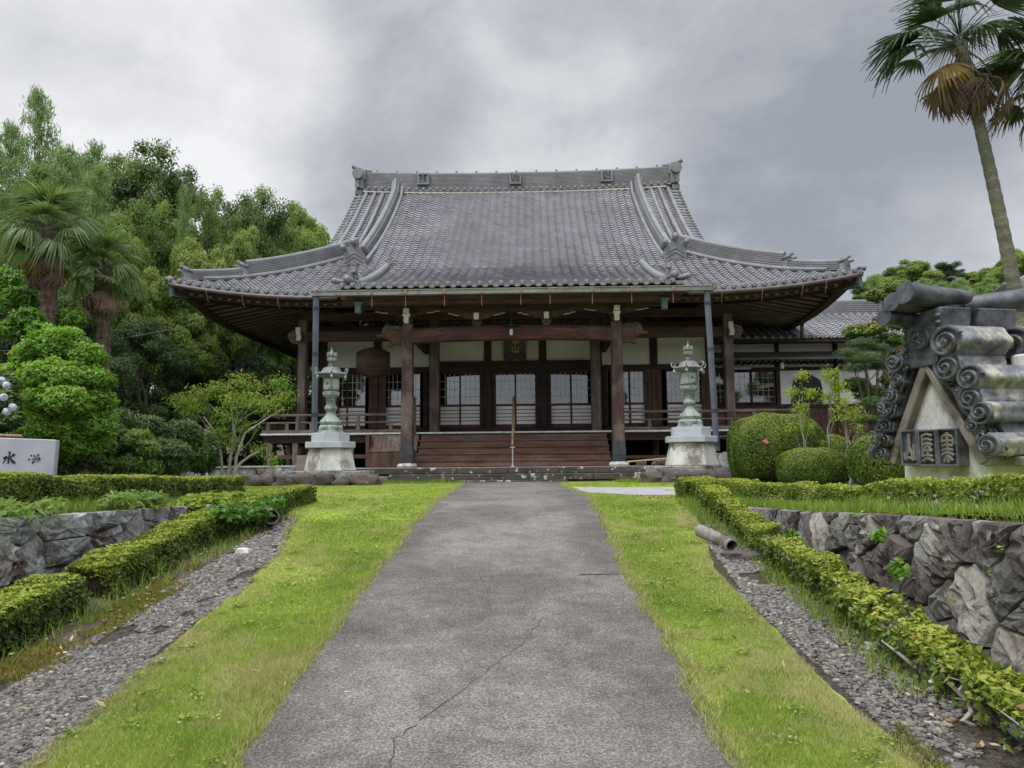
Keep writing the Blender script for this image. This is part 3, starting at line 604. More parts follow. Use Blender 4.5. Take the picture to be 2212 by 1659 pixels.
# ------------------------------------------------------------------ temple hall (local frame: front wall plane y=0, x to the right)
hall = thing('temple_hall', 'large wooden temple hall with sweeping grey tiled hip and gable roof', 'temple', (0.12, 27.0, 0), R(-1.5))
YE, XE, YC = -4.0, 10.6, 6.0            # front eave, side eave, ridge line
def g(s): return 5.70 + .418 * s + .0267 * s * s
def lift(t, s):                         # t: distance along the eave from the middle over its half length minus flat part
    return .52 * np.clip(t, 0, 1) ** 2.2 * np.clip(1 - s / 7, 0, 1)
def zmain(x, y):
    s = y - YE; z = g(s) + lift((np.abs(x) - 5.2) / (XE - 5.2), s); return z
def zkoh(x, y):
    t = -1 - y; return 7.22 - .5 * t + .03 * t * t
def tile_surface(name, cols, wcol, y0f, y1f, zf, M4, parent, pitch=.235, mat_=None):
    """pantile field: columns along u, rows along v (v grows uphill)"""
    prof_u = np.array([0, .08, .16, .25, .34, .46, .62, .78, .92, 1.0]); prof_h = np.array([.020, .046, .060, .050, .020, -.004, -.014, -.010, .004, .020])
    V, F, TT = [], [], []; nb = 0; k = len(prof_u)
    for c in cols:
        u = c + prof_u * wcol; um = c + wcol / 2; v0, v1 = y0f(um), y1f(um)
        if v1 - v0 < .12: continue
        # row edges equally spaced along the slope
        vs_ = [v0]
        while vs_[-1] < v1:
            y = vs_[-1]; dz = float(zf(um, y + .05) - zf(um, y)) / .05; vs_.append(y + pitch / math.sqrt(1 + dz * dz))
        vs_[-1] = v1; vs_ = np.array(vs_)
        for r in range(len(vs_) - 1):
            a, b = vs_[r], vs_[r + 1]; ln = (b - a)
            dz = float(zf(um, b) - zf(um, a)) / max(ln, 1e-4); nl = math.sqrt(1 + dz * dz); nv, nzz = -dz / nl, 1 / nl
            jit = random.uniform(-.006, .006)
            rows = []
            for (vv, off) in ((a - .012, -.004), (a - .012, .042 + jit), (b, .004)):
                hh = prof_h + off; rows.append(np.stack([u, vv + nv * hh, zf(u, np.full(k, vv)) + nzz * hh], 1))
            V.append(np.concatenate(rows)); TT.append(np.full(3 * k, min(1, max(0, random.gauss(.5, .20))))); i = np.arange(k - 1)
            for q in range(2): F.append(np.stack([nb + q * k + i, nb + q * k + i + 1, nb + (q + 1) * k + i + 1, nb + (q + 1) * k + i], 1))
            nb += 3 * k
    V = np.concatenate(V); F = np.concatenate(F)
    V = V @ np.array(M4.to_3x3()).T + np.array(M4.translation)
    o = mesh_np(name, V, F, mat_ or M['tile'], parent, tint=np.concatenate(TT))
    for p in o.data.polygons: p.use_smooth = False
    return o
ident = Matrix.Identity(4)
WC = .302; NC = int(2 * XE / WC); X0 = -NC * WC / 2
colsF = [X0 + i * WC for i in range(NC)]
VX = 6.95                                # verge of the gable
KX = 4.9                                 # half width of the porch roof
def y0F(x): return -5.62 if abs(x) < KX else YE
def y1F(x): return YC - .1 if abs(x) < VX else YE + (XE - abs(x)) + .0
def zF(x, y):
    x = np.asarray(x, float); y = np.asarray(y, float); zm = zmain(x, y); zk = zkoh(x, y)
    inside = (np.abs(x) < KX + .2) & (y < -1.0)
    return np.where(inside, zk, zm)
tile_surface('roof_front', colsF, WC, y0F, y1F, zF, ident, hall)
# under the porch roof wing the main eave goes on at both sides; back slope and two side slopes
Mb = Matrix.Translation((0, 2 * YC, 0)) @ Matrix.Rotation(math.pi, 4, 'Z')
tile_surface('roof_back', colsF, WC, lambda x: YE, y1F, lambda x, y: zmain(x, y), Mb, hall, pitch=.5)
HD = YC - YE                             # half depth of the roof
def zside(u, v):                          # u along the side (from centre), v inward distance from the side eave
    return g(np.asarray(v, float)) + lift((np.abs(u) - 4.6) / (HD - 4.6), np.asarray(v, float))
colsS = [-HD + i * WC for i in range(int(2 * HD / WC) + 1)]
for sgn in (-1, 1):
    # local u axis -> world y, v axis -> inward x
    M4 = Matrix(((0, -sgn, 0, sgn * XE), (sgn, 0, 0, YC), (0, 0, 1, 0), (0, 0, 0, 1)))
    tile_surface('roof_side', colsS, WC, lambda u: 0.0, lambda u: min(XE - 6.2, HD - abs(u)), zside, M4, hall, pitch=.26)
    # gable wall
    gb = MB(); ys = np.linspace(YE + 3.9, YC, 9); zt = [float(g(y - YE)) - .15 for y in ys]; zb = g(XE - 6.2) - .3
    poly = [(y, z) for y, z in zip(ys, zt)] + [(2 * YC - y, z) for y, z in list(zip(ys, zt))[::-1][1:]]
    V = [(sgn * 6.2, y, z) for y, z in poly] + [(sgn * 6.2, y, zb) for y, z in poly]; m = len(poly)
    gb.add(V, [(i, i + 1, m + i + 1, m + i) for i in range(m - 1)]); gb.build('gable_wall', M['plaster'], hall)
# verges: rows of stubby round tiles at the gable ends, three long rolls beside the descending ridges
def slope_pt(x, y, h=0.0):
    z = float(zF(x, y)); dz = (float(zF(x, y + .1)) - z) / .1; n = Vector((0, -dz, 1)).normalized(); return Vector((x, y, z)) + n * h
ys_full = np.linspace(1.2, YC - .15, 26)
for sgn in (-1, 1):
    v = MB()
    for y in np.arange(.55, YC - .3, .235):
        p = slope_pt(sgn * 6.8, y, .02); v.tube([p + Vector((-sgn * .12, 0, .03)), p + Vector((sgn * .30, 0, -.03))], [.07, .078], 10)
    v.build('verge_tile', M['tile_ridge'], hall, smooth=True)
    for k, xr in enumerate((5.85, 6.22, 6.60)):
        r = MB(); r.tube([slope_pt(sgn * (xr + .10 * (1 - (y - .2) / 5.8)), y, .07) for y in np.linspace(.3 + .1 * k, YC - .2, 22)], .085, 10); r.build('verge_roll', M['tile_round'], hall, smooth=True)
# ---- ridges
def ridge_band(name, pts, w, h, mat_, layers=5, cap=.09, parent=hall, side=None):
    """stacked ridge following 3D points: layered courses and a round cap"""
    mb = MB(); n = len(pts)
    P = [Vector(p) for p in pts]
    sec = []
    hw = w / 2
    for k in range(layers):
        z0 = h * k / layers; z1 = h * (k + .72) / layers; wv = hw * (1 - .18 * k / layers)
        sec += [(wv, z0), (wv + .012, z0 + .001), (wv + .012, z1), (wv - .02, z1 + .002)]
    sec += [(hw * .8, h)]
    sec2 = [(-a, b) for a, b in reversed(sec)]; full = sec + sec2; m = len(full); V = []
    for i, p in enumerate(P):
        d = (P[min(i + 1, n - 1)] - P[max(i - 1, 0)]); dh = Vector((d.x, d.y, 0)).normalized(); sd = Vector((dh.y, -dh.x, 0))
        for a, b in full: V.append(p + sd * a + Vector((0, 0, b)))
    F = [(i * m + k, i * m + (k + 1) % m, (i + 1) * m + (k + 1) % m, (i + 1) * m + k) for i in range(n - 1) for k in range(m)] + [tuple(range(m)), tuple((n - 1) * m + k for k in range(m - 1, -1, -1))]
    mb.add(V, F); mb.build(name, mat_, parent)
    c = MB(); c.tube([p + Vector((0, 0, h + cap * .25)) for p in P], cap, 10); c.build('ridge_cap', M['tile_round'], parent, smooth=True)
    return
def rz_(x): return 12.42 + .18 * (abs(x) / 7) ** 2.5
RXH = 6.75
xs = np.linspace(-RXH, RXH, 41)
ridge_band('main_ridge', [(x, YC, rz_(x)) for x in xs], .46, .78, M['tile_ridge'], layers=13, cap=.10)
kn = MB()
for x in np.linspace(-6.2, 6.2, 15): kn.lathe([(.05, 0), (.05, .06), (.02, .09)], 8, (x, YC, rz_(x) + .9))
kn.build('ridge_cap_knobs', M['tile_ridge'], hall)
rd = MB(); ry_ = MB()
for x in np.arange(-6.5, 6.55, .302):
    z = rz_(x) + .02; p = Vector((x, YC - .38, z)); ry_.tube([p, p + Vector((0, .25, .03))], .075, 12); rd.tube([p + Vector((0, -.012, 0)), p + Vector((0, .01, 0))], .05, 10)
ry_.build('ridge_disc_row', M['tile_ridge'], hall, smooth=True); rd.build('ridge_disc_face', M['tile_round'], hall)
pl = MB()
for x in np.arange(-6.6, 6.6, .302): pl.box((x, YC - .26, rz_(x) - .12), (.29, .16, .14), rx=R(-20))
pl.build('ridge_mortar', mat('mortar', (.40, .38, .31), (.50, .48, .40), 3, .9, .1, .003), hall)
ff = MB()
for x in np.linspace(-6.6, 6.6, 45): ff.box((x, YC - .30, rz_(x) - .045), (.27, .12, .05), rx=R(-10))
ff.build('ridge_foot_tile', M['tile_ridge'], hall)

def glyph(ch, size, depth, mat_, parent, loc, rot, name='character', sx=1.0):
    cu = bpy.data.curves.new('character', 'FONT'); cu.body = ch; cu.size = size; cu.extrude = depth / 2; cu.align_x = 'CENTER'; cu.align_y = 'CENTER'
    tmp = bpy.data.objects.new('tmp', cu); col.objects.link(tmp); bpy.context.view_layer.update()
    me = bpy.data.meshes.new_from_object(tmp.evaluated_get(bpy.context.evaluated_depsgraph_get())); bpy.data.objects.remove(tmp); bpy.data.curves.remove(cu)
    xs_ = [v.co.x for v in me.vertices]; ysv = [v.co.y for v in me.vertices]
    cx, cy = (min(xs_) + max(xs_)) / 2, (min(ysv) + max(ysv)) / 2
    for v in me.vertices: v.co.x = (v.co.x - cx) * sx; v.co.y -= cy
    me.materials.clear(); me.materials.append(mat_)
    o = bpy.data.objects.new(name, me); col.objects.link(o); o.parent = parent; o.location = loc; o.rotation_euler = rot
    return o
for ch, x in (('山', -4.1), ('屋', -.05), ('陣', 3.95)):
    b = MB(); z = rz_(x) + .50; s = .22
    for (dx, dz, w_, h_) in ((0, s, 2 * s + .07, .07), (0, -s, 2 * s + .07, .07), (-s, 0, .07, 2 * s - .07), (s, 0, .07, 2 * s - .07)): b.box((x + dx, YC - .30, z + dz), (w_, .12, h_))
    fr = b.build('character_frame', M['tile_ridge'], hall); bb = MB(); bb.box((x, YC - .26, z), (2 * s - .05, .06, 2 * s - .05)); bb.build('recess', M['tile_old'], fr)
    glyph(ch, .42, .06, M['granite'] if False else M['tile_round'], fr, (x, YC - .33, z), (R(90), 0, 0))
# ridge ends: stacked end tiles with an upturned horn
for sgn in (-1, 1):
    z = rz_(7.0); k = MB()
    k.bx(*sorted((sgn * 6.72, sgn * 7.02)), YC - .36, YC + .36, z - .02, z + .42); k.box((sgn * 6.74, YC - .02, z + .62), (.16, .66, .46)); k.box((sgn * 6.95, YC, z - .16), (.34, .62, .24)); k.box((sgn * 6.97, YC, z - .38), (.30, .56, .18))
    o = k.build('ridge_end_block', M['tile_ridge'], hall, bevel=.03, seg=2)
    k = MB(); k.tube([(sgn * 6.97, YC - .50, z + .62), (sgn * 6.97, YC + .5, z + .62)], .235, 20); k.tube([(sgn * 7.0, YC - .44, z + .26), (sgn * 7.0, YC + .44, z + .26)], .10, 12); k.tube([(sgn * 7.0, YC - .46, z + .08), (sgn * 7.0, YC + .46, z + .08)], .10, 12); k.tube([(sgn * 7.02, YC - .42, z - .50), (sgn * 7.02, YC + .42, z - .50)], .09, 12); k.build('ridge_end_roll', M['tile_ridge'], o, smooth=True)
    k = MB(); k.tube([(sgn * 6.45, YC, z + .86), (sgn * 6.8, YC, z + .93), (sgn * 7.10, YC, z + 1.02), (sgn * 7.28, YC, z + 1.14)], [.10, .12, .125, .11], 14); k.build('horn_tile', M['tile_ridge'], o, smooth=True)
# ridge end tiles
def onigawara(parent, loc, s, face='front', rz=0.0, name='ridge_end_tile', crest=True, m1=None):
    """bell shaped end tile with three round tile ends above; s overall scale (height)"""
    m1 = m1 or M['tile_ridge']; root = MB()
    body = [(-.50, 0), (-.52, .08), (-.40, .16), (-.36, .55), (-.30, .74), (0, .86), (.30, .74), (.36, .55), (.40, .16), (.52, .08), (.50, 0)]
    T_ = Matrix.Translation(loc) @ Matrix.Rotation(rz, 4, 'Z') @ Matrix.Diagonal((s, s, s, 1))
    root.prism(body, 0, .34, T_)
    for sg in (-1, 1):
        for k, zz in enumerate((.60, .46, .32)): root.prism([(0, zz), (sg * .33, zz - .22), (sg * .33, zz - .27), (0, zz - .055)], -.03 - .004 * k, .01, T_)
    o = root.build(name, m1, parent, bevel=.012 * s)
    t = MB()
    for (x, z, r) in ((-.36, .70, .095), (0, .90, .11), (.36, .70, .095)):
        a = T_ @ Vector((x, -.22, z + .05)); b2 = T_ @ Vector((x, .35, z - .04)); t.tube([a, b2], r * s, 14)
    t.build('round_tile_end', m1, o, smooth=True)
    if crest:
        c = MB(); a = T_ @ Vector((0, -.06, .17)); b2 = T_ @ Vector((0, .02, .17)); c.tube([a, b2], .13 * s, 16); c.tube([T_ @ Vector((0, -.085, .17)), a], .05 * s, 8); c.build('crest', M['tile_round'], o)
    return o
# descending ridges
for sgn in (-1, 1):
    ysd = np.linspace(-.35, YC - .25, 26)
    pts = [slope_pt(sgn * (5.32 + .30 * ((YC - y) / 6.4) ** 1.6), y, .02) for y in ysd]
    pts[-1] = pts[-1] + Vector((0, 0, .28))
    ridge_band('descending_ridge', pts, .34, .34, M['tile_round'], layers=5, cap=.11)
    r = MB(); r.tube([p + Vector((-sgn * .30, 0, .05)) for p in pts], .075, 10); r.build('ridge_side_roll', M['tile_round'], hall, smooth=True)
    p = slope_pt(sgn * 5.63, -.62, 0); onigawara(hall, (p.x, p.y, p.z - .06), 1.0)
    # hip ridges in two steps
    hp = lambda t, h=0.0: Vector((sgn * (XE - t), YE + t, float(zmain(np.array(XE - t), np.array(YE + t))) + h))
    up = [hp(t, .02) for t in np.linspace(1.75, 4.75, 14)]; lo = [hp(t, .0) for t in np.linspace(.45, 4.3, 16)]
    ridge_band('hip_ridge', lo, .36, .26, M['tile_round'], layers=4, cap=.09)
    ridge_band('hip_ridge', [p + Vector((0, 0, .20)) for p in up], .32, .26, M['tile_round'], layers=4, cap=.10)
    ms = MB(); ms.tube([hp(t, .02) + Vector((-sgn * .26, -.05, .03)) for t in np.linspace(.6, 4.7, 16)], .075, 8); ms.build('hip_side_roll', M['tile_round'], hall, smooth=True)
    for t, dz in ((1.62, .12), (.34, .02)):
        q = hp(t, dz); onigawara(hall, (q.x, q.y, q.z - .06), .50, rz=sgn * R(38))
    # porch roof edge ridge, small lion and disc
    kp = [Vector((sgn * (4.42 + .05 * (-1 - y)), y, float(zkoh(0, y)) + .08)) for y in np.linspace(-.9, -5.0, 14)]
    kr = MB(); kr.tube(kp, .12, 12); kr.build('porch_edge_ridge', M['tile_round'], hall, smooth=True)
    e1 = MB(); q = Vector((sgn * 4.66, -5.35, float(zkoh(0, -5.35)) + .17)); e1.tube([q + Vector((0, -.25, 0)), q + Vector((0, .35, .05))], .115, 16)
    q2 = q + Vector((sgn * .33, .15, -.02)); e1.tube([q2 + Vector((sgn * .12, -.2, .02)), q2 + Vector((-sgn * .2, .2, 0))], .085, 12); e1.build('ridge_end_round', M['tile_ridge'], hall, smooth=True)
    d = MB(); q = Vector((sgn * 4.33, -.75, float(zkoh(0, -.9)) + .22))
    for k in range(10):
        a = k * math.pi / 5; d.tube([q + Vector((math.cos(a) * .05, -.05, math.sin(a) * .05)), q + Vector((math.cos(a) * .20, -.03, math.sin(a) * .20))], [.035, .055], 6)
    d.tube([q + Vector((0, -.1, 0)), q + Vector((0, .05, 0))], .08, 10); d.build('flower_tile', M['tile_ridge'], hall, smooth=True)
# guardian lions on the porch corners
for sgn, lb in ((-1, 'small grey tile lion crouching on the left porch roof corner'), (1, 'small grey tile lion crouching on the right porch roof corner')):
    ln = thing('lion_ornament', None, None); ln.parent = hall; sc_l = .52
    b = MB(); cx, cyy, cz = sgn * 4.62, -4.75, float(zkoh(0, -4.75)) + .18
    rs = [((0, .08, .12), (.34, .5, .28)), ((0, -.08, .30), (.28, .3, .32)), ((-.10, -.22, .08), (.10, .16, .26)), ((.10, -.22, .08), (.10, .16, .26)), ((0, .30, .42), (.16, .14, .42))]
    for k, (c, dd) in enumerate(rs): rock_mesh(b, (cx + c[0], cyy + c[1], cz + c[2]), dd, k + 3, amp=.08)
    b.build('body', M['tile_old'] if sgn < 0 else M['tile_ridge'], ln, smooth=True, auto=60)
    h = MB(); rock_mesh(h, (cx, cyy - .18, cz + .50), (.26, .28, .26), 5, amp=.15); rock_mesh(h, (cx, cyy - .31, cz + .45), (.15, .14, .12), 8, amp=.1)
    for k in range(7):
        a = k * .9; rock_mesh(h, (cx + math.cos(a) * .13, cyy - .10, cz + .52 + math.sin(a) * .12), (.1, .1, .1), k, amp=.1, sub=1)
    h.tube([(cx, cyy - .05, cz + .6), (cx, cyy - .02, cz + .82)], [.05, .015], 6)
    h.build('head', M['tile_ridge'], ln, smooth=True, auto=60)
    ln['label'] = lb; ln.scale = (sc_l,) * 3; ln.location = (cx * (1 - sc_l), cyy * (1 - sc_l), (cz - .05) * (1 - sc_l))
# eave tile discs
ds, df, ft = MB(), MB(), MB()
for c in colsF:
    x = c + .16 * WC; ye = y0F(c + WC / 2); z = float(zF(x, ye)) + .055
    ds.tube([(x, ye - .065, z - .035), (x, ye + .12, z + .01)], .073, 14); df.tube([(x, ye - .075, z - .035), (x, ye - .06, z - .035)], .05, 12)
    # hanging lip
    u = c + .34 * WC; zz = float(zF(u, ye)); n = 6; V = []
    for k in range(n + 1):
        f = k / n; xx = c + WC * (.34 + .66 * f); hz = -.020 * math.sin(f * math.pi); z1 = float(zF(xx, ye)) + .03 + hz
        V += [(xx, ye - .045, z1), (xx, ye - .045, z1 - .075 - .02 * math.sin(f * math.pi)), (xx, ye + .02, z1 - .075)]
    F = []
    for k in range(n): F += [(3 * k, 3 * k + 1, 3 * k + 4, 3 * k + 3), (3 * k + 1, 3 * k + 2, 3 * k + 5, 3 * k + 4)]
    ft.add(V, F)
ds.build('eave_disc_row', M['tile_ridge'], hall, smooth=True); df.build('eave_disc_face', M['tile_round'], hall); ft.build('eave_lip_tile', M['tile_ridge'], hall)
# side eave discs
for sgn in (-1, 1):
    d2 = MB()
    for u in colsS[:-1]:
        y = YC + u; z = float(zside(u, 0)) + .02; d2.tube([(sgn * (XE + .06), y, z), (sgn * (XE - .1), y, z + .04)], .072, 10)
    d2.build('eave_disc_row', M['tile_ridge'], hall, smooth=True)

# ---- eaves: boards, rafters, soffit
def eave_z(x): return float(zmain(np.array(x), np.array(YE)))
def loft(mb, secs):
    """secs: list of closed 3D loops of the same length"""
    m = len(secs[0]); V = [p for s_ in secs for p in s_]
    F = [(i * m + k, i * m + (k + 1) % m, (i + 1) * m + (k + 1) % m, (i + 1) * m + k) for i in range(len(secs) - 1) for k in range(m)] + [tuple(range(m)), tuple((len(secs) - 1) * m + k for k in range(m - 1, -1, -1))]
    mb.add(V, F)
xsE = np.linspace(-XE, XE, 49)
eb = MB()
for (o0, o1, zt, zb_) in ((.00, .30, -.07, -.13), (.14, .40, -.132, -.26), (.34, .50, -.262, -.34)):
    loft(eb, [[(x, YE + o0, eave_z(x) + zt), (x, YE + o1, eave_z(x) + zt + .03), (x, YE + o1, eave_z(x) + zb_ + .02), (x, YE + o0, eave_z(x) + zb_)] for x in xsE])
for sgn in (-1, 1):
    us = np.linspace(-HD, HD, 33)
    for (o0, o1, zt, zb_) in ((.00, .30, -.07, -.13), (.14, .40, -.132, -.26), (.34, .50, -.262, -.34)):
        loft(eb, [[(sgn * (XE - o0), YC + u, float(zside(u, 0)) + zt), (sgn * (XE - o1), YC + u, float(zside(u, 0)) + zt + .03), (sgn * (XE - o1), YC + u, float(zside(u, 0)) + zb_ + .02), (sgn * (XE - o0), YC + u, float(zside(u, 0)) + zb_)] for u in us])
eb.build('eave_board', M['mid_x'], hall)
def soff(x, y, d=0.0):                  # soffit height: follows the eave lift, rises gently inwards
    ax = np.abs(x); sd = min(max(y - YE, 0), 20); ss = max(XE - ax, 0); s = min(sd, ss) if y < YC else ss
    s = max(s, 0); t = lift((ax - 5.2) / (XE - 5.2), 0) if sd <= ss else lift((abs(y - YC) - 4.6) / (HD - 4.6), 0)
    return 5.42 + float(t) * max(0, 1 - s / 5) + .20 * s - d
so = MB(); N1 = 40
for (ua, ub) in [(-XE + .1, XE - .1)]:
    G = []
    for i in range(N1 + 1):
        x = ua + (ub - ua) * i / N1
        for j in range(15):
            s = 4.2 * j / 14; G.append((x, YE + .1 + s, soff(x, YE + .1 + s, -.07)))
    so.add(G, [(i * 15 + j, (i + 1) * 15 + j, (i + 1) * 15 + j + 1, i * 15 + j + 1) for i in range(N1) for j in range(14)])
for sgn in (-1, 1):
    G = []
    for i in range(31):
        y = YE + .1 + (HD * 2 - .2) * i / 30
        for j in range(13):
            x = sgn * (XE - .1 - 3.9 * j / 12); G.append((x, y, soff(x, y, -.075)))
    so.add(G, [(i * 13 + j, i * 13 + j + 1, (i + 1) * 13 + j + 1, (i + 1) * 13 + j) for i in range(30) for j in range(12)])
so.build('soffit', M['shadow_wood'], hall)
rf = MB(); rc = MB()
for x in np.arange(-XE + .35, XE - .3, .30):
    y1 = min(.0, YE + (XE - abs(x))) if abs(x) > 6.6 else 0.0
    if y1 - YE < .5: continue
    P = [Vector((x, YE + .20 + (y1 - YE - .2) * k / 4, soff(x, YE + .2 + (y1 - YE - .2) * k / 4))) for k in range(5)]
    loft(rf, [[p + Vector((-.045, 0, .06)), p + Vector((.045, 0, .06)), p + Vector((.045, 0, -.06)), p + Vector((-.045, 0, -.06))] for p in P])
sr_ = MB(); rf.build('rafter', M['rafter_wood'], hall); rf = sr_
for sgn in (-1, 1):
    for y in np.arange(YE + .35, 2 * YC - YE - .3, .42):
        s1 = min(3.9, y - YE, 2 * YC - YE - y)
        if s1 < .5: continue
        P = [Vector((sgn * (XE - .2 - (s1 - .2) * k / 4), y, soff(XE - .2 - (s1 - .2) * k / 4, y))) for k in range(5)]
        loft(rf, [[p + Vector((0, -.05, .07)), p + Vector((0, .05, .07)), p + Vector((0, .05, .00)), p + Vector((0, -.05, .00))] for p in P])
tag(rf.build('side_rafters', M['rafter_wood'], hall), kind='stuff')
hb = MB()
for sgn in (-1, 1):
    P = [Vector((sgn * (XE - t), YE + t, soff(XE - t, YE + t) - .06)) for t in np.linspace(.12, 4.0, 8)]
    loft(hb, [[p + Vector((-.1, .1 * -sgn, .12)), p + Vector((.1, .1 * sgn, .12)), p + Vector((.1, .1 * sgn, -.12)), p + Vector((-.1, -.1 * sgn, -.12))] for p in P])
hb.build('hip_rafter', M['dark_y'], hall)
cp = MB()
for sgn in (-1, 1):
    p = Vector((sgn * (XE - .25), YE + .25, soff(XE - .25, YE + .25) - .06)); cp.box(p, (.5, .26, .30), rz=-sgn * R(45))
cp.build('corner_copper_cap', M['verdigris'], hall)

# gutters and their hooks
gt = MB(); gpts = lambda x: Vector((x, YE - .12, eave_z(x) - .15))
for a, b in ((-XE + .1, -5.3), (5.3, XE - .1)): gt.tube([gpts(x) for x in np.linspace(a, b, 18)], .075, 10)
gt.build('side_gutter', M['gutter'], hall, smooth=True)
hk = MB()
for x in (-9.3, -8.2, -7.1, -5.9, 6.3, 7.5, 8.7, 9.4):
    p = gpts(x); hk.tube([p + Vector((0, .02, .05)), p + Vector((0, -.09, 0)), p + Vector((0, -.07, -.10)), p + Vector((0, .05, -.30)), p + Vector((.03, .1, -.34))], .012, 5)
hk.build('side_gutter_hook', M['hook'], hall)
GY, GZ = -5.72, 5.33
k = MB(); k.bx(-5.62, 5.68, GY - .08, GY + .10, GZ - .075, GZ + .07); k.bx(-5.62, 5.68, GY - .095, GY - .0805, GZ + .045, GZ + .075)
k.build('porch_box_gutter', M['copper'], hall)
k = MB()
for x in (-3.9, -2.95, -1.85, -.8, .30, 1.12, 2.3, 3.4, 4.55): k.bx(x - .03, x + .03, GY - .099, GY - .082, GZ - .07, GZ + .065); k.bx(x - .008, x + .008, GY - .02, GY - .004, GZ - .40, GZ - .078)
k.build('gutter_strap', M['hook'], hall)
for sgn in (-1, 1):
    k = MB(); x = sgn * 5.50; xb = x + (0.0 if sgn < 0 else .14); zb = .40 if sgn < 0 else .80
    k.tube([(x, GY + .02, GZ - .09), ((x + xb) / 2, GY + .05, 3.0), (xb, GY + .10, zb)], .085, 4); o = k.build('downpipe', M['pipe_slate'], hall)
    k = MB()
    for z in (4.9, 3.6, 1.9, 1.0): f = (GZ - z) / (GZ - zb); k.tube([(x + (xb - x) * f, GY + .02 + .08 * f, z - .05), (x + (xb - x) * f, GY + .02 + .08 * f, z + .05)], .098, 4)
    k.build('pipe_clamp', M['black_metal'], o)
k = MB()
for sgn in (-1, 1):
    x = sgn * 4.35; k.box((x, -5.45, 4.92), (.17, .17, .26)); k.box((x, -5.45, 5.08), (.24, .2, .1))
k.build('rain_head', M['verdigris'], hall, bevel=.02)

# ---- porch timberwork
KP = 3.08
pm = MB()
fascia = MB(); fascia.bx(-4.85, 4.85, -5.50, -5.36, 5.20, 5.42); fascia.bx(-4.8, 4.8, -5.34, -5.1, 5.08, 5.22); fascia.build('porch_eave_board', M['mid_x'], hall)
sf = MB(); sf.add([(-4.85, -5.45, 5.24), (4.85, -5.45, 5.24), (4.85, -1.0, 6.6), (-4.85, -1.0, 6.6)], [(0, 1, 2, 3)])
for sgn in (-1, 1): sf.add([(sgn * 4.88, -5.5, 5.22), (sgn * 4.88, -5.5, 5.50), (sgn * 4.88, -1.0, 7.15), (sgn * 4.88, -1.0, 5.6)], [(0, 1, 2, 3)])
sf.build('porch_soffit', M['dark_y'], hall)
rr = MB(); re = MB()
for x in np.arange(-4.7, 4.75, .302):
    rr.tube([(x, -5.25, 5.17), (x, -1.2, 6.4)], .055, 4); re.box((x, -5.262, 5.165), (.075, .02, .075))
rr.build('porch_rafters', M['dark_y'], hall); re.build('rafter_tip', M['grey_x'], hall)
for sgn in (-1, 1):
    x = sgn * KP; k = MB(); c = .025; w_ = .165
    oct_ = lambda z, w: [(x - w + c, -4.5 - w, z), (x + w - c, -4.5 - w, z), (x + w, -4.5 - w + c, z), (x + w, -4.5 + w - c, z), (x + w - c, -4.5 + w, z), (x - w + c, -4.5 + w, z), (x - w, -4.5 + w - c, z), (x - w, -4.5 - w + c, z)]
    loft(k, [oct_(.50, .175), oct_(1.2, .172), oct_(4.62, .155)])
    pp = k.build('porch_post', M['post'], hall)
    s = MB(); s.lathe([(.15, 0), (.27, .01), (.30, .07), (.27, .13), (.21, .15), (.10, .152)], 20, (x, -4.5, .38)); s.build('post_base_stone', M['granite'], pp, smooth=True)
    sh = MB(); sh.bx(x - .185, x + .185, -4.5 - .19, -4.5 + .185, .55, .95)
    for i_ in range(11): sh.bx(x - .175 + i_ * .033, x - .158 + i_ * .033, -4.5 - .20, -4.5 - .1905, .56, .76)
    sh.prism([(x - .17, .951), (x + .17, .951), (x + .17, 1.06), (x + .12, 1.09), (x + .06, 1.09), (x, 1.18), (x - .06, 1.09), (x - .12, 1.09), (x - .17, 1.06)], -4.5 - .19, -4.5 - .16)
    sh.build('metal_shoe', M['black_metal'], pp, bevel=.004)
    # capital block and bracket
    b = MB(); b.lathe([(.16, 0), (.20, .05), (.235, .12), (.235, .20)], 4, (x, -4.5, 4.62), R(45)); b.box((x, -4.5, 4.86), (.5, .5, .10)); b.build('capital_block', M['dark_x'], pp)
# rainbow beam with carved lines
k = MB(); secs = []
for t_ in np.linspace(-1, 1, 17):
    x = t_ * (KP - .12); up = .06 * (1 - t_ * t_); lowr = .05 * (1 - t_ ** 4)
    zt, zb = 4.50 + up, 4.03 + lowr + up * .4; secs.append([(x, -4.63, zb + .04), (x, -4.66, zb + .12), (x, -4.66, zt - .10), (x, -4.62, zt - .02), (x, -4.58, zt), (x, -4.42, zt), (x, -4.36, zt - .06), (x, -4.36, zb + .04), (x, -4.5, zb)])
loft(k, secs); beam = k.build('rainbow_beam', M['red_x'], hall, smooth=True, auto=25)
k = MB()
for sgn in (-1, 1):
    cx = sgn * 2.05
    P = [(cx + sgn * -1 * math.cos(a) * (.05 + .022 * a) , -4.665, 4.27 + math.sin(a) * (.05 + .020 * a)) for a in np.linspace(0, 9.5, 40)]; k.tube(P, .007, 4)
    P = [(sgn * (2.75 - 1.5 * f), -4.665, 4.38 + .05 * math.sin(f * 9)) for f in np.linspace(0, 1, 24)]; k.tube(P, .006, 4)
k.build('carved_line', M['grey_x'], beam)
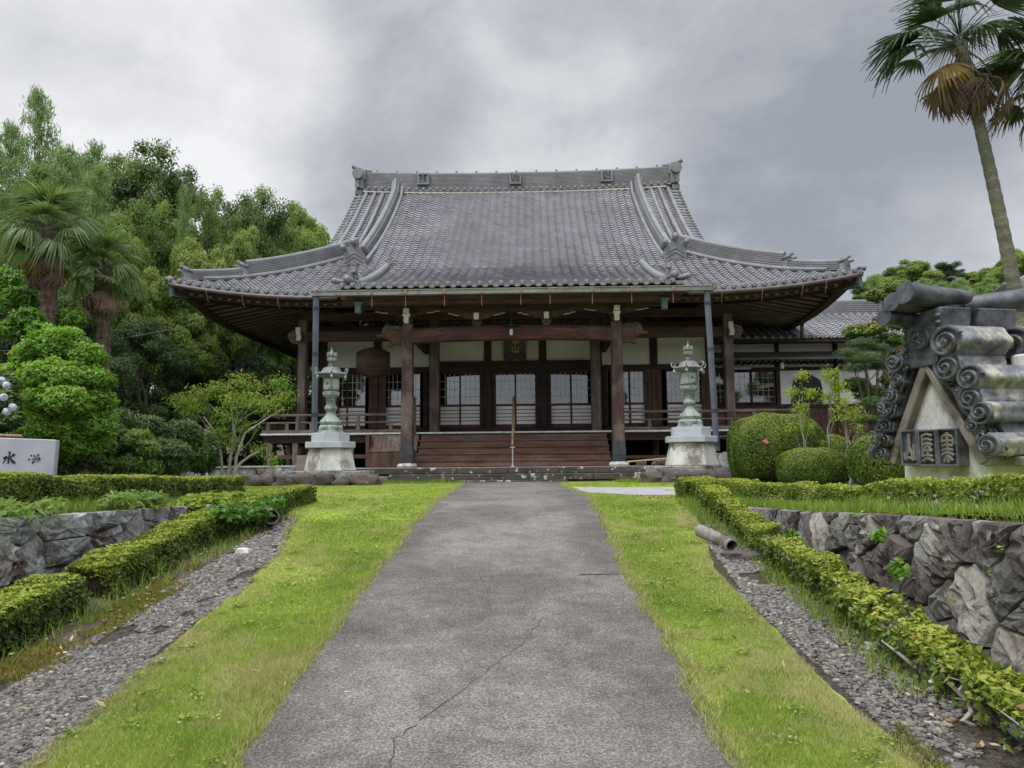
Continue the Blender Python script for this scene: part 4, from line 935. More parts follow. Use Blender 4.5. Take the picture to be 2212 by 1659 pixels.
# carved animal heads outside the posts
for sgn in (-1, 1):
    k = MB(); x0 = sgn * (KP + .15)
    out = [(0, 4.02), (.10, 4.0), (.22, 4.03), (.38, 3.96), (.50, 3.99), (.44, 4.06), (.34, 4.10), (.40, 4.16), (.50, 4.20), (.60, 4.25), (.74, 4.24), (.80, 4.29), (.76, 4.35), (.66, 4.33), (.62, 4.40), (.60, 4.52), (.52, 4.60), (.40, 4.62), (.30, 4.585), (.18, 4.60), (0, 4.55)]
    k.prism([(x0 + sgn * a, z) for a, z in out], -4.60, -4.40); o = k.build('carved_beast_head', M['mid_x'], hall, bevel=.03, seg=2)
    k = MB()
    for q in range(9):
        a0 = q * .62; P = [(x0 + sgn * (.12 + .05 * q + .05 * math.cos(a0 + f * 4)), -4.615, 4.50 - .03 * q % .2 + .07 * math.sin(a0 + f * 4) * (1 - f * .4)) for f in np.linspace(0, 1, 9)]; k.tube(P, .014, 5)
    k.lathe([(.03, 0), (.03, .04), (.012, .05)], 8, (x0 + sgn * .46, -4.6, 4.36)); k.build('carving', M['grey_x'], o)
# long bracket arms with pale scalloped edges, above the beam
def bracket(cx, cz, w, h, y=-4.5, ends=True):
    k = MB(); hw = w / 2
    sc = [(0, 0), (.16, 0), (.20, .10), (.42, .13), (.46, .26), (.62, .29), (.66, .36), (.80, .38), (.86, .46), (1.0, .50), (1.0, 1.0)]
    R_ = [(cx + hw * a, cz + h * b) for a, b in sc]; L_ = [(cx - hw * a, cz + h * b) for a, b in sc]
    k.prism(L_[::-1] + R_[1:], y - .10, y + .10); o = k.build('bracket_arm', M['mid_x'], hall)
    e = MB()
    for S in (R_, L_):
        if ends: e.tube([(a, y - .105, b) for a, b in S[5:-1]], .013, 4)
    if ends: e.build('pale_edge', M['cream'], o)
    return o
for x in (-KP, KP): bracket(x, 4.86, 1.9, .30)
for x in (-1.03, 1.03):
    k = MB(); k.lathe([(.12, 0), (.15, .05), (.20, .12), (.20, .17)], 4, (x, -4.5, 4.53), R(45)); k.build('frog_block', M['mid_x'], hall); bracket(x, 4.72, 1.7, .42)
    k = MB(); k.bx(x - .075, x + .075, -4.78, -4.6, 4.72, 4.92); k.build('white_nose', M['cream'], hall, bevel=.02)
for x in (-KP, KP):
    k = MB(); k.prism([(x - .07, 4.62), (x + .07, 4.62), (x + .07, 4.78), (x + .11, 4.86), (x + .11, 4.90), (x - .11, 4.90), (x - .11, 4.86), (x - .07, 4.78)], -4.86, -4.72); k.bx(x - .085, x + .085, -4.90, -4.72, 4.91, 5.06); k.build('white_nose', M['cream'], hall, bevel=.012)
k = MB(); k.bx(-4.6, 4.6, -4.62, -4.38, 5.10, 5.34); k.bx(-4.0, 4.0, -4.56, -4.44, 4.98, 5.09); k.build('porch_purlin', M['mid_x'], hall)
k = MB()   # tie beams from porch posts to the body
for x in (-KP, KP): k.bx(x - .10, x + .10, -4.33, -.1, 4.35, 4.62)
k.build('tie_beam', M['dark_y'], hall)
lk = MB(); lk.bx(-2.2, 2.2, -1.55, -1.45, 5.0, 5.16); lk.build('carved_transom', M['gold'], hall) if False else None

# ---- body walls
WX = [-6.80, -4.86, -2.92, -.97, .97, 2.92, 4.86, 6.80]
k = MB()
for x in WX: k.bx(x - .13, x + .13, -.13, .13, 1.50, 5.6)
k.build('wall_post', M['dark_z'], hall)
k = MB()
for x in (-2.75, 2.75): k.bx(x - .16, x + .16, -1.0, -.68, 1.5, 5.7)
k.build('inner_porch_post', M['grey_z'], hall)
k = MB(); k.bx(-6.93, 6.93, -.17, .10, 3.70, 3.90); k.bx(-2.92, 2.92, -.175, -.171, 3.90, 4.08); k.bx(-6.93, 6.93, -.20, .10, 1.50, 1.74); k.build('lintel_and_sill', M['dark_x'], hall)
k = MB(); k.bx(-6.93, 6.93, -.15, .12, 5.10, 5.40); k.build('head_beam', M['mid_x'], hall)
k = MB()
for a, b in zip(WX[:-1], WX[1:]): k.bx(a + .13, b - .13, -.03, .03, 3.90, 5.10)
k.build('plaster_panel', M['plaster'], hall)
k = MB(); k.bx(-6.9, -6.7, .13, 11.5, .4, 5.6); k.bx(6.7, 6.9, .13, 11.5, .4, 5.6); k.bx(-6.9, 6.9, 11.5, 11.7, .4, 5.6); k.build('side_and_back_wall', M['dark_z'], hall)
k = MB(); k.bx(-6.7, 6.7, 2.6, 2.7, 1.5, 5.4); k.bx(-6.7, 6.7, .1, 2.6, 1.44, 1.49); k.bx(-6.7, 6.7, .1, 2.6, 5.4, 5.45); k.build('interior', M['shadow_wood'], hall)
# sliding doors: each leaf is frame, glass, lattice, lower board
def door_leaf(cx, w, z0=1.74, z1=3.70, y=-.06, curtain=True):
    fr = MB(); t_ = .032; zm = 2.52
    fr.bx(cx - w / 2, cx - w / 2 + t_, y - .02, y + .02, z0, z1); fr.bx(cx + w / 2 - t_, cx + w / 2, y - .02, y + .02, z0, z1)
    for a, b in ((z0, z0 + .12), (zm - .03, zm + .05), (z1 - .05, z1)): fr.bx(cx - w / 2 + t_, cx + w / 2 - t_, y - .018, y + .018, a, b)
    for q in range(1, 5): zz = z0 + .12 + (zm - .03 - z0 - .12) * q / 5; fr.bx(cx - w / 2 + t_, cx + w / 2 - t_, y - .017, y + .005, zz - .012, zz + .012)
    d = fr.build('sliding_door', M['red_z'], hall)
    gl = MB(); gl.add([(cx - w / 2 + t_, y, zm + .05), (cx + w / 2 - t_, y, zm + .05), (cx + w / 2 - t_, y, z1 - .05), (cx - w / 2 + t_, y, z1 - .05)], [(0, 1, 2, 3)]); gl.build('glass', M['glass'], d)
    la = MB()
    for q in range(1, 4): xx = cx - w / 2 + t_ + (w - 2 * t_) * q / 4; la.bx(xx - .008, xx + .008, y - .012, y - .002, zm + .05, z1 - .05)
    for q in range(1, 4): zz = zm + .05 + (z1 - zm - .1) * q / 4; la.bx(cx - w / 2 + t_, cx + w / 2 - t_, y - .012, y - .004, zz - .008, zz + .008)
    la.build('lattice', M['cream'], d)
    bp = MB(); bp.bx(cx - w / 2 + t_, cx + w / 2 - t_, y - .004, y + .008, z0 + .12, zm - .03); bp.build('lower_panel', M['paper'], d)
for a, b in zip(WX[:-1], WX[1:]):
    c = (a + b) / 2
    if abs(c) < 2.5: w = (b - a - .50) / 2; door_leaf(c - w / 2, w); door_leaf(c + w / 2 + .001, w, y=-.10)
    else:
        w = .66; s = .10 if c < 0 else -.10
        door_leaf(c - w / 2 - s, w); door_leaf(c + w / 2 - s + .001, w, y=-.10)
# folded board shutters standing at every post
def shutter(cx, w, dark=False, y=-.24):
    k = MB(); n = 4 if w > .35 else 2
    for q in range(n):
        x0 = cx - w / 2 + w * q / n; k.bx(x0 + .004, x0 + w / n - .004, y - .012 * (q % 2), y + .03, 1.76, 3.72)
    m = M['dark_z'] if dark else M['mid_z']; o = k.build('board_shutter', m, hall)
    f = MB()
    for z in (2.05, 2.55, 3.05, 3.5):
        for q in range(n * 2): x0 = cx - w / 2 + w * (q + .5) / (n * 2); f.bx(x0 - .008, x0 + .008, y - .020, y - .0125, z - .02, z + .02)
    f.build('metal_fitting', M['black_metal'], o)
for x in WX[2:6]: shutter(x, .26, True); shutter(x - .21, .14, True, -.30); shutter(x + .21, .14, True, -.30)
for x, w in ((-6.62, .30), (-6.30, .22), (-4.98, .34), (-4.66, .26), (-3.15, .16), (3.15, .16), (4.60, .26), (4.92, .34), (6.60, .3)): shutter(x, w)
k = MB()
for x, z in ((-6.28, 3.2), (-4.66, 3.2)): k.tube([(x, -.262, z), (x, -.25, z)], .13, 18); k.bx(x - .14, x + .14, -.262, -.25, 2.72, 2.80)
k.build('drum_fitting', M['red_z'], hall)

# ---- veranda
k = MB(); k.bx(-8.05, 9.2, -2.62, -.2, 1.42, 1.50); k.bx(-8.05, -6.95, -.2, 11, 1.42, 1.50); k.bx(6.95, 9.2, -.2, 3.0, 1.42, 1.50); k.build('veranda_floor', M['grey_y'], hall)
k = MB(); k.bx(-8.07, 9.2, -2.70, -2.622, 1.455, 1.505); k.build('white_floor_edge', M['white_edge'], hall)
j = MB()
for x in np.arange(-7.8, 9.2, .62): j.bx(x, x + .008, -2.705, -2.7005, 1.455, 1.505)
j.build('edge_joint', M['ink'], hall)
k = MB(); k.bx(-8.0, -2.98, -2.56, -2.40, 1.20, 1.42); k.bx(3.0, 9.2, -2.56, -2.40, 1.20, 1.42); k.bx(-7.9, -7.75, -2.4, 8, 1.2, 1.42); k.build('veranda_beam', M['dark_x'], hall)
k = MB()
for x in (-7.82, -7.0, -5.2, -3.3, 3.3, 5.2, 7.0, 8.8): k.bx(x - .08, x + .08, -2.55, -2.41, .40, 1.20)
for y in (-.6, 1.6, 4): k.bx(-7.9, -7.76, y, y + .14, .3, 1.2)
for x in WX: k.bx(x - .1, x + .1, -.1, .1, .35, 1.49)
k.build('veranda_leg', M['grey_z'], hall)
k = MB(); k.bx(-8.0, -3.0, -2.52, -2.44, .70, .82); k.bx(3.0, 9.0, -2.52, -2.44, .62, .72); k.build('tie_rail', M['mid_x'], hall)
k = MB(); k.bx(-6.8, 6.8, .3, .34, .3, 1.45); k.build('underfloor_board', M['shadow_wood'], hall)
# railings
def railing(xa, xb, posts):
    k = MB(); y = -2.45
    k.tube([(xa, y, 2.10), ((xa + xb) / 2, y, 2.09), (xb, y, 2.10)], .042, 8); k.tube([(xa - .02, y, 1.85), (xb, y, 1.85)], .032, 8); k.bx(min(xa, xb) - .05, max(xa, xb), y - .06, y + .06, 1.50, 1.62)
    o = k.build('railing', M['grey_x'], hall); p = MB()
    for x, h in posts: p.bx(x - .055, x + .055, y - .05, y + .05, 1.62, h)
    p.build('baluster', M['grey_z'], o)
railing(-8.05, -3.28, [(-7.9, 1.83), (-7.3, 1.83), (-6.95, 2.07), (-6.5, 1.83), (-5.0, 2.07), (-3.95, 1.83)])
railing(3.28, 9.2, [(4.3, 1.83), (5.6, 2.07), (6.9, 1.83), (7.6, 2.07), (8.5, 1.83)])
k = MB()
for x in (-7.98,):
    for z, r in ((2.10, .042), (1.85, .032)): k.tube([(x, -2.7, z), (x, 6, z)], r, 8)
k.build('side_railing', M['grey_y'], hall)
for sgn in (-1, 1):   # newel posts with onion finials by the stairs
    k = MB(); x = sgn * 3.18; k.lathe([(.085, 0), (.085, .95)], 12, (x, -2.75, 1.1)); o = k.build('newel_post', M['grey_z'], hall, smooth=True)
    f = MB(); f.lathe([(.09, 0), (.09, .16), (.11, .18), (.085, .22), (.10, .30), (.09, .36), (.04, .42), (.012, .47)], 14, (x, -2.75, 2.05)); f.build('finial', M['verdigris'], o, smooth=True)
# corner posts of the outer gallery
for sgn in (-1, 1):
    k = MB(); x = sgn * 7.05; k.bx(x - .14, x + .14, -1.84, -1.56, 1.50, 5.35); o = k.build('gallery_post', M['grey_z'], hall, bevel=.02)
    k = MB(); k.bx(x - .09, x + .09, -2.2, -1.85, 4.55, 4.86)
    k.prism([(x + sgn * .145, 4.50), (x + sgn * .36, 4.55), (x + sgn * .45, 4.66), (x + sgn * .52, 4.76), (x + sgn * .47, 4.92), (x + sgn * .30, 5.0), (x + sgn * .145, 5.0)], -1.78, -1.62); k.build('bracket', M['grey_x'], o, bevel=.02)
    k = MB(); k.prism([(x - .08, 4.56), (x + .06, 4.56), (x + .09, 4.70), (x + .05, 4.84), (x + .06, 5.0), (x - .10, 5.0), (x - .09, 4.84), (x - .05, 4.70)], -2.26, -2.19); k.build('white_nose', M['cream'], o)
k = MB(); k.bx(-7.05, -3.2, -1.80, -1.60, 4.60, 4.92); k.bx(3.2, 7.05, -1.80, -1.60, 4.60, 4.92); k.bx(-7.2, 7.2, -1.82, -1.58, 5.30, 5.55); k.build('gallery_beam', M['mid_x'], hall)
k = MB()
for sgn in (-1, 1): k.bx(sgn * 7.05 - .09, sgn * 7.05 + .09, -1.56, 0, 4.62, 4.88)
k.build('gallery_tie', M['mid_y'], hall)
# wooden stairs
k = MB(); N_ = 5; z0, z1 = .42, 1.44
for i_ in range(N_):
    zt = z0 + (z1 - z0) * (i_ + 1) / N_; zb = z0 + (z1 - z0) * i_ / N_; y = -4.16 + .29 * i_
    if i_ < N_ - 1: k.bx(-2.90, 2.90, y - .03, y + .30, zt - .045, zt)
    k.bx(-2.89, 2.89, y, y + .03, zb + .002 if i_ else zb, zt - .046)
st = k.build('wooden_stairs', M['stair'], hall, bevel=.008)
# box skirt left of the stairs
k = MB(); k.add([(-4.55, -3.15, .42), (-3.0, -3.15, .42), (-3.0, -3.15, .93), (-4.55, -3.15, .93), (-4.55, -2.75, 1.42), (-3.0, -2.75, 1.42)], [(0, 1, 2, 3)]); k.build('skirt_board', M['mid_z'], hall)
k = MB()
for q in range(11): x0 = -4.55 + 1.55 * q / 11; k.add([(x0 + .004, -3.17, .90), (x0 + .137, -3.17, .90), (x0 + .137, -2.77, 1.42), (x0 + .004, -2.77, 1.42), (x0 + .004, -3.14, .90), (x0 + .137, -3.14, .90), (x0 + .137, -2.74, 1.42), (x0 + .004, -2.74, 1.42)], [(0, 1, 2, 3), (0, 4, 5, 1), (0, 3, 7, 4), (1, 5, 6, 2)])
k.build('slanted_skirt_board', M['grey_z'], hall)
k = MB(); k.bx(-4.6, -4.5, -3.16, -2.6, .42, 1.42); k.build('skirt_end', M['mid_z'], hall)

# handrail up the stairs
hr = thing('stair_handrail', 'brown wooden handrail on steel posts in the middle of the temple stairs', 'handrail')
hr.location = hall.location; hr.rotation_euler = hall.rotation_euler
k = MB(); k.tube([(0, -4.62, 1.02), (0, -4.40, 1.30), (0, -2.75, 2.58)], .033, 10); k.build('rail', M['tan_z'], hr, smooth=True)
k = MB(); k.tube([(0, -4.55, .40), (0, -4.55, 1.16)], .021, 10); k.lathe([(.07, 0), (.07, .012), (.03, .05)], 12, (0, -4.55, .395)); k.bx(-.07, .07, -4.58, -4.52, .95, .98); k.build('post', M['steel'], hr, smooth=True)
k = MB(); k.tube([(0, -2.8, 1.5), (0, -2.8, 2.54)], .021, 10); k.build('post', M['steel'], hr, smooth=True)

# ---- stone platform
pf = thing('stone_platform', 'stepped dark stone platform with pale lichen under the temple stairs', 'platform'); pf.location = hall.location; pf.rotation_euler = hall.rotation_euler
M['curb'] = tintstone('dark_curb_stone', [(0, (.085, .072, .062)), (1, (.16, .14, .125))], .9, [((.045, .038, .034), .48, .62, 1.2), ((.46, .46, .43), .585, .61, 5.5)], 12, .4)
def slab(mb, x0, x1, y0, y1, z0, z1, n):
    xs_ = np.linspace(x0, x1, n + 1)
    for a, b in zip(xs_[:-1], xs_[1:]): mb.bx(a + .003, b - .003, y0, y1, z0, z1)
k = MB(); slab(k, -4.3, 4.1, -5.75, -5.3, .23, .395, 6); k.build('top_curb', M['curb'], pf, bevel=.015)
k = MB(); slab(k, -3.3, 3.6, -6.15, -5.76, .06, .225, 5); k.build('middle_step', M['curb'], pf, bevel=.015)
k = MB(); slab(k, -1.5, 1.5, -6.5, -6.16, -.05, .065, 2); k.build('lowest_step', M['curb'], pf, bevel=.012)
k = MB(); k.bx(-6.9, 6.9, -5.29, 0, -.05, .40); k.build('paved_floor', M['concrete'], pf)
k = MB(); k.bx(-6.9, -4.31, -5.8, -5.3, -.05, .30); k.bx(4.11, 6.9, -5.8, -5.3, -.05, .30); k.build('side_curb', M['granite_stain'], pf, bevel=.02)
# ------------------------------------------------------------------ bronze lanterns
def lantern(loc, rz, label, lamp):
    t = thing('bronze_lantern', label, 'lantern', loc, rz, None)
    k = MB(); n = 6; rot = R(30)
    def P(prof, m, name, nn=6, smooth=False, bevel=.008, par=t, rr=rot):
        b = MB(); b.lathe(prof, nn, (0, 0, 0), rr); return b.build(name, m, par, smooth=smooth, bevel=bevel)
    P([(.70, 0), (.57, .575)], M['granite'], 'stone_base', 8, rr=R(22.5))
    P([(.68, .58), (.68, .735)], M['granite_blue'], 'stone_slab', 8, rr=R(22.5), bevel=.012)
    P([(.52, .736), (.52, .965)], M['granite_blue'], 'stone_block', 8, rr=R(22.5), bevel=.012)
    b = P([(.37, .966), (.39, .985), (.36, 1.0), (.345, 1.03), (.345, 1.13), (.30, 1.17)], M['bronze'], 'bronze_foot')
    c = MB()
    for q in range(6):
        a = R(60 * q); r = .305
        for e_ in (-1, 1):
            cx = math.cos(a) * r - math.sin(a) * .035 * e_; cy = math.sin(a) * r + math.cos(a) * .035 * e_
            P_ = [(cx - math.sin(a) * .032 * math.cos(w_), cy + math.cos(a) * .032 * math.cos(w_), 1.08 + .028 * math.sin(w_)) for w_ in np.linspace(0, 6.28, 11)]; c.tube(P_, .007, 4)
    c.build('ring_ornament', M['bronze_dark'], b)
    P([(.25, 1.17), (.27, 1.20), (.285, 1.25), (.26, 1.30), (.22, 1.335), (.21, 1.36)], M['bronze'], 'lotus_ring', 24, True, 0)
    P([(.21, 1.36), (.165, 1.39), (.13, 1.45), (.115, 1.50), (.12, 1.53), (.155, 1.56), (.165, 1.60), (.16, 1.65), (.13, 1.69), (.12, 1.72), (.125, 1.80), (.14, 1.83), (.135, 1.86), (.12, 1.87)], M['bronze'], 'stem', 20, True, 0)
    P([(.13, 1.87), (.19, 1.91), (.245, 1.955), (.25, 1.96), (.25, 2.035), (.20, 2.04), (.18, 2.08)], M['bronze'], 'platform')
    fb = P([(.23, 2.085), (.235, 2.10), (.235, 2.39), (.21, 2.41)], M['bronze'], 'fire_box')
    w = MB(); l = MB(); r = .235 * math.cos(R(30))
    for q in range(6):
        a = R(60 * q); ca, sa = math.cos(a), math.sin(a); f = lambda u, v, d: (ca * (r + d) - sa * u, sa * (r + d) + ca * u, 2.25 + v)
        w.add([f(-.085, -.10, .003), (f(.085, -.10, .003)), f(.085, .10, .003), f(-.085, .10, .003)], [(0, 1, 2, 3)])
        for s_ in np.arange(-.18, .19, .034):
            for sg in (-1, 1):
                pts = [(u, sg * u + s_) for u in np.linspace(-.085, .085, 18) if abs(sg * u + s_) < .10]
                if len(pts) > 1: l.tube([f(pts[0][0], pts[0][1], .006), f(pts[-1][0], pts[-1][1], .006)], .0036, 4, False)
        if q % 2 == 0:
            for z_ in range(8): aa = R(45 * z_); l.tube([f(0, .0, .012), f(.035 * math.cos(aa), .035 * math.sin(aa), .012)], [.014, .008], 4)
    w.build('white_screen', mat('screen_white', (.80, .82, .80), (.86, .88, .86), 3, .6, 0), fb); l.build('lattice', M['bronze_dark'], fb)
    P([(.22, 2.41), (.37, 2.46), (.40, 2.50), (.36, 2.515), (.27, 2.57), (.24, 2.62), (.22, 2.66), (.16, 2.69), (.07, 2.70)], M['bronze_dark'], 'lantern_roof', 12, True, 0, rr=R(0))
    a_ = MB(); bl = MB()
    for q in range(6):
        a = R(60 * q + 30); ca, sa = math.cos(a), math.sin(a)
        pr = [(.24, 2.545), (.32, 2.515), (.40, 2.51), (.455, 2.54), (.475, 2.60), (.45, 2.645), (.415, 2.635), (.418, 2.605)]
        a_.tube([(ca * u, sa * u, z) for u, z in pr], [.022, .022, .020, .018, .016, .014, .014, .018], 6); a_.lathe([(.03, 0), (.02, .035)], 6, (ca * .36, sa * .36, 2.515))
        bl.lathe([(.045, 0), (.038, .03), (.030, .07), (.012, .09), (.004, .12)], 10, (ca * .40, sa * .40, 2.38)); bl.lathe([(.01, -.03), (.01, 0)], 6, (ca * .40, sa * .40, 2.38))
    a_.build('curled_arm', M['bronze'], t, smooth=True); bl.build('bell', M['bronze'], t, smooth=True)
    P([(.075, 2.70), (.08, 2.76), (.05, 2.80), (.045, 2.83)], M['bronze_dark'], 'neck', 12, True, 0)
    P([(.05, 2.82), (.11, 2.86), (.125, 2.93), (.125, 2.94), (.09, 2.945)], M['bronze'], 'lotus_bowl', 12, True, 0)
    P([(.05, 2.945), (.085, 2.99), (.08, 3.05), (.04, 3.10), (.015, 3.16), (.004, 3.24)], M['bronze_dark'], 'jewel', 14, True, 0)
    fl = MB()
    for q in range(8):
        a = R(45 * q); ca, sa = math.cos(a), math.sin(a); fl.tube([(ca * .07, sa * .07, 2.95), (ca * .12, sa * .12, 3.0), (ca * .105, sa * .105, 3.06), (ca * .125, sa * .125, 3.09)], [.012, .022, .014, .003], 5)
    fl.build('flame', M['bronze'], t, smooth=True)
    if lamp:
        b = MB(); b.lathe([(.01, -.05), (.05, -.03), (.055, .01), (.045, .04), (.02, .055)], 12, (.06, -.26, 2.46)); b.build('white_lamp', M['white_plaster'], t, smooth=True)
    return t
def wor(x, y, z=0):
    a = R(-1.5); c, s = math.cos(a), math.sin(a); return (.12 + c * x - s * y, 27 + s * x + c * y, z)
lantern(wor(-4.66, -7.1, .36), R(14), 'green bronze lantern on a tapered white stone base at the left side of the stairs', False)
lantern(wor(4.66, -7.0, .42), R(40), 'green bronze lantern with a white bulb under its roof right of the stairs', True)
M['rock'] = tintstone('rock', [(0, (.10, .085, .085)), (1, (.17, .15, .15))], .9, [((.13, .085, .075), .50, .62, 1.6), ((.32, .31, .32), .60, .72, 3.6)], 8, .8)
def plinth(x, y, z, w, lab1, lab2, x0, x1, seed, yr):
    p = thing('lantern_plinth', lab1, 'plinth', wor(x, y, 0), R(-1.5))
    k = MB()
    for q in range(3): k.bx(-w / 2 + q * w / 3 + .003, -w / 2 + (q + 1) * w / 3 - .003, -.75, .75, z - .17, z)
    k.build('stained_slab', M['granite_stain'], p, bevel=.015)
    k = MB(); k.bx(x0 + .05, x1 - .05, -.9, 1.5, -.1, z - .175); k.build('mortar_bed', M['concrete'], p)
    e = thing('rock_edging', lab2, 'rock edging', wor(x, y, 0), R(-1.5)); rs = random.Random(seed)
    xx = x0
    while xx < x1:
        ww = rs.uniform(.35, .62); b = MB(); rock_mesh(b, (xx + ww / 2, yr + rs.uniform(-.05, .05), (z - .18) * .5 + rs.uniform(-.02, .03)), (ww * 1.12, .45 * rs.uniform(.8, 1.2), (z - .1) * rs.uniform(1.0, 1.55)), seed + xx, rs.uniform(-.4, .4), sub=3, amp=.24); b.build('rock', M['rock'], e, smooth=True, auto=70); xx += ww * .92
    return p
plinth(-4.66, -7.1, .35, 2.0, 'stained stone slab carrying the left bronze lantern', 'row of rough purple rocks below the left lantern', -1.75, 1.35, 3, -1.0)
plinth(4.66, -7.0, .41, 2.15, 'stained stone slab carrying the right bronze lantern', 'row of rough rocks below the right lantern', -1.35, 1.75, 8, -.95)
# concrete blocks behind the lanterns
k = MB(); k.bx(-.32, .32, -.25, .25, 0, .74); o = k.build('concrete_block', M['concrete_tan'], None, bevel=.012); o.location = wor(-5.42, -6.2, .02); tag(o, 'plain tan concrete block beside the left lantern base', 'concrete block')
k = MB(); k.bx(-.75, .55, -.25, .25, 0, .68); o = k.build('concrete_block', M['concrete'], None, bevel=.012); o.location = wor(5.75, -5.75, .05); tag(o, 'grey concrete block under the foot of the right downpipe', 'concrete block')
dsk = thing('stone_disc', 'round pale carved stone disc leaning between right lantern and clipped bush', 'stone disc', wor(5.42, -7.6, .36), R(-1.5))
k = MB(); k.tube([(0, 0, .19), (0, .06, .19)], .20, 28); k.build('disc', M['granite'], dsk)
k = MB()
for r in (.185, .13): k.tube([(r * math.cos(a), -.004, .19 + r * math.sin(a)) for a in np.linspace(0, 6.2832, 33)], .006, 4)
for q in range(6): a = R(60 * q); k.tube([(.03 * math.cos(a), -.004, .19 + .03 * math.sin(a)), (.07 * math.cos(a + .5), -.006, .19 + .07 * math.sin(a + .5)), (.11 * math.cos(a), -.004, .19 + .11 * math.sin(a))], .012, 5)
k.build('carving', M['granite_blue'], dsk)
# iron hoops of old rain chains near the pipes
k = MB(); k.tube([(-5.95, -5.3, .75), (-5.85, -5.3, .72), (-5.62, -5.3, 1.0), (-5.45, -5.3, 1.18), (-5.2, -5.3, 1.24)], .016, 6); k.tube([(-6.06 + .06 * math.cos(a), -5.3, .82 + .06 * math.sin(a)) for a in np.linspace(0, 6.28, 14)], .012, 5)
o = k.build('curved_iron_bracket', M['black_metal'], None, smooth=True); o.location = hall.location; o.rotation_euler = hall.rotation_euler; tag(o, 'thin curved iron bracket between the left block and lantern', 'bracket')
k = MB(); k.tube([(5.9 + .55 * math.cos(a), -5.6, .78 + .42 * math.sin(a)) for a in np.linspace(0, math.pi, 14)], .016, 6)
o = k.build('iron_hoop', M['black_metal'], None, smooth=True); o.location = hall.location; o.rotation_euler = hall.rotation_euler; tag(o, 'thin black iron hoop around the foot of the right downpipe', 'hoop')
# bamboo rod and small things under the right veranda
k = MB(); k.tube([(3.25, -5.0, .52), (5.1, -4.9, .66)], .022, 8); o = k.build('bamboo_pole', mat('bamboo_yellow', (.40, .28, .12), (.52, .38, .18), 3, .6, 0), None); o.location = hall.location; o.rotation_euler = hall.rotation_euler; tag(o, 'yellow bamboo pole lying beside the right porch post', 'pole')
for q, (x, y, z, d, lb) in enumerate([(3.75, -4.3, .46, (.3, .2, .16), 'dark rounded stone under the bamboo pole nearest the porch post'), (4.35, -4.2, .48, (.5, .3, .2), 'larger dark stone behind the bamboo pole'), (4.85, -4.6, .47, (.34, .25, .18), 'pale stone at the outer end of the bamboo pole')]):
    b = MB(); rock_mesh(b, (0, 0, 0), d, q + 2); o = b.build('stone', M['granite'] if q == 2 else M['rock'], None, smooth=True, auto=70); o.location = wor(x, y, z); tag(o, lb, 'stone')
# low stone wall left of the platform
w = stone_wall('low_stone_wall', (-10.6, 21.0), (-5.75, 20.9), -.1, lambda u: .46, (0, -1), None, 31, M['stone_l'], .06, .02, cell=.42)
tag(w, 'low grey stone wall with pale coping left of the temple platform', 'stone wall')
k = MB(); k.bx(-10.7, -5.7, 20.85, 21.4, .455, .50); k.build('coping', M['concrete'], w)

# ------------------------------------------------------------------ drum, plaque, lamp
dr = thing('hanging_drum', 'big dark wooden barrel drum hanging under the left eaves', 'drum', wor(-4.55, -2.35, 3.78), R(8))
k = MB(); pr = [(.50 - .155 * (u / .52) ** 2, u) for u in np.linspace(-.52, .52, 15)]
V = MB(); V.lathe(pr, 28); k.add([(z, x, y) for x, y, z in V.v], V.f); k.build('barrel', woodm('drum_wood', (.040, .024, .018), (.085, .052, .038), 'x', .55), dr, smooth=True)
for s in (-1, 1):
    k = MB(); V = MB(); V.lathe([(.30, 0), (.345, .0), (.352, .04), (.345, .06)], 28); k.add([(s * (.535 - z), x, y) for x, y, z in V.v], V.f); k.build('drum_head', M['mid_y'], dr, smooth=True)
k = MB(); k.tube([(.09 * math.cos(a) - .02, -.36, .33 + .07 * math.sin(a)) for a in np.linspace(0, 6.28, 16)], .014, 6); k.build('iron_ring', M['black_metal'], dr)
k = MB(); 
for x0, x1 in ((-.3, -.42), (.0, -.06), (.22, .15), (.45, .7)): k.tube([(x0, 0, .44), (x1, .05, 1.35)], .010, 5)
k.build('hanging_cord', M['black_metal'], dr)
pq = thing('name_plaque', 'dark wooden temple name plaque with gold frame and gold character above the centre door', 'plaque', wor(0, -.62, 4.62), R(-1.5))
k = MB(); k.box((0, 0, 0), (.78, .05, 1.1), rx=R(12)); k.build('board', M['lacquer'], pq)
k = MB(); c12, s12 = math.cos(R(12)), math.sin(R(12))
def pqp(x, z, d=-.04): return (x, d * c12 - z * s12, z * c12 + d * s12)
for s in (-1, 1):
    for q in range(15): z = -.5 + q * .073; k.tube([pqp(s * (.42 + .012 * (q % 2)), z), pqp(s * (.42 + .012 * ((q + 1) % 2)), z + .073)], .014, 4)
k.tube([pqp(-.45, -.56), pqp(-.36, -.56)], .018, 4); k.tube([pqp(.45, -.56), pqp(.36, -.56)], .018, 4); k.tube([pqp(x, -.545 + .01 * math.sin(x * 40)) for x in np.linspace(-.17, .17, 12)], .012, 4)
k.build('gilt_frame', M['gold'], pq)
glyph('山', .30, .03, M['gold'], pq, pqp(.02, -.18, -.06), (R(90 + 12), 0, 0)); glyph('屋', .26, .03, M['gold'], pq, pqp(.02, .12, -.06), (R(90 + 12), 0, 0)); glyph('陣', .26, .03, M['gold'], pq, pqp(.02, .40, -.06), (R(90 + 12), 0, 0))
k = MB()
for s in (-1, 1): k.prism([(s * .05, -.52), (s * .10, -.40), (s * .22, -.36), (s * .32, -.48), (s * .36, -.60), (s * .30, -.72), (s * .25, -.60), (s * .18, -.56), (s * .16, -.70), (s * .12, -.60)], -.20, -.08)
k.build('carved_dark_ornament', M['lacquer'], pq, bevel=.012)
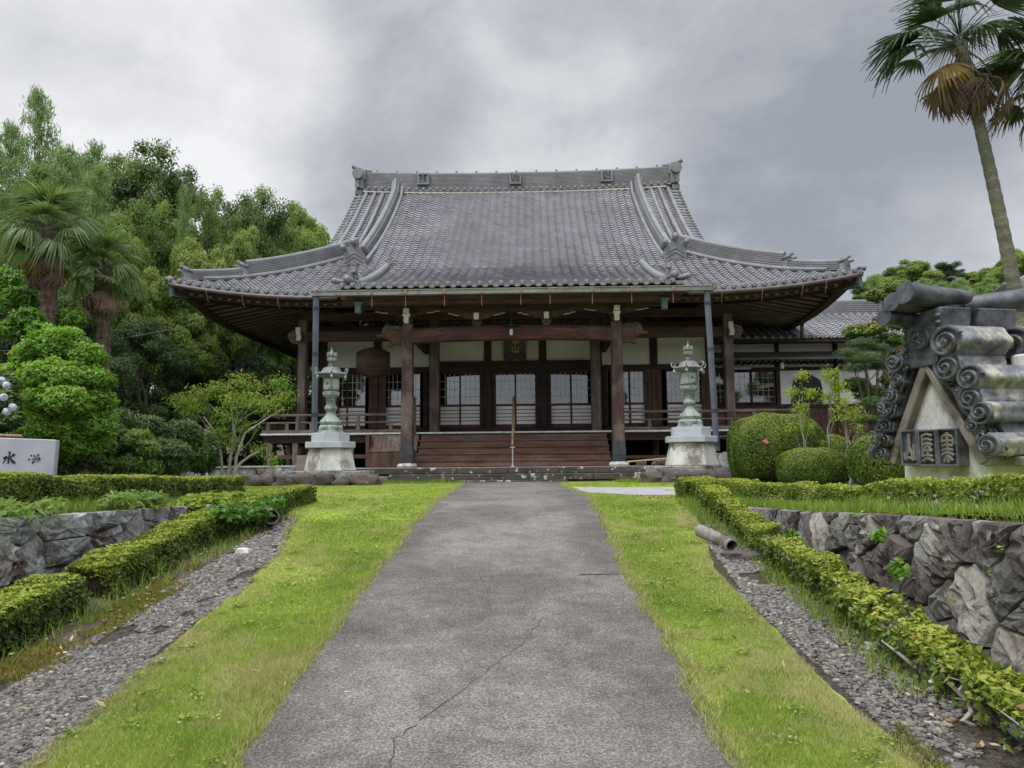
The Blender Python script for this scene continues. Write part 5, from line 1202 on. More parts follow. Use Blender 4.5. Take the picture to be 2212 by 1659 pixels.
lm = thing('pendant_lamp', 'small clear glass lamp hanging in front of the red brown beam', 'lamp', wor(.0, -4.95, 4.32), 0)
k = MB(); k.tube([(0, 0, .12), (0, 0, .95)], .006, 5); k.build('cord', M['black_metal'], lm)
k = MB(); k.lathe([(.03, .05), (.055, .05), (.045, .10), (.02, .13)], 14); k.build('cap', M['verdigris'], lm, smooth=True)
m_, t_, p_, o_ = new_mat('lamp_glass'); p_.inputs['Base Color'].default_value = (.55, .66, .68, 1); p_.inputs['Roughness'].default_value = .12; p_.inputs['Alpha'].default_value = .85
k = MB(); k.lathe([(.045, .05), (.055, 0), (.052, -.08), (.035, -.12), (.01, -.13)], 16); k.build('glass_globe', m_, lm, smooth=True)
k = MB(); k.lathe([(.25, .135), (.25, .142)], 20); k.build('thin_shade', M['lacquer'], lm)
wl = thing('gold_carving', 'faint gilded carving in the dark above the porch beam', 'carving', wor(0, -1.6, 4.98), R(-1.5)); k = MB()
for q in range(14): x = -.42 + q * .065; rock_mesh(k, (x, 0, .02 * (q % 3)), (.09, .05, .09), q, sub=1)
k.build('relief', M['gold'], wl)

# ------------------------------------------------------------------ annex building at the right
an = thing('annex_building', 'long low wing with white walls and grey tiled roof behind the hall', 'building', wor(0, 0, 0), R(-1.5))
AX0, AX1, AY = 7.2, 20.5, 2.2
def zA(x, y): y = np.asarray(y, float); return 4.50 + .45 * y + 0 * x
cA = [AX0 + .3 * i for i in range(int((AX1 - AX0) / .3))]
tile_surface('tiled_roof', cA, .3, lambda x: 1.0, lambda x: 4.3, zA, ident, an)
tile_surface('tiled_roof', cA, .3, lambda x: 0.0, lambda x: 3.3, lambda u, v: 4.95 + .45 * np.asarray(v, float) + 0 * u, Matrix.Translation((AX0 + AX1, 7.7, 0)) @ Matrix.Rotation(math.pi, 4, 'Z'), an, pitch=.4)
ridge_band('roof_ridge', [(x, 4.35, 6.42) for x in np.linspace(AX0, AX1, 6)], .34, .50, M['tile_round'], layers=6, cap=.08, parent=an)
ds, df = MB(), MB()
for c in cA: ds.tube([(c + .05, .93, 4.97), (c + .05, 1.1, 5.01)], .073, 12); df.tube([(c + .05, .92, 4.97), (c + .05, .935, 4.97)], .05, 10)
ds.build('eave_disc_row', M['tile_ridge'], an, smooth=True); df.build('eave_disc_face', M['tile_round'], an)
k = MB(); k.bx(AX0, AX1, 1.02, 1.1, 4.80, 4.93); k.bx(AX0, AX1, 1.1, 2.3, 4.99, 5.03); k.bx(AX0, AX1, AY - .05, AY + .09, 4.92, 4.98); k.bx(AX0, AX1, AY - .055, AY + .09, 4.35, 4.44); k.bx(AX0, AX1, AY - .07, AY + .09, 3.90, 4.02); k.bx(AX0, AX1, AY - .06, AY + .09, 2.50, 2.62)
for x in (9.86, 12.05, 13.9, 16.4, 20.2): k.bx(x - .075, x + .075, AY - .08, AY + .08, .6, 5.0)
for x in (7.9,): k.bx(x - .07, x + .07, AY - .078, AY + .08, .6, 5.0)
k.build('timber_frame', M['dark_x'], an)
k = MB()
k.bx(AX0, AX1, AY, AY + .06, 4.02, 5.0); k.build('upper_plaster', M['white_plaster'], an)
k = MB(); k.bx(9.9, AX1, AY, AY + .06, 2.62, 3.90); k.build('white_wall', M['white_plaster'], an)
k = MB(); k.bx(AX0, AX1, AY - .01, AY + .06, .6, 2.50); k.build('board_wall', M['mid_z'], an)
k = MB(); k.bx(AX0, AX1, AY + .06, 7.6, .6, .66); k.bx(AX1 - .1, AX1, AY, 7.6, .6, 5.2); k.bx(AX0, AX1, 7.5, 7.6, .6, 5.0); k.build('back_walls', M['white_plaster'], an)
# bell shaped window
k = MB(); cx = 10.95
hw = [(-.62, 2.64), (-.60, 3.0), (-.54, 3.35), (-.50, 3.50), (-.38, 3.60), (-.26, 3.66), (-.16, 3.74), (0, 3.82), (.16, 3.74), (.26, 3.66), (.38, 3.60), (.50, 3.50), (.54, 3.35), (.60, 3.0), (.62, 2.64)]
k.prism([(cx + a, z) for a, z in hw], AY - .025, AY - .005); wnd = k.build('bell_shaped_window', M['lacquer'], an)
k = MB()
for q in range(-5, 6): k.bx(cx + q * .10 - .008, cx + q * .10 + .008, AY - .035, AY - .0255, 2.66, 3.55)
k.build('lattice', M['ink'], wnd)
# glazed bays of the annex
for c, w in ((7.55, .6), (8.42, .84), (9.30, .88)):
    fr = MB(); z0, z1 = 2.66, 3.88; y = AY - .03; t_ = .04
    for a, b, e_, f in ((c - w / 2, c - w / 2 + t_, z0, z1), (c + w / 2 - t_, c + w / 2, z0, z1), (c - w / 2 + t_, c + w / 2 - t_, z0, z0 + .05), (c - w / 2 + t_, c + w / 2 - t_, z1 - .04, z1)): fr.bx(a, b, y - .025, y + .02, e_, f)
    d = fr.build('window', M['mid_z'], an)
    gl = MB(); gl.add([(c - w / 2 + t_, y, z0 + .05), (c + w / 2 - t_, y, z0 + .05), (c + w / 2 - t_, y, z1 - .04), (c - w / 2 + t_, y, z1 - .04)], [(0, 1, 2, 3)]); gl.build('glass', M['glass'], d)
    la = MB()
    for q in range(1, 4): xx = c - w / 2 + t_ + (w - 2 * t_) * q / 4; la.bx(xx - .006, xx + .006, y - .012, y - .002, z0 + .05, z1 - .04)
    for q in range(1, 5): zz = z0 + (z1 - z0) * q / 5; la.bx(c - w / 2 + t_, c + w / 2 - t_, y - .014, y - .004, zz - .006, zz + .006)
    la.build('lattice', M['cream'], d)
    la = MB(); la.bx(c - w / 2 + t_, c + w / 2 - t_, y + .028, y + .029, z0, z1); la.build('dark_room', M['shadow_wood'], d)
k = MB()
for q in range(5): k.bx(AX0 + .1, 9.75, AY - .05, AY - .012, 1.56 + q * .19, 1.56 + q * .19 + .17)
k.build('tan_board_panel', M['tan_z'], an)
# lean to canopy
k = MB(); k.add([(AX0 - .4, 1.35, 4.28), (12.9, 1.35, 4.28), (12.9, AY, 4.62), (AX0 - .4, AY, 4.62), (AX0 - .4, 1.35, 4.22), (12.9, 1.35, 4.22), (12.9, AY, 4.56), (AX0 - .4, AY, 4.56)], [(0, 1, 2, 3), (7, 6, 5, 4), (0, 4, 5, 1), (1, 5, 6, 2), (3, 7, 4, 0)]); cn = k.build('canopy', mat('grey_green_sheet', (.12, .14, .12), (.17, .19, .165), 3, .6, .1, .003), an)
k = MB(); e2 = MB()
for x in np.arange(AX0 - .2, 12.8, .22): k.bx(x - .03, x + .03, 1.45, AY, 4.12, 4.20); e2.bx(x - .025, x + .025, 1.44, 1.449, 4.13, 4.19)
k.build('canopy_rafter', M['dark_y'], cn); e2.build('rafter_tip', M['grey_x'], cn)
k = MB()
for x in (9.86, 12.3): k.bx(x - .06, x + .06, 1.55, 1.7, 3.90, 4.12)
k.build('white_nose', M['cream'], cn); k = MB(); k.bx(8.1, 8.8, 1.9, 2.0, 3.92, 4.02); k.build('tube_light', M['granite_blue'], an)
k = MB(); k.tube([(10.35, .75, 4.9), (10.35, .72, 5.35), (10.33, .5, 5.55)], .07, 8); k.build('eave_post', M['gutter'], an)
k = MB(); k.bx(AX0, AX1, 1.6, 7, .0, .62); k.build('footing', M['concrete'], an)
k = MB(); k.bx(12.5, 20.5, 2.06, 2.13, .4, 1.4); k.build('grey_skirting', M['grey_z'], an)
# far right house: ridge ornament and orange wood gable
fh = thing('far_right_house', 'small house with pale ridge ornament and orange wooden gable at the right edge', 'house', (13.35, 18.6, 0), R(-18))
k = MB(); k.bx(-.9, 3.0, 0, 4, -.1, 4.05); k.build('wall', M['tan_z'], fh); k = MB(); k.bx(-1.1, 3.2, -.35, 4.3, 4.05, 4.16); k.build('eave', M['dark_x'], fh)
k = MB(); k.bx(-1.2, 3.3, -.45, 4.4, 4.16, 4.30); k.build('pale_verge', M['white_plaster'], fh)
k = MB(); k.bx(-.75, 2.8, -.2, 4.2, 4.30, 4.62); o = k.build('plaster_band', M['tile_round'], fh)
k = MB(); k.tube([(.0, -.26, 4.46), (.0, -.2, 4.46)], .13, 16); k.tube([(.5, -.26, 4.46), (.5, -.2, 4.46)], .13, 16); k.build('round_tile', M['tile_ridge'], o)
k = MB(); k.prism([(-1.0, 4.62), (3, 4.62), (3, 4.75), (1.6, 5.15), (.45, 5.55), (.30, 5.60), (.16, 5.42), (-.2, 5.20), (-.5, 5.12), (-.95, 4.85), (-1.15, 4.85)], -.25, 4.2); k.build('gable_tiles', M['tile_ridge'], fh, bevel=.03)
k = MB()
for s in (-1, 1):
    k.tube([(.45 + s * .1, -.30, 5.40), (.45 + s * .5, -.30, 5.05), (.45 + s * .9, -.30, 4.85)], .06, 6); k.tube([(.45 + s * (.75 + .16 * math.cos(a)), -.28, 4.95 + .16 * math.sin(a)) for a in np.linspace(0, 5, 10)], .035, 5)
k.tube([(.45, -.28, 4.92), (.45, -.34, 4.92)], .15, 14); k.build('scroll_relief', M['tile_ridge'], fh, smooth=True)

# ------------------------------------------------------------------ monument of old ridge tiles
mo = thing('ridge_tile_monument', 'old dark roof ridge tiles mounted on a pointed concrete pedestal with three character tablets', 'monument', (4.96, 9.2, .0), math.atan2(-.98, .2)); mo.scale = (1.3, 1.0, 1.0); mo.location.x = 5.0; mo.location.z = .05
# local: x right along the front, y into depth, z up
hwid = .60
k = MB(); k.prism([(-.50, -.3), (.55, -.3), (.55, .42), (.47, .52), (-.07, 1.56), (-.50, .52)], .11, 1.9); k.build('pedestal', mat('stained_pale_concrete', (.46, .455, .44), (.62, .62, .60), 2.2, .9, .3, .004, fine=60, c3=(.30, .26, .21), blot=2.0, stretch=(1, 1, .3)), mo, bevel=.01)
# frame boards: two slopes with thickness, running back as a small roof
k = MB(); ap = (-.06, 1.70); L_ = (-.64, .46); R_ = (.62, .46); th = .11
def off(p, q, d):
    dx, dz = q[0] - p[0], q[1] - p[1]; l_ = math.hypot(dx, dz); return (-dz / l_ * d, dx / l_ * d)
for A_, B_ in ((L_, ap), (ap, R_)):
    ox, oz = off(A_, B_, -th); k.prism([A_, B_, (B_[0] + ox * (.45 if B_ is ap or A_ is ap else 1), B_[1] - th * 1.15 if B_ is ap else B_[1] + oz), (A_[0] + ox, A_[1] + oz)] if A_ is L_ else [A_, B_, (B_[0] + ox, B_[1] + oz), (A_[0], A_[1] - th * 1.15)], 0, 2.0)
k.build('concrete_gable', M['concrete_brown'], mo, bevel=.012)
# crest slab, its sides run back
def oni(y0, y1, flip, parent, m1, m2):
    g_ = mo; s = -1 if flip else 1; yf, yb = (y1, y0) if flip else (y0, y1)
    k = MB(); k.prism([(-.26, 1.58), (-.31, 1.70), (-.27, 1.95), (-.29, 2.24), (.22, 2.27), (.18, 1.95), (.22, 1.70), (.16, 1.60)], min(y0, y1), max(y0, y1)); k.build('slab', m1, g_, bevel=.02, seg=2)
    if not flip:
        k = MB(); k.tube([(-.03, yf - .06, 1.93), (-.03, yf + .02, 1.93)], .135, 28); o = k.build('round_crest', m1, g_, bevel=.01)
        k = MB()
        for a in range(24): an_ = a * math.pi / 12; k.tube([(-.03 + .125 * math.cos(an_), yf - .062, 1.93 + .125 * math.sin(an_)), (-.03 + .10 * math.cos(an_), yf - .068, 1.93 + .10 * math.sin(an_))], [.014, .010], 5)
        for a in range(8): an_ = a * math.pi / 4 + .2; k.tube([(-.03 + .03 * math.cos(an_), yf - .07, 1.93 + .03 * math.sin(an_)), (-.03 + .08 * math.cos(an_ + .3), yf - .07, 1.93 + .08 * math.sin(an_ + .3))], [.018, .008], 5)
        k.build('crest_relief', m2, o)
        k = MB()
        for z in np.arange(1.74, 2.20, .085):
            for sx in (-1, 1): k.lathe([(.03, -.02), (.028, .0), (.016, .018), (.004, .025)], 8, (-.03 + sx * .215, 0, 0)); 
        k = MB()
        for z in np.arange(1.74, 2.18, .085):
            for sx in (-1, 1):
                b = MB(); b.lathe([(.034, 0), (.03, .018), (.016, .032), (.003, .036)], 10); k.add([(x - .03 + sx * .215, yf - zz, y_ + z) for x, y_, zz in b.v], b.f)
        k.build('stud', m1, g_, smooth=True)
        # horn cylinders
        for (x, z, r, ln, rise) in ((-.20, 2.20, .105, .25, -.02), (-.08, 2.36, .115, .4, .0), (.10, 2.42, .13, .62, -.03)):
            k = MB(); k.tube([(x, yf - .34, z + .03), (x - .0, yf - .02, z), (x + .05, yf + ln * .75, z + rise + .02)], [r, r * .96, r * .62], 20); k.build('horn_cylinder', m1, g_, smooth=True)
    else:
        k = MB(); k.tube([(.03, yf + .62, 2.50), (.03, yf + .30, 2.43), (.0, y0 - .05, 2.34)], [.15, .145, .10], 20); k.build('horn_cylinder', m1, g_, smooth=True)
        k = MB(); k.tube([(-.2, yf + .40, 2.40), (-.2, y0, 2.36)], [.12, .09], 18); k.build('horn_cylinder', m1, g_, smooth=True)
    return g_
oni(-.02, .42, False, mo, M['tile_old'], M['tile_old'])
g2 = oni(.52, 1.05, True, mo, M['tile_old'], M['tile_old'])
# scroll sides
def scroll(cx, cz, r, ya, yb, sx, m_face, m_body, par, turns=2.1, rot=0.0, lobes=5):
    """spiral cloud: lobed body extruded in depth with a spiral ridge at its front"""
    pts = []
    for a in np.linspace(0, 2 * math.pi, 40, endpoint=False): rr_ = r * (1 + .085 * math.cos(a * lobes + rot)); pts.append((cx + rr_ * math.cos(a), cz + rr_ * math.sin(a)))
    k = MB(); k.prism(pts, ya, yb); o = k.build('scroll_body', m_body, par, bevel=.012, smooth=True, auto=50)
    k = MB(); P = []
    for f in np.linspace(0, 1, 34): a = rot + sx * f * turns * 2 * math.pi; rr_ = r * (.93 * (1 - f) + .12); P.append((cx + rr_ * math.cos(a), ya - .015 - .05 * f, cz + rr_ * math.sin(a)))
    k.tube(P, [r * .15 * (1 - .4 * i_ / 33) for i_ in range(34)], 8); k.lathe([(r * .2, 0), (r * .15, .03)], 10, (cx, ya - .02, cz)); 
    k.build('scroll', m_face, o, smooth=True)
side = mo; tl, tl2 = M['tile_old'], M['tile_lichen']
for (x, z, r, ya, yb, rot) in [(.40, 1.80, .175, -.16, .50, .4), (.38, 1.52, .15, -.14, .48, 2.2), (.62, 1.36, .14, -.14, .55, .2), (.60, 1.14, .13, -.12, .52, 1.8), (.70, .98, .13, -.12, .56, 3.4), (.80, .62, .125, -.18, .62, 4.4), (.60, .84, .08, -.12, .3, 1)]:
    scroll(x, z, r, ya, yb, 1, tl, tl2, side, rot=rot)
side = mo
for (x, z, r, ya, yb, rot) in [(-.33, 1.68, .12, -.10, .45, 1.0), (-.34, 1.46, .09, -.08, .42, 2.6), (-.43, 1.27, .10, -.08, .45, .8), (-.46, 1.08, .085, -.06, .42, 3.0), (-.53, .90, .085, -.06, .42, 4.1), (-.58, .72, .08, -.06, .42, 2.1), (-.64, .55, .08, -.06, .45, 1.4)]:
    scroll(x, z, r, ya, yb, -1, tl, tl, side, rot=rot)
side = mo     # rear pair, seen end on behind the first
for (x, z, r, ya, yb) in [(.42, 1.78, .20, .70, 1.55), (.56, 1.36, .19, .74, 1.5), (.66, .98, .17, .78, 1.5)]:
    scroll(x, z, r, ya, yb, 1, tl, tl2, side)
k = MB(); k.lathe([(.06, 0), (.10, .02), (.10, .16), (.06, .18)], 14, (.58, .60, 1.46)); k.build('stone_plug', M['granite'], mo, smooth=True)
# flowing leaf ribs and small curls along both slopes
k = MB(); rs = random.Random(5)
for s, A_, B_ in ((-1, (-.22, 1.70), (-.70, .55)), (1, (.14, 1.70), (.78, .52))):
    for q in range(26):
        f = (q + .5) / 26; cx = A_[0] + (B_[0] - A_[0]) * f + s * rs.uniform(-.02, .20 if s > 0 else .10); cz = A_[1] + (B_[1] - A_[1]) * f + rs.uniform(-.05, .05); r0 = rs.uniform(.035, .07); d0 = rs.choice((-1, 1)); a0 = rs.uniform(0, 6); yy = -.06 - rs.uniform(0, .07)
        k.tube([(cx + r0 * (1 - .8 * g_) * math.cos(a0 + d0 * g_ * 9), yy - .03 * g_, cz + r0 * (1 - .8 * g_) * math.sin(a0 + d0 * g_ * 9)) for g_ in np.linspace(0, 1, 18)], [.017 * (1 - .4 * g_) for g_ in np.linspace(0, 1, 18)], 6)
k.build('curling_relief', tl, mo, smooth=True)
k = MB()
for s, A_, B_ in ((-1, (-.16, 1.62), (-.68, .52)), (1, (.08, 1.62), (.70, .50))):
    for q in range(3):
        P = [(A_[0] + (B_[0] - A_[0]) * f + s * (.05 + .05 * q), -.05 + .02 * q, A_[1] + (B_[1] - A_[1]) * f + .03 * math.sin(f * 22 + q * 1.6)) for f in np.linspace(0, 1, 40)]; k.tube(P, .028, 6)
k.build('leaf_ribs', tl, mo, smooth=True)
k = MB(); k.prism([(-.18, 1.60), (.12, 1.60), (.66, .56), (.80, .50), (.84, .66), (.52, 1.35), (.28, 1.78), (-.02, 1.72), (-.30, 1.72), (-.50, 1.30), (-.76, .62), (-.66, .52)], .02, .46); k.build('wing_backing', tl, mo)
k = MB(); k.bx(.55, .95, .02, 1.9, .40, .50); k.build('right_ledge', M['concrete_brown'], mo, bevel=.01)
# three tablets
def bar(mb, pts, w, y=-.055): mb.tube([(a, y, b) for a, b in pts], w, 5)
TZ0, TH = .42, .38
def tablet(cx, w, z0, strokes, tilt):
    tb = thing('character_tablet', None, None); tb.parent = mo
    k = MB(); h = TH + .06; k.bx(cx - w / 2 + .02, cx + w / 2 - .02, -.002, .10, z0 + .02, z0 + h - .02); k.build('tablet_ground', M['tile_old'], tb)
    k = MB()
    for a, b, c, d in ((cx - w / 2, cx - w / 2 + .026, z0, z0 + h), (cx + w / 2 - .026, cx + w / 2, z0, z0 + h), (cx - w / 2 + .0262, cx + w / 2 - .0262, z0, z0 + .026), (cx - w / 2 + .0262, cx + w / 2 - .0262, z0 + h - .026, z0 + h)): k.bx(a, b, -.05, .10, c, d)
    k.build('tablet_frame', M['tile_old'], tb, bevel=.008)
    k = MB(); iw, ih = w - .085, h - .085
    for (pp, wd) in strokes: bar(k, [(cx + (a - .5) * iw, z0 + .042 + b * ih) for a, b in pp], wd * .016, -.032)
    k.build('raised_character', M['tile_ridge'] if False else mat('worn_relief', (.085, .083, .082), (.16, .157, .15), 6, .6, .3, .003, c3=(.17, .135, .11), blot=5), tb, smooth=True)
arc = lambda x0, x1, z, b: [(x0 + (x1 - x0) * f, z + b * math.sin(f * math.pi)) for f in np.linspace(0, 1, 7)]
yama = [([(.5, .98), (.5, .48)], 1.3), ([(.5, .5), (.12, .12)], 1.4), ([(.5, .5), (.72, .3), (.86, .05)], 1.4), (arc(.12, .88, .08, .07), 1.5), ([(.5, .9), (.62, .95)], 1), ([(.08, .34), (.14, .1)], 1.6), ([(.92, .6), (.9, .3), (.92, .08)], 1.3)]
ya_ = [(arc(.1, .9, .90, .06), 1.3), (arc(.1, .9, .74, .06), 1.3), ([(.08, .92), (.1, .5), (.05, .2)], 1.1), (arc(.15, .9, .58, .08), 1.4), ([(.5, .62), (.2, .42)], 1.2), ([(.5, .62), (.82, .40)], 1.3), (arc(.2, .85, .38, .05), 1.2), (arc(.15, .9, .22, .04), 1.3), ([(.5, .4), (.5, .1)], 1.2), (arc(.08, .95, .05, .09), 1.5)]
jin = [([(.5, 1.0), (.5, .02)], 1.3), (arc(.12, .9, .84, .06), 1.3), (arc(.1, .95, .68, .05), 1.2), (arc(.1, .92, .54, .05), 1.2), (arc(.12, .92, .40, .05), 1.2), (arc(.05, .98, .24, .09), 1.4), ([(.5, .26), (.2, .05)], 1.3), ([(.5, .26), (.85, .08)], 1.3), ([(.12, .86), (.12, .66)], 1.1), ([(.9, .84), (.92, .6)], 1.1)]
tablet(-.27, .235, .40, yama, 0); tablet(-.03, .24, .39, ya_, 0); tablet(.215, .245, .39, jin, 0)

# ------------------------------------------------------------------ inscribed slab at the left edge
M['sign'] = mat('polished_grey_granite', (.34, .35, .40), (.43, .44, .49), 3, .45, .05, .001, fine=160, spec=.5)
sg = thing('inscribed_stone', 'flat grey granite slab with black brush characters behind the left hedge', 'stone slab', (-5.615, 9.5, 0), R(20))
k = MB(); k.add([(-1.7, 0, -.05), (-.03, 0, -.05), (.0, 0, .86), (-1.7, 0, .93), (-1.7, .10, -.05), (-.01, .10, -.05), (.02, .10, .85), (-1.7, .10, .92)], [(0, 1, 2, 3), (7, 6, 5, 4), (1, 5, 6, 2), (0, 3, 7, 4), (2, 6, 7, 3), (0, 4, 5, 1)]); k.build('slab', M['sign'], sg, bevel=.008)
k = MB(); k.tube([(-1.6, .13, .955), (-.40, .13, .905)], .022, 4); k.build('wooden_strip', M['tan_z'], sg)
k = MB()
def ink(pts, w):
    for (a, b) in zip(pts[:-1], pts[1:]): 
        d = Vector((b[0] - a[0], b[1] - a[1])); n = Vector((-d.y, d.x)).normalized(); w0, w1 = a[2] * w, b[2] * w
        k.prism([(a[0] + n.x * w0, a[1] + n.y * w0), (b[0] + n.x * w1, b[1] + n.y * w1), (b[0] - n.x * w1, b[1] - n.y * w1), (a[0] - n.x * w0, a[1] - n.y * w0)], -.006, .002)
sc = .00094
def pxs(lst, ox=0): return [((x - 1620) * .00040, .86 - (y - 265) * .000446, w_) for x, y, w_ in lst]
for st_ in ([(395, 585, 1.6), (395, 630, .9), (385, 750, .8), (372, 905, 1.1)], [(240, 775, 1.2), (340, 725, 1.8), (300, 790, .8), (230, 900, .4)], [(525, 655, 1.8), (460, 710, .9), (400, 745, .4)], [(400, 745, .4), (440, 790, 1.0), (500, 870, 2.0), (570, 890, .5)],
            [(950, 680, .9), (985, 705, 1.1)], [(890, 790, .9), (930, 815, 1.1)], [(1050, 680, .8), (1055, 740, .5), (1100, 745, .7)], [(1155, 655, 1.2), (1125, 735, .4)], [(985, 795, .7), (1040, 780, .5), (1085, 800, .5), (1080, 840, .5), (1030, 860, .8)], [(1090, 810, .4), (1150, 770, .7), (1195, 770, 1.0), (1190, 810, .6), (1125, 870, .3)], [(1040, 850, .6), (1000, 885, .8), (1040, 910, .6)]):
    ink(pxs(st_), .0095)
k.build('brush_characters', M['ink'], sg)

# ------------------------------------------------------------------ drain pipes and the flat stone
def pipe(name, A_, B_, r, lab, m1):
    A_, B_ = Vector(A_), Vector(B_); t = thing(name, lab, 'pipe'); k = MB(); n = 24; d = (B_ - A_).normalized(); a = d.cross(Vector((0, 0, 1))).normalized(); b = a.cross(d)
    V = []
    for (p, rr_) in ((A_, r), (B_, r), (B_, r * .82), (A_ , r * .82)):
        for q in range(n): th_ = 2 * math.pi * q / n; V.append(p + (a * math.cos(th_) + b * math.sin(th_)) * rr_)
    k.add(V, [(i * n + q, i * n + (q + 1) % n, (i + 1) * n + (q + 1) % n, (i + 1) * n + q) for i in range(3) for q in range(n)]); k.build('tube', m1, t, smooth=True)
    return t
M['pvc'] = mat('weathered_grey_pipe', (.17, .155, .17), (.27, .24, .22), 3, .55, .1, .002, fine=30, c3=(.12, .09, .08), blot=3)
pipe('drain_pipe', (1.93, 8.05, -.185), (2.04, 7.30, -.262), .064, 'purplish grey plastic drain pipe lying open end forward beside the right lawn', M['pvc'])
pipe('drain_pipe', (-3.15, 9.7, .04), (-2.70, 8.72, -.05), .085, 'dark open drain pipe poking out at the end of the left hedge', M['pvc'])
b = MB(); rock_mesh(b, (0, 0, 0), (.32, .22, .10), 4, sub=3, amp=.26); o = b.build('flat_stone', M['rock'], None, smooth=True, auto=60); o.location = (2.06, 7.05, -.335); tag(o, 'flat dark stone under the mouth of the right drain pipe', 'stone')
for q, (x, y, d, lb, mm) in enumerate([(2.52, 6.95, .12, 'pale angular stone right of the drain pipe', 'granite_blue'), (2.28, 5.65, .11, 'dark chipped stone in the middle of the right gravel strip', 'rock'), (2.35, 5.0, .10, 'tan stone in the right gravel strip', 'concrete_tan'), (2.62, 4.15, .17, 'brown boulder at the foot of the leafy right hedge', 'rock'), (2.32, 3.62, .12, 'smooth grey cobble in the near right gravel', 'granite_blue'), (2.15, 4.75, .09, 'small white stone in the right gravel strip', 'granite'), (-2.55, 7.4, .13, 'pale flat stone at the far end of the left gravel', 'granite')]):
    b = MB(); rock_mesh(b, (0, 0, 0), (d, d * .8, d * .55), q + 11); o = b.build('loose_stone', M[mm], None, smooth=True, auto=60); o.location = (x, y, float(H(x, y)) + d * .15); tag(o, lb, 'stone')
# thin wire from the left edge to the forest
k = MB(); k.tube([Vector((-16 + 7.0 * f, 22, 3.85 + .80 * f - .9 * f * (1 - f))) for f in np.linspace(0, 1, 16)], .007, 4); o = k.build('wire', M['pipe_slate'], None); tag(o, 'thin grey wire crossing in front of the left trees', 'wire')
# ------------------------------------------------------------------ foliage
G_ = lambda a, b, c: (a, b, c)
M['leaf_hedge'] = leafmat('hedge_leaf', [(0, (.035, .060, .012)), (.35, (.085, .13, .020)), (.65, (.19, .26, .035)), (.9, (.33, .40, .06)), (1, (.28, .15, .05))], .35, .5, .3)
M['leaf_dark'] = leafmat('evergreen_leaf', [(0, (.028, .055, .020)), (.5, (.078, .135, .042)), (.85, (.145, .215, .06)), (1, (.22, .27, .09))], .38, .5, .3)
M['leaf_mid'] = leafmat('forest_leaf', [(0, (.07, .13, .03)), (.5, (.17, .27, .065)), (.85, (.28, .38, .09)), (1, (.36, .43, .14))], .5, .5, .3)
M['leaf_yel'] = leafmat('yellow_green_leaf', [(0, (.09, .15, .035)), (.4, (.18, .27, .062)), (.75, (.29, .39, .095)), (1, (.34, .34, .11))], .45, .5, .3)
M['leaf_bri'] = leafmat('bright_leaf', [(0, (.05, .12, .016)), (.45, (.12, .27, .028)), (.8, (.22, .40, .05)), (1, (.32, .48, .08))], .45, .45, .35)
M['leaf_azalea'] = leafmat('azalea_leaf', [(0, (.035, .075, .012)), (.45, (.085, .145, .020)), (.78, (.17, .24, .035)), (.90, (.27, .32, .06)), (1, (.30, .16, .07))], .35, .5, .3)
M['leaf_bamboo'] = leafmat('bamboo_leaf', [(0, (.12, .21, .07)), (.5, (.21, .32, .115)), (1, (.32, .43, .19))], .45, .5, .25)
M['leaf_needle'] = leafmat('pine_needle', [(0, (.030, .065, .020)), (.5, (.065, .125, .033)), (1, (.13, .20, .05))], .2, .5, .3)
M['leaf_maple'] = leafmat('maple_leaf', [(0, (.08, .19, .03)), (.45, (.18, .31, .045)), (.72, (.30, .38, .06)), (.88, (.36, .25, .08)), (1, (.42, .19, .08))], .5, .5, .2)
M['leaf_sap'] = leafmat('sapling_leaf', [(0, (.18, .27, .035)), (.5, (.28, .37, .05)), (1, (.42, .46, .10))], .45, .5, .2)
M['leaf_orange'] = leafmat('red_tip_leaf', [(0, (.05, .11, .018)), (.5, (.11, .20, .03)), (.75, (.19, .25, .05)), (.88, (.34, .20, .09)), (1, (.42, .20, .10))], .35, .4, .35)
M['leaf_palm'] = leafmat('palm_leaf', [(0, (.06, .11, .035)), (.5, (.14, .22, .08)), (.8, (.23, .30, .11)), (1, (.36, .42, .24))], .4, .4, .4)
M['leaf_palmy'] = leafmat('yellowing_palm_leaf', [(0, (.09, .08, .02)), (.5, (.22, .15, .035)), (1, (.12, .06, .03))], .25, .5, .3)
M['leaf_palmd'] = leafmat('dead_palm_leaf', [(0, (.10, .065, .05)), (.5, (.22, .155, .12)), (1, (.34, .26, .20))], .15, .8, .1)
M['flower_pink'] = leafmat('pink_petal', [(0, (.62, .12, .16)), (1, (.75, .25, .30))], .3); M['flower_blue'] = leafmat('hydrangea_petal', [(0, (.42, .50, .70)), (1, (.78, .80, .86))], .3)

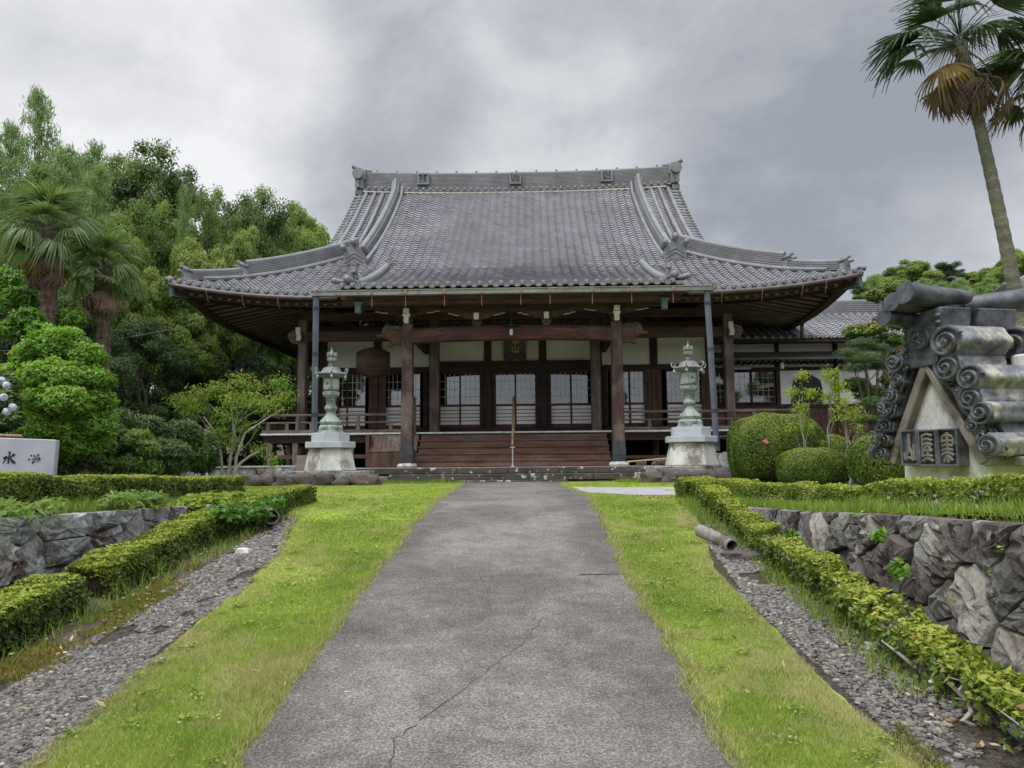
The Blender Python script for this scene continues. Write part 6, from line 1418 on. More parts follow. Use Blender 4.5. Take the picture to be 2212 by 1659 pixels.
def unit(v): return v / (np.linalg.norm(v, axis=-1, keepdims=True) + 1e-9)
def clump_leaves(cl, n, up=.35, inner=.70, spread=.34, low=-.5):
    """cl: rows (x,y,z,rx,ry,rz,tint). leaves spread through the outer part of every clump"""
    cl = np.asarray(cl, float); wgt = (cl[:, 3] * cl[:, 4] + cl[:, 3] * cl[:, 5] + cl[:, 4] * cl[:, 5]); k = rng.choice(len(cl), n, p=wgt / wgt.sum())
    d = unit(rng.normal(0, 1, (n, 3))); fl = (d[:, 2] < low) & (rng.random(n) < .7); d[fl, 2] *= -1
    # bumpy surface so that outlines are uneven
    wob = 1 + .16 * np.sin(d[:, 0] * 7 + k * 1.7) * np.sin(d[:, 1] * 6 + k) + .10 * np.sin(d[:, 2] * 13 + k * 2.1) * np.sin(d[:, 0] * 11)
    rr = (inner + spread * rng.random(n) ** .8) * wob
    P = cl[k, :3] + d * cl[k, 3:6] * rr[:, None]
    N = unit(d * .7 + rng.normal(0, .45, (n, 3)) + np.array([0, 0, up])); return P, N, k
def sproutline(n): return rng.random(n)
def leaves(name, cl, n, L, W, mat_, parent, up=.35, inner=.7, spread=.34, droop=0.0, tj=.16, t0=.5, topb=.0, low=-.5):
    P, N, k = clump_leaves(cl, n, up, inner, spread, low); cl = np.asarray(cl, float)
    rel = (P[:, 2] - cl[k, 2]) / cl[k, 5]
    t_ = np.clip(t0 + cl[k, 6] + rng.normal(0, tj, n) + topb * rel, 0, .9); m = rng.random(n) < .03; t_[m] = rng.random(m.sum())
    return leafobj(name, P, N, L * (.6 + .7 * rng.random(n)), W * (.6 + .7 * rng.random(n)), t_, mat_, parent, droop)
def crown_clumps(nc, R_, zc, rz_, cr, seed, flat=.7, hollow=.55, tv=.14, cone=0.0):
    r = np.random.default_rng(seed); d = unit(r.normal(0, 1, (nc, 3))); d[:, 2] = np.where(d[:, 2] < -.45, -d[:, 2], d[:, 2]); f = hollow + (1 - hollow) * r.random(nc)
    z = zc + d[:, 2] * rz_ * f; sc = 1 - cone * np.clip((z - zc) / rz_, -1, 1)
    c = cr * (.65 + .7 * r.random(nc))
    return np.stack([d[:, 0] * R_ * f * sc, d[:, 1] * R_ * f * sc, z, c, c, c * flat, r.normal(0, tv, nc)], 1)
def trunk_mesh(name, base, cl, r0, mat_, parent, nb=10, seed=0, lean=(0, 0), top=None, n=9):
    rs = random.Random(seed); k = MB(); b = Vector(base); cz = float(np.mean(cl[:, 2])); tp = Vector(top) if top else Vector((float(np.mean(cl[:, 0])) + lean[0], float(np.mean(cl[:, 1])) + lean[1], cz + .1 * abs(cz)))
    P = []; m = 8
    for i_ in range(m + 1):
        f = i_ / m; p = b.lerp(tp, f); w = (tp - b).length * .03; P.append(p + Vector((rs.uniform(-w, w), rs.uniform(-w, w), 0)) * (0 if i_ == 0 else 1))
    k.tube(P, [r0 * (1.25 if i_ == 0 else 1 - .72 * i_ / m) for i_ in range(m + 1)], n)
    for q in rs.sample(range(len(cl)), min(nb, len(cl))):
        c = Vector(cl[q][:3]); f = rs.uniform(.35, .85); s_ = b.lerp(tp, f); mid = s_.lerp(c, .5) + Vector((0, 0, -.1 * (c - s_).length)); k.tube([s_, mid, c], [r0 * (.5 - .3 * f), r0 * .22, r0 * .08], 6)
    return k.build(name, mat_, parent, smooth=True, auto=70)
def tree_proto(name, seed, Ht=10, R_=3, zc=.62, rzf=.38, nc=34, cr=.9, nl=26000, L=.20, W=.10, m='leaf_mid', trunk_r=.2, hollow=.55, **kw):
    t = thing(name, None, None); cl = crown_clumps(nc, R_, Ht * zc, Ht * rzf, cr, seed, hollow=hollow, cone=kw.pop('cone', 0))
    leaves('crown', cl, nl, L, W, M[m], t, **kw); trunk_mesh('trunk', (0, 0, -1), cl, trunk_r, M['bark'], t, 14, seed); return t
at_cache = cam.matrix_world.to_3x3()
def at(px, py, Y):
    d = at_cache @ Vector(((px - 1106) / 1663, -(py - 829.5) / 1663, -1.0)); d *= Y / d.y; return Vector((d.x, d.y, d.z + CAMZ))
used = set()
def place(proto, px, ptop, Y, wpx, label, cat, group, rz=None, Ht=10.0, R0=3.2, minz=None):
    top = at(px, ptop, Y); gz_ = float(H(top.x, Y)) if minz is None else minz; h = top.z - gz_; r = wpx / 2 * Y / 1663
    o = proto if proto.name not in used else copy_tree(proto); used.add(proto.name)
    o.location = (top.x, Y, gz_); o.scale = (r / R0, r / R0, h / Ht); o.rotation_euler = (0, 0, random.uniform(0, 6.28) if rz is None else rz)
    for kx in ('label', 'category', 'group'):
        if kx in o: del o[kx]
    return tag(o, label, cat, group)
dec = tree_proto('deciduous_tree', 1, nc=64, cr=.62, nl=34000, L=.20, W=.10, m='leaf_dark', hollow=.35, inner=.35, spread=.75, t0=.55, up=.5, flat=None) if False else None
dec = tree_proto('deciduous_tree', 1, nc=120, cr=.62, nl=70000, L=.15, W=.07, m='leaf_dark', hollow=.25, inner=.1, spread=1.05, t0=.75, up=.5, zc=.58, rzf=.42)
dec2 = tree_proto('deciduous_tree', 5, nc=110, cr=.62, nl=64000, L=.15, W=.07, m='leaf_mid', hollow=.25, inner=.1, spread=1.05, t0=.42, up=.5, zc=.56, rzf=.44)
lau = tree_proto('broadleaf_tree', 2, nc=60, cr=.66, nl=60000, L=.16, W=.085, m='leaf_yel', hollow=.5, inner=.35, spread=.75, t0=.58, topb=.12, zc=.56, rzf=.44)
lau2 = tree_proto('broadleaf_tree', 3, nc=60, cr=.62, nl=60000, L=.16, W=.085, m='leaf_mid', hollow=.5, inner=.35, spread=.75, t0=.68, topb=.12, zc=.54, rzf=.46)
drk = tree_proto('evergreen_tree', 4, nc=60, cr=.66, nl=56000, L=.15, W=.07, m='leaf_dark', hollow=.5, inner=.3, spread=.8, t0=.34, zc=.52, rzf=.48)  # leaf tint lowered to paint in the shade of the low wood
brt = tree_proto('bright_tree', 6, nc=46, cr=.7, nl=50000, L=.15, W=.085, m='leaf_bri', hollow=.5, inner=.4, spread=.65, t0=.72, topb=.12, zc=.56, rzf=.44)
# bamboo: leaning culm with drooping leaf sprays
def bamboo_proto(seed, dense=1.0, tip=True):
    r = np.random.default_rng(seed); t = thing('bamboo', None, None); k = MB(); Ht = 10.0; lean = r.uniform(-.7, .7, 2)
    P = [Vector((lean[0] * f * f + .5 * f ** 6, lean[1] * f * f, Ht * (f - .04 * f ** 6))) for f in np.linspace(-.05, 1, 16)]; k.tube(P, [.055 * (1 - .9 * i_ / 15) for i_ in range(16)], 6); 
    Ps, Ns, T_ = [], [], []
    for q in range(46):
        f = .30 + .70 * q / 45; a = q * 2.4; L_ = (1.75 * (1 - f) ** .6 + .30); i_ = f * 15; b = Vector((lean[0] * f * f + .5 * f ** 6, lean[1] * f * f, Ht * (f - .04 * f ** 6)))
        for s_ in range(2):
            aa = a + s_ * 2.8 + r.uniform(-.4, .4); d = Vector((math.cos(aa), math.sin(aa), .35)); e_ = b + d * L_ + Vector((0, 0, -.25 * L_)); mid = b + d * L_ * .5
            k.tube([b, mid, e_], [.012, .008, .004], 3, False)
            nl = int(85 * dense * (L_ + .3)); ff = r.random(nl) ** .8
            pts = np.array(b)[None] * (1 - ff[:, None]) + np.array(mid * 2 - (b + e_) * .5 + (e_ - b) * .0 + (e_ - mid) * .0)[None] * 0 + np.array(e_)[None] * ff[:, None] + np.array([0, 0, 1]) * (L_ * .22 * np.sin(ff * np.pi))[:, None]
            Ps.append(pts + r.normal(0, .13, (nl, 3)) * np.array([1, 1, .7])); T_.append(np.full(nl, r.uniform(-.15, .15)))
    P_ = np.concatenate(Ps); T_ = np.concatenate(T_); n = len(P_); N = unit(r.normal(0, .5, (n, 3)) + np.array([0, 0, .5]))
    leafobj('leaves', P_, N, .22 * (.7 + .6 * r.random(n)), .042, np.clip(.5 + T_ + r.normal(0, .15, n), 0, 1), M['leaf_bamboo'], t, .45)
    k.build('culm', M['leaf_culm'], t); return t
M['leaf_culm'] = mat('bamboo_culm', (.16, .22, .08), (.24, .30, .12), 3, .5, 0)
bam = [bamboo_proto(s, 1.0) for s in (1, 2)]

gw = 'trees of the wood left of the temple'
FOREST = [  # proto, px, top, Y, width, label
 (dec, 340, 315, 37, 330, 'broad dark crowned tree on the skyline, widest of the wood'),
 (dec, 545, 405, 39, 230, 'dark airy tree on the skyline right of the widest one'),
 (lau2, 655, 440, 48, 170, 'last dark tree on the skyline before the temple roof'),
 (dec, 240, 325, 40, 230, 'dark skyline tree behind the bamboo tops'),
 (drk, 60, 420, 33, 260, 'dark tree behind the left palms'),
 (lau, 430, 505, 31, 170, 'yellow green tree with fine leaves in the middle of the wood'),
 (lau, 520, 480, 33, 150, 'olive tree below the dark skyline tree'),
 (lau, 300, 560, 27, 170, 'brownish green tree right of the palms'),
 (dec2, 470, 400, 36, 150, 'mid green tree between two bamboo plumes'),
 (lau2, 585, 500, 42, 150, 'green tree touching the left slope of the temple roof'),
 (brt, 640, 525, 48, 150, 'bright green tree crown just above the temple roof'),
 (brt, 560, 535, 40, 140, 'bright green crown left of the roof slope'),
 (lau2, 400, 590, 29, 200, 'mid green tree in front of the olive trees'),
 (lau2, 440, 650, 32, 180, 'leafy tree under the left eaves tip'),
 (dec2, 330, 425, 33, 200, 'mid green tree filling the wood below the widest skyline tree'),
 (lau2, 250, 470, 29, 190, 'green tree right of the palm crowns'),
 (lau2, 640, 470, 44, 150, 'soft green crown below the last skyline tree'),
 (dec2, 160, 330, 36, 200, 'green skyline tree behind the bamboo tips'),
 (lau, 215, 440, 32, 170, 'olive brown tree above the palms'),
 (drk, 190, 610, 22, 210, 'dark tree directly behind the topiary bush'),
 (drk, 320, 690, 24, 230, 'dark evergreen in the deep shade of the wood'),
 (drk, 440, 730, 30, 200, 'dark evergreen behind the spreading maple'),
 (drk, 20, 600, 24, 200, 'dark tree at the far left edge below the palm fronds'),
 (lau2, 95, 560, 30, 190, 'green tree behind the trunk of the first palm'),
 (drk, 500, 600, 42, 260, 'tall dark evergreen deep in the wood behind the eaves'),
 (drk, 380, 560, 37, 300, 'wide dark evergreen filling the back of the wood'),
 (lau2, 690, 560, 46, 160, 'mid green tree mostly behind the roof'),
 (drk, 560, 700, 48, 240, 'dark evergreen seen under the left eaves far behind the hall'),
 (drk, 660, 700, 52, 240, 'dark evergreen behind the left rear corner of the hall'),
 (drk, 470, 720, 38, 220, 'dark evergreen below the tip of the left eaves'),
 (drk, 556, 762, 37, 170, 'dark evergreen filling the gap under the left side eaves'),
 (drk, 602, 775, 42, 170, 'dark evergreen deeper under the left side eaves'),
 (drk, 540, 850, 30, 180, 'low dark tree just left of the veranda corner'),
 (drk, 475, 835, 27, 190, 'low dark tree behind the middle of the maple'),
 (drk, 620, 850, 38, 220, 'low dark tree seen through the left veranda railing'),
 (drk, 705, 850, 52, 260, 'low dark tree far behind the gallery post'),
 (drk, 395, 850, 24, 170, 'low dark tree behind the left side of the maple'),
]
for p_, px, tp, Y, w_, lb in FOREST: place(p_, px, tp, Y, w_, lb, 'tree', gw)
gb_ = 'bamboo in the wood left of the temple'
for q, (px, tp, Y, w_, lb) in enumerate([(92, 190, 26, 150, 'tallest bamboo plume against the bright sky'), (20, 245, 26, 150, 'bamboo plume cut by the left picture edge'), (175, 285, 27, 150, 'bamboo plume right of the tallest one'), (130, 300, 25, 170, 'leafy bamboo below the tallest plume'),
      (60, 330, 25, 170, 'pale bamboo above the left palm'), (405, 388, 31, 80, 'slim light green bamboo tip in the middle of the wood'),
      (600, 455, 42, 110, 'light green bamboo plume near the roof'), (0, 300, 24, 170, 'bamboo at the extreme left edge'), (200, 330, 24, 150, 'bright bamboo above the palms')]):
    place(bam[q % 2], px, tp, Y, w_ * 1.25, lb, 'bamboo', gb_, R0=2.2)
gf = 'trees on the far right hillside'
for q, (p_, px, tp, Y, w_, lb) in enumerate([(lau, 1900, 590, 62, 110, 'rounded olive tree beside the right eaves tip'), (lau, 1965, 562, 66, 120, 'broad domed brownish tree on the right skyline'), (drk, 2045, 566, 68, 90, 'dark round tree on the right skyline'), (lau, 2110, 585, 70, 100, 'low domed tree between the dark one and the palm trunk'),
      (lau, 2200, 535, 56, 130, 'large domed tree at the right edge behind the palm'), (drk, 1870, 610, 60, 110, 'dark tree just behind the right eaves tip'), (lau2, 2150, 575, 60, 110, 'green tree behind the palm trunk'), (lau, 2260, 540, 60, 150, 'domed tree cut by the right edge'), (drk, 1930, 585, 72, 120, 'dark tree between two olive domes')]): place(p_, px, tp, Y, w_, lb, 'tree', gf)
for q in range(16):
    px = 1875 + q * 24 + random.uniform(-8, 8); b_ = place(bam[q % 2], px, 592 + (q * 37 % 26), 46 + (q * 7 % 9), 120, 'light green bamboo in the grove below the right skyline', 'bamboo', 'bamboo grove behind the annex', R0=2.2)

# undergrowth: leaf litter of shrubs over the shaded slope
n = 60000; x = -10.5 - 24 * rng.random(n) ** 1.3; y = 17.5 + 22 * rng.random(n); kp = (x < -9.3) ; x, y = x[kp], y[kp]; n = len(x)
P = np.stack([x, y, H(x, y) + .1 + 1.3 * rng.random(n) * fbm(x, y, .7, 91)], 1); ug = leafobj('undergrowth', P, unit(rng.normal(0, .6, (n, 3)) + np.array([0, 0, .6])), .22, .09, np.clip(.4 + .2 * rng.normal(0, 1, n), 0, 1), M['leaf_dark']); tag(ug, 'low dark undergrowth covering the shaded ground of the wood', 'undergrowth', kind='stuff')

# ---- clipped hedges
def hedge(name, label, pts, w, h, n, L, W, seed=1, t0=.45, top=.44, round_=.12, gaps=0.0, mat_=None, group=None, stems=0, stem_side=1, wob=.06, stem_c='bark_pale', lowgap=0.0):
    """pts: (x, y) centre line; leaves fill the skin of a clipped box"""
    r = np.random.default_rng(seed); t = thing(name, label, 'hedge', (0, 0, 0), 0, group); P2 = np.array(pts, float); seg = np.linalg.norm(np.diff(P2, axis=0), axis=1); cum = np.concatenate([[0], np.cumsum(seg)]); Lt = cum[-1]
    u = r.random(n) * (Lt + w * .5) - w * .25; uc = np.clip(u, 0, Lt); cx = np.interp(uc, cum, P2[:, 0]); cy = np.interp(uc, cum, P2[:, 1])
    dx = np.interp(np.clip(uc, 0, Lt - 1e-3), cum[:-1], np.diff(P2[:, 0]) / seg) if len(seg) > 1 else np.full(n, (P2[1, 0] - P2[0, 0]) / Lt); dy = np.interp(np.clip(uc, 0, Lt - 1e-3), cum[:-1], np.diff(P2[:, 1]) / seg) if len(seg) > 1 else np.full(n, (P2[1, 1] - P2[0, 1]) / Lt)
    hh = h * (1 + wob * 1.6 * (fbm(uc, uc * 0 + seed, 1.3, seed) - .5) * 2); ww = w * (1 + wob * 2.0 * (fbm(uc, uc * 0 + seed + 5, 1.7, seed + 3) - .5) * 2)
    per = 2 * hh + ww; s = r.random(n) * per
    a = np.where(s < hh, -ww / 2, np.where(s < hh + ww, s - hh - ww / 2, ww / 2)); z = np.where(s < hh, s, np.where(s < hh + ww, hh, per - s))
    nx = np.where(s < hh, -1., np.where(s < hh + ww, 0, 1.)); nzv = np.where((s >= hh) & (s < hh + ww), 1., 0)
    # round the edges, push leaves inwards at random
    dep = (r.random(n) ** 2) * .085; f = np.clip(z / hh, 0, 1); a = a * (1 - round_ * f ** 4) ; a -= nx * dep; z -= nzv * dep; z -= (np.abs(a) / (ww / 2)) ** 6 * round_ * hh * .5
    bump_ = (fbm(uc * 2.2 + a, z * 3 + seed, 2.4, seed + 9) - .5) * .11; a += nx * bump_; z += nzv * bump_
    ov = (u - uc); X = cx + dx * ov * 1.0 - dy * a; Y = cy + dy * ov + dx * a; Z = np.maximum(H(cx, cy), H(X, Y) * 0 - 9) + z
    N = unit(np.stack([-dy * nx, dx * nx, nzv], 1) * .8 + r.normal(0, .5, (n, 3)) + np.array([0, 0, .45]))
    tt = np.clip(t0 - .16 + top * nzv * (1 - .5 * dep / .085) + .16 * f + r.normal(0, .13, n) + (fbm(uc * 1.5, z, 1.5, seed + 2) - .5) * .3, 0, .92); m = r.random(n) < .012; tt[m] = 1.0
    k = np.ones(n, bool)
    if gaps: k = fbm(uc * 2.1 + a * 2, z * 4 + 3, 1.8, seed + 20) > gaps * (1 + .5 * (1 - f))
    if lowgap: k &= (f > lowgap * (.5 + fbm(uc * 3, uc * 0, 1.5, seed + 30))) | (r.random(n) < .15)
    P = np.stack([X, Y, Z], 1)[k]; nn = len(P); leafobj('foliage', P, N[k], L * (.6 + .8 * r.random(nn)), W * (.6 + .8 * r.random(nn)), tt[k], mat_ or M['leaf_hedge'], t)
    # twiggy inside
    rs = random.Random(seed); b = MB(); ns = int(Lt / .11) if not stems else int(Lt / .20)
    for q in range(ns):
        uu = rs.uniform(0, Lt); bx_, by_ = float(np.interp(uu, cum, P2[:, 0])), float(np.interp(uu, cum, P2[:, 1])); z0 = float(H(bx_, by_)); r0 = rs.uniform(.008, .016) * (1.6 if stems else 1)
        for s_ in range(3):
            p = Vector((bx_, by_, z0 - .05)); Pp = [p]
            for _ in range(4): p = p + Vector((rs.uniform(-1, 1) * w * .17, rs.uniform(-1, 1) * .10, h * .24)); Pp.append(p)
            b.tube(Pp, [r0, r0 * .8, r0 * .6, r0 * .4, r0 * .2], 5, False)
    b.build('twigs', M[stem_c] if stems else M['bark'], t, smooth=True)
    if not gaps:
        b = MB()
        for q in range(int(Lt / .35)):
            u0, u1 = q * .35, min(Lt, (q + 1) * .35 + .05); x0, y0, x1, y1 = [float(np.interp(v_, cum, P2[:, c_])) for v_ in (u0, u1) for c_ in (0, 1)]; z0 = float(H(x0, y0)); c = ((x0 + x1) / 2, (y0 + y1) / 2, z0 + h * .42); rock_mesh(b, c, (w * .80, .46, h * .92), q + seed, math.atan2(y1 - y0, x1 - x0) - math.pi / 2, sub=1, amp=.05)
        b.build('dark_inner_core', M['inner'], t)  # solid dark core added to stop light through the hedge
    return t
M['inner'] = mat('dark_core_filler', (.022, .022, .010), (.055, .048, .026), 14, .95, .9, .03, fine=50)  # dark brown of the solid cores added inside hedges and bushes
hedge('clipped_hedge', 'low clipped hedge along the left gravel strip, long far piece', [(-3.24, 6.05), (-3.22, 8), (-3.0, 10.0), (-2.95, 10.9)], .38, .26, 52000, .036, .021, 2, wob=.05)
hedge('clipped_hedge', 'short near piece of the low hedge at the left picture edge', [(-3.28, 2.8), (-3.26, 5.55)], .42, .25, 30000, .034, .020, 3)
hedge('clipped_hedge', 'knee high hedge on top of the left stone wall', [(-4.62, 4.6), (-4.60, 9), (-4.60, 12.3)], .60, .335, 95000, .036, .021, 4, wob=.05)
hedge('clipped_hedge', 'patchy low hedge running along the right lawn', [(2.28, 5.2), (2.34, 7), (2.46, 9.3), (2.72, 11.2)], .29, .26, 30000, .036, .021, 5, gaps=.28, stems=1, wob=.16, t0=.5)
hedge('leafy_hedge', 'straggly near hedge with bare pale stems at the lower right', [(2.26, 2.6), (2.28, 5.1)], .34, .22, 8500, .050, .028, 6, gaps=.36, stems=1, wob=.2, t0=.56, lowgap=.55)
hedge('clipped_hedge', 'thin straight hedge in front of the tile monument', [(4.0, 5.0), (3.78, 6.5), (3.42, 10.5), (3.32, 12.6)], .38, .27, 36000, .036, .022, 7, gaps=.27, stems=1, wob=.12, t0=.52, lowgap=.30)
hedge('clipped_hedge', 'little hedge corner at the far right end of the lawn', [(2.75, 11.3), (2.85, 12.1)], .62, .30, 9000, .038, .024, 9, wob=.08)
# crooked pale stems of the near right hedge
rs = random.Random(4); k = MB()
for (x, y) in ((2.16, 3.35), (2.12, 3.1), (2.14, 3.75), (2.12, 4.1), (2.2, 2.95), (2.28, 5.3), (2.28, 6.2)):
    z = float(H(x, y)); p = Vector((x, y, z - .04)); Pp = [p]; dirx = rs.choice((-1, 1))
    for q in range(7): p = p + Vector((rs.uniform(.0, .07) * dirx * (1 if q % 2 else -1) + .01, rs.uniform(-.05, .05), .030)); Pp.append(p)
    k.tube(Pp, [.017, .016, .014, .013, .011, .009, .007, .005], 7)
    for b0 in (3, 5): k.tube([Pp[b0], Pp[b0] + Vector((rs.uniform(-.1, .1), rs.uniform(-.1, .1), .04)), Pp[b0] + Vector((rs.uniform(-.16, .16), rs.uniform(-.14, .14), .08))], [.009, .007, .003], 5)
o = k.build('bare_hedge_stems', M['bark_pale'], None, smooth=True); tag(o, 'crooked pale bare stems rising under the right hedge', 'stems')

# ---- round clipped azaleas
def azalea(label, c, r, rz__, n, seed, z0=0.0, t0=.5, pink=(), flat=0.0):
    t = thing('clipped_azalea', label, 'bush', (c[0], c[1], z0), 0, 'round clipped azaleas beside the monument'); r_ = np.random.default_rng(seed)
    d = unit(r_.normal(0, 1, (n, 3))); d[:, 2] = np.where(r_.random(n) < .72, np.abs(d[:, 2]), -np.abs(d[:, 2])); d = unit(d); p_ = 2.7
    sup = (np.abs(d[:, 0]) ** p_ + np.abs(d[:, 1]) ** p_ + np.abs(d[:, 2]) ** p_) ** (-1 / p_)
    wob = 1 + .05 * np.sin(d[:, 0] * 8 + seed) * np.sin(d[:, 1] * 7) ; rr = (sup * wob * (1 - .10 * r_.random(n) ** 2))[:, None]
    P = d * rr * np.array([r, r, rz__ * .52]) + np.array([0, 0, rz__ * .48]); P[:, 2] = np.maximum(P[:, 2], .02)
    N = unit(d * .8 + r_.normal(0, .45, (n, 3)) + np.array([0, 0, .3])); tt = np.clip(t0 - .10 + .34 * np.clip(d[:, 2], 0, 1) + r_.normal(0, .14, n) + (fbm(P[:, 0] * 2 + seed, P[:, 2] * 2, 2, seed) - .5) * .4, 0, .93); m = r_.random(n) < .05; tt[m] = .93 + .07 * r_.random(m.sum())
    leafobj('foliage', P, N, .046 * (.6 + .8 * r_.random(n)), .025 * (.6 + .8 * r_.random(n)), tt, M['leaf_azalea'], t)
    b = MB(); rock_mesh(b, (0, 0, rz__ * .44), (r * 1.55, r * 1.55, rz__ * .80), seed, sub=3, amp=.03); b.build('dark_inner_core', M['inner'], t)  # solid dark core added to stop light through the bush
    for (dx_, dz_) in pink:
        q = 26; Pp = np.array([dx_, -r * .97, dz_]) + r_.normal(0, .022, (q, 3)); leafobj('blossom', Pp, unit(r_.normal(0, .5, (q, 3)) + np.array([0, -1, .3])), .05, .04, r_.random(q), M['flower_pink'], t)
    return t
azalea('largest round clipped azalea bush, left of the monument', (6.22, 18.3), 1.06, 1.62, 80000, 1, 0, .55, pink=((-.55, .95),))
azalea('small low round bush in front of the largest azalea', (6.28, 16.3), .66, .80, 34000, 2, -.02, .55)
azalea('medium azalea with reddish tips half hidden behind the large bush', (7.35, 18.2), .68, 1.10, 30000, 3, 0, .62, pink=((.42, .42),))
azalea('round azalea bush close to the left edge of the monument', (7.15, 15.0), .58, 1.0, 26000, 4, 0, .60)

# ---- trees and shrubs built of pads
def pad_tree(name, label, cat, pads, base, m, n, L, W, seed, trunk=.08, bark='bark', droop=0., up=.5, inner=.35, spread=.7, t0=.5, flat=.45, topb=.15, group=None, nb=12, top=None, tj=.15):
    """pads: (px, py, Y, half width px[, flatness]) placed at real distances"""
    c0 = at(base[0], base[1], base[2]); gz_ = min(c0.z, float(H(c0.x, c0.y)) + .02) if base[2] else 0; root = thing(name, label, cat, (c0.x, c0.y, gz_), 0, group); r_ = random.Random(seed); cl = []
    for p in pads:
        q = at(p[0], p[1], p[2]); w_ = p[3] * p[2] / 1663; fl = p[4] if len(p) > 4 else flat; cl.append((q.x - c0.x, q.y - c0.y, q.z - gz_, w_, w_ * .9, w_ * fl, r_.uniform(-.12, .12)))
    cl = np.array(cl); leaves('foliage', cl, n, L, W, M[m], root, up=up, inner=inner, spread=spread, droop=droop, t0=t0, topb=topb, tj=tj); trunk_mesh('trunk', (0, 0, -.1), cl, trunk, M[bark], root, nb, seed, top=top); return root
Yb = 13.0
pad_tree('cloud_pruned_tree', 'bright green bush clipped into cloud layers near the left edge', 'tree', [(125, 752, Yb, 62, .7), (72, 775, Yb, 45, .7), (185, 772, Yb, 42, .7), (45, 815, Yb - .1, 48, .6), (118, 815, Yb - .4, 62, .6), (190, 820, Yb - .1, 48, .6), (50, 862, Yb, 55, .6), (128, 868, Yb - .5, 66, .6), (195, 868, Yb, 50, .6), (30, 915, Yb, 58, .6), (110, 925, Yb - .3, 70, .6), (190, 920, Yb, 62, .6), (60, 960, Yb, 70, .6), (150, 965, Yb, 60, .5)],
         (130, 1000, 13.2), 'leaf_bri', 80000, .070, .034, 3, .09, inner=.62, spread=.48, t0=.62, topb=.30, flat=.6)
Ym = 17.2
pad_tree('japanese_maple', 'spreading young maple with reddish tips left of the veranda', 'tree', [(388, 872, Ym, 30), (432, 856, Ym, 34), (420, 885, Ym - .2, 34), (470, 842, Ym + .2, 26), (520, 832, Ym + .2, 36), (560, 838, Ym + .4, 20), (602, 830, Ym, 30), (615, 858, Ym, 32), (585, 878, Ym - .2, 40), (540, 870, Ym, 34), (500, 868, Ym - .3, 30), (490, 905, Ym - .4, 38), (470, 940, Ym - .4, 34), (530, 925, Ym, 26), (500, 960, Ym - .3, 26), (560, 975, Ym, 26), (590, 1000, Ym, 22)],
         (488, 1030, 17.0), 'leaf_maple', 6200, .080, .026, 5, .035, 'bark_pale', droop=.4, inner=.0, spread=1.2, t0=.42, flat=.72, nb=12, tj=.2)
# the maple's pale forked stems
k = MB()
for pts in ([(480, 1030), (478, 985), (470, 940), (440, 900)], [(492, 1030), (500, 975), (505, 930), (498, 868)], [(506, 1028), (512, 980), (530, 935), (575, 905), (615, 880)], [(498, 1030), (520, 1000), (540, 985), (560, 975)], [(470, 940), (430, 925), (405, 905)]):
    k.tube([at(a, b, Ym - .3) for a, b in pts], [.035 - .006 * i_ for i_ in range(len(pts))], 6)
o = k.build('maple_stems', M['bark_pale'], None, smooth=True); tag(o, 'pale grey forked bare stems standing under the spreading maple', 'stems')
gs_ = 'dark leafy shrubs behind the left hedge'
for q, (px, tp, Y, w_, m, lb) in enumerate([(250, 890, 14.6, 120, 'leaf_dark', 'dark shrub right of the cloud pruned bush'), (320, 905, 15.0, 110, 'leaf_dark', 'dark shrub in the middle of the shrub row'), (385, 915, 15.6, 110, 'leaf_dark', 'shrub left of the maple foot'), (200, 900, 14.0, 110, 'leaf_mid', 'shrub directly behind the inscribed stone'), (440, 935, 16.5, 80, 'leaf_dark', 'low dark shrub at the foot of the maple'), (300, 930, 14.2, 90, 'leaf_mid', 'lower greener shrub in front of the shrub row'), (150, 930, 13.4, 110, 'leaf_dark', 'shrub between bush trunk and inscribed stone'), (360, 950, 14.6, 90, 'leaf_dark', 'small dark shrub just above the hedge top')]):
    h_ = (1010 - tp); pad_tree('leafy_shrub', lb, 'shrub', [(px + random.uniform(-.35, .35) * w_, tp + h_ * f + 8, Y + random.uniform(-.3, .3), w_ * .30, .7) for f in (.12, .2, .35, .4, .55, .6, .75, .8, .9)] + [(px, tp + 18, Y, w_ * .32, .7)], (px, 1010, Y), m, 9000, .11, .032, q + 40, .03, droop=.3, inner=.3, spread=.75, t0=.45, group=gs_, nb=8)
pad_tree('leafy_shrub', 'light green shrub between the left edge and the shaggy palm trunk', 'shrub', [(60, 690, 14.4, 34, .7), (30, 715, 14.4, 34, .7), (85, 715, 14.2, 26, .7), (40, 650, 15.4, 40, .8), (15, 610, 15.8, 40, .8), (150, 690, 15.2, 30, .8)], (45, 1000, 14.4), 'leaf_bri', 9000, .10, .05, 91, .03, t0=.45, inner=.3, spread=.75)
for q, (x, y, h, w) in enumerate([(19.5, -2, 8.5, 3.0), (15.5, -7, 7.0, 2.4)]):
    t_ = copy_tree(lau2); t_.location = (x, y, -.2); t_.scale = (w / 3, w / 3, h / 10)
    for kx in ('label', 'category', 'group'):
        if kx in t_: del t_[kx]
    tag(t_, ['tree outside the frame whose dark shape shows in the annex windows', 'smaller tree outside the frame reflected low in the annex windows'][q], 'tree')
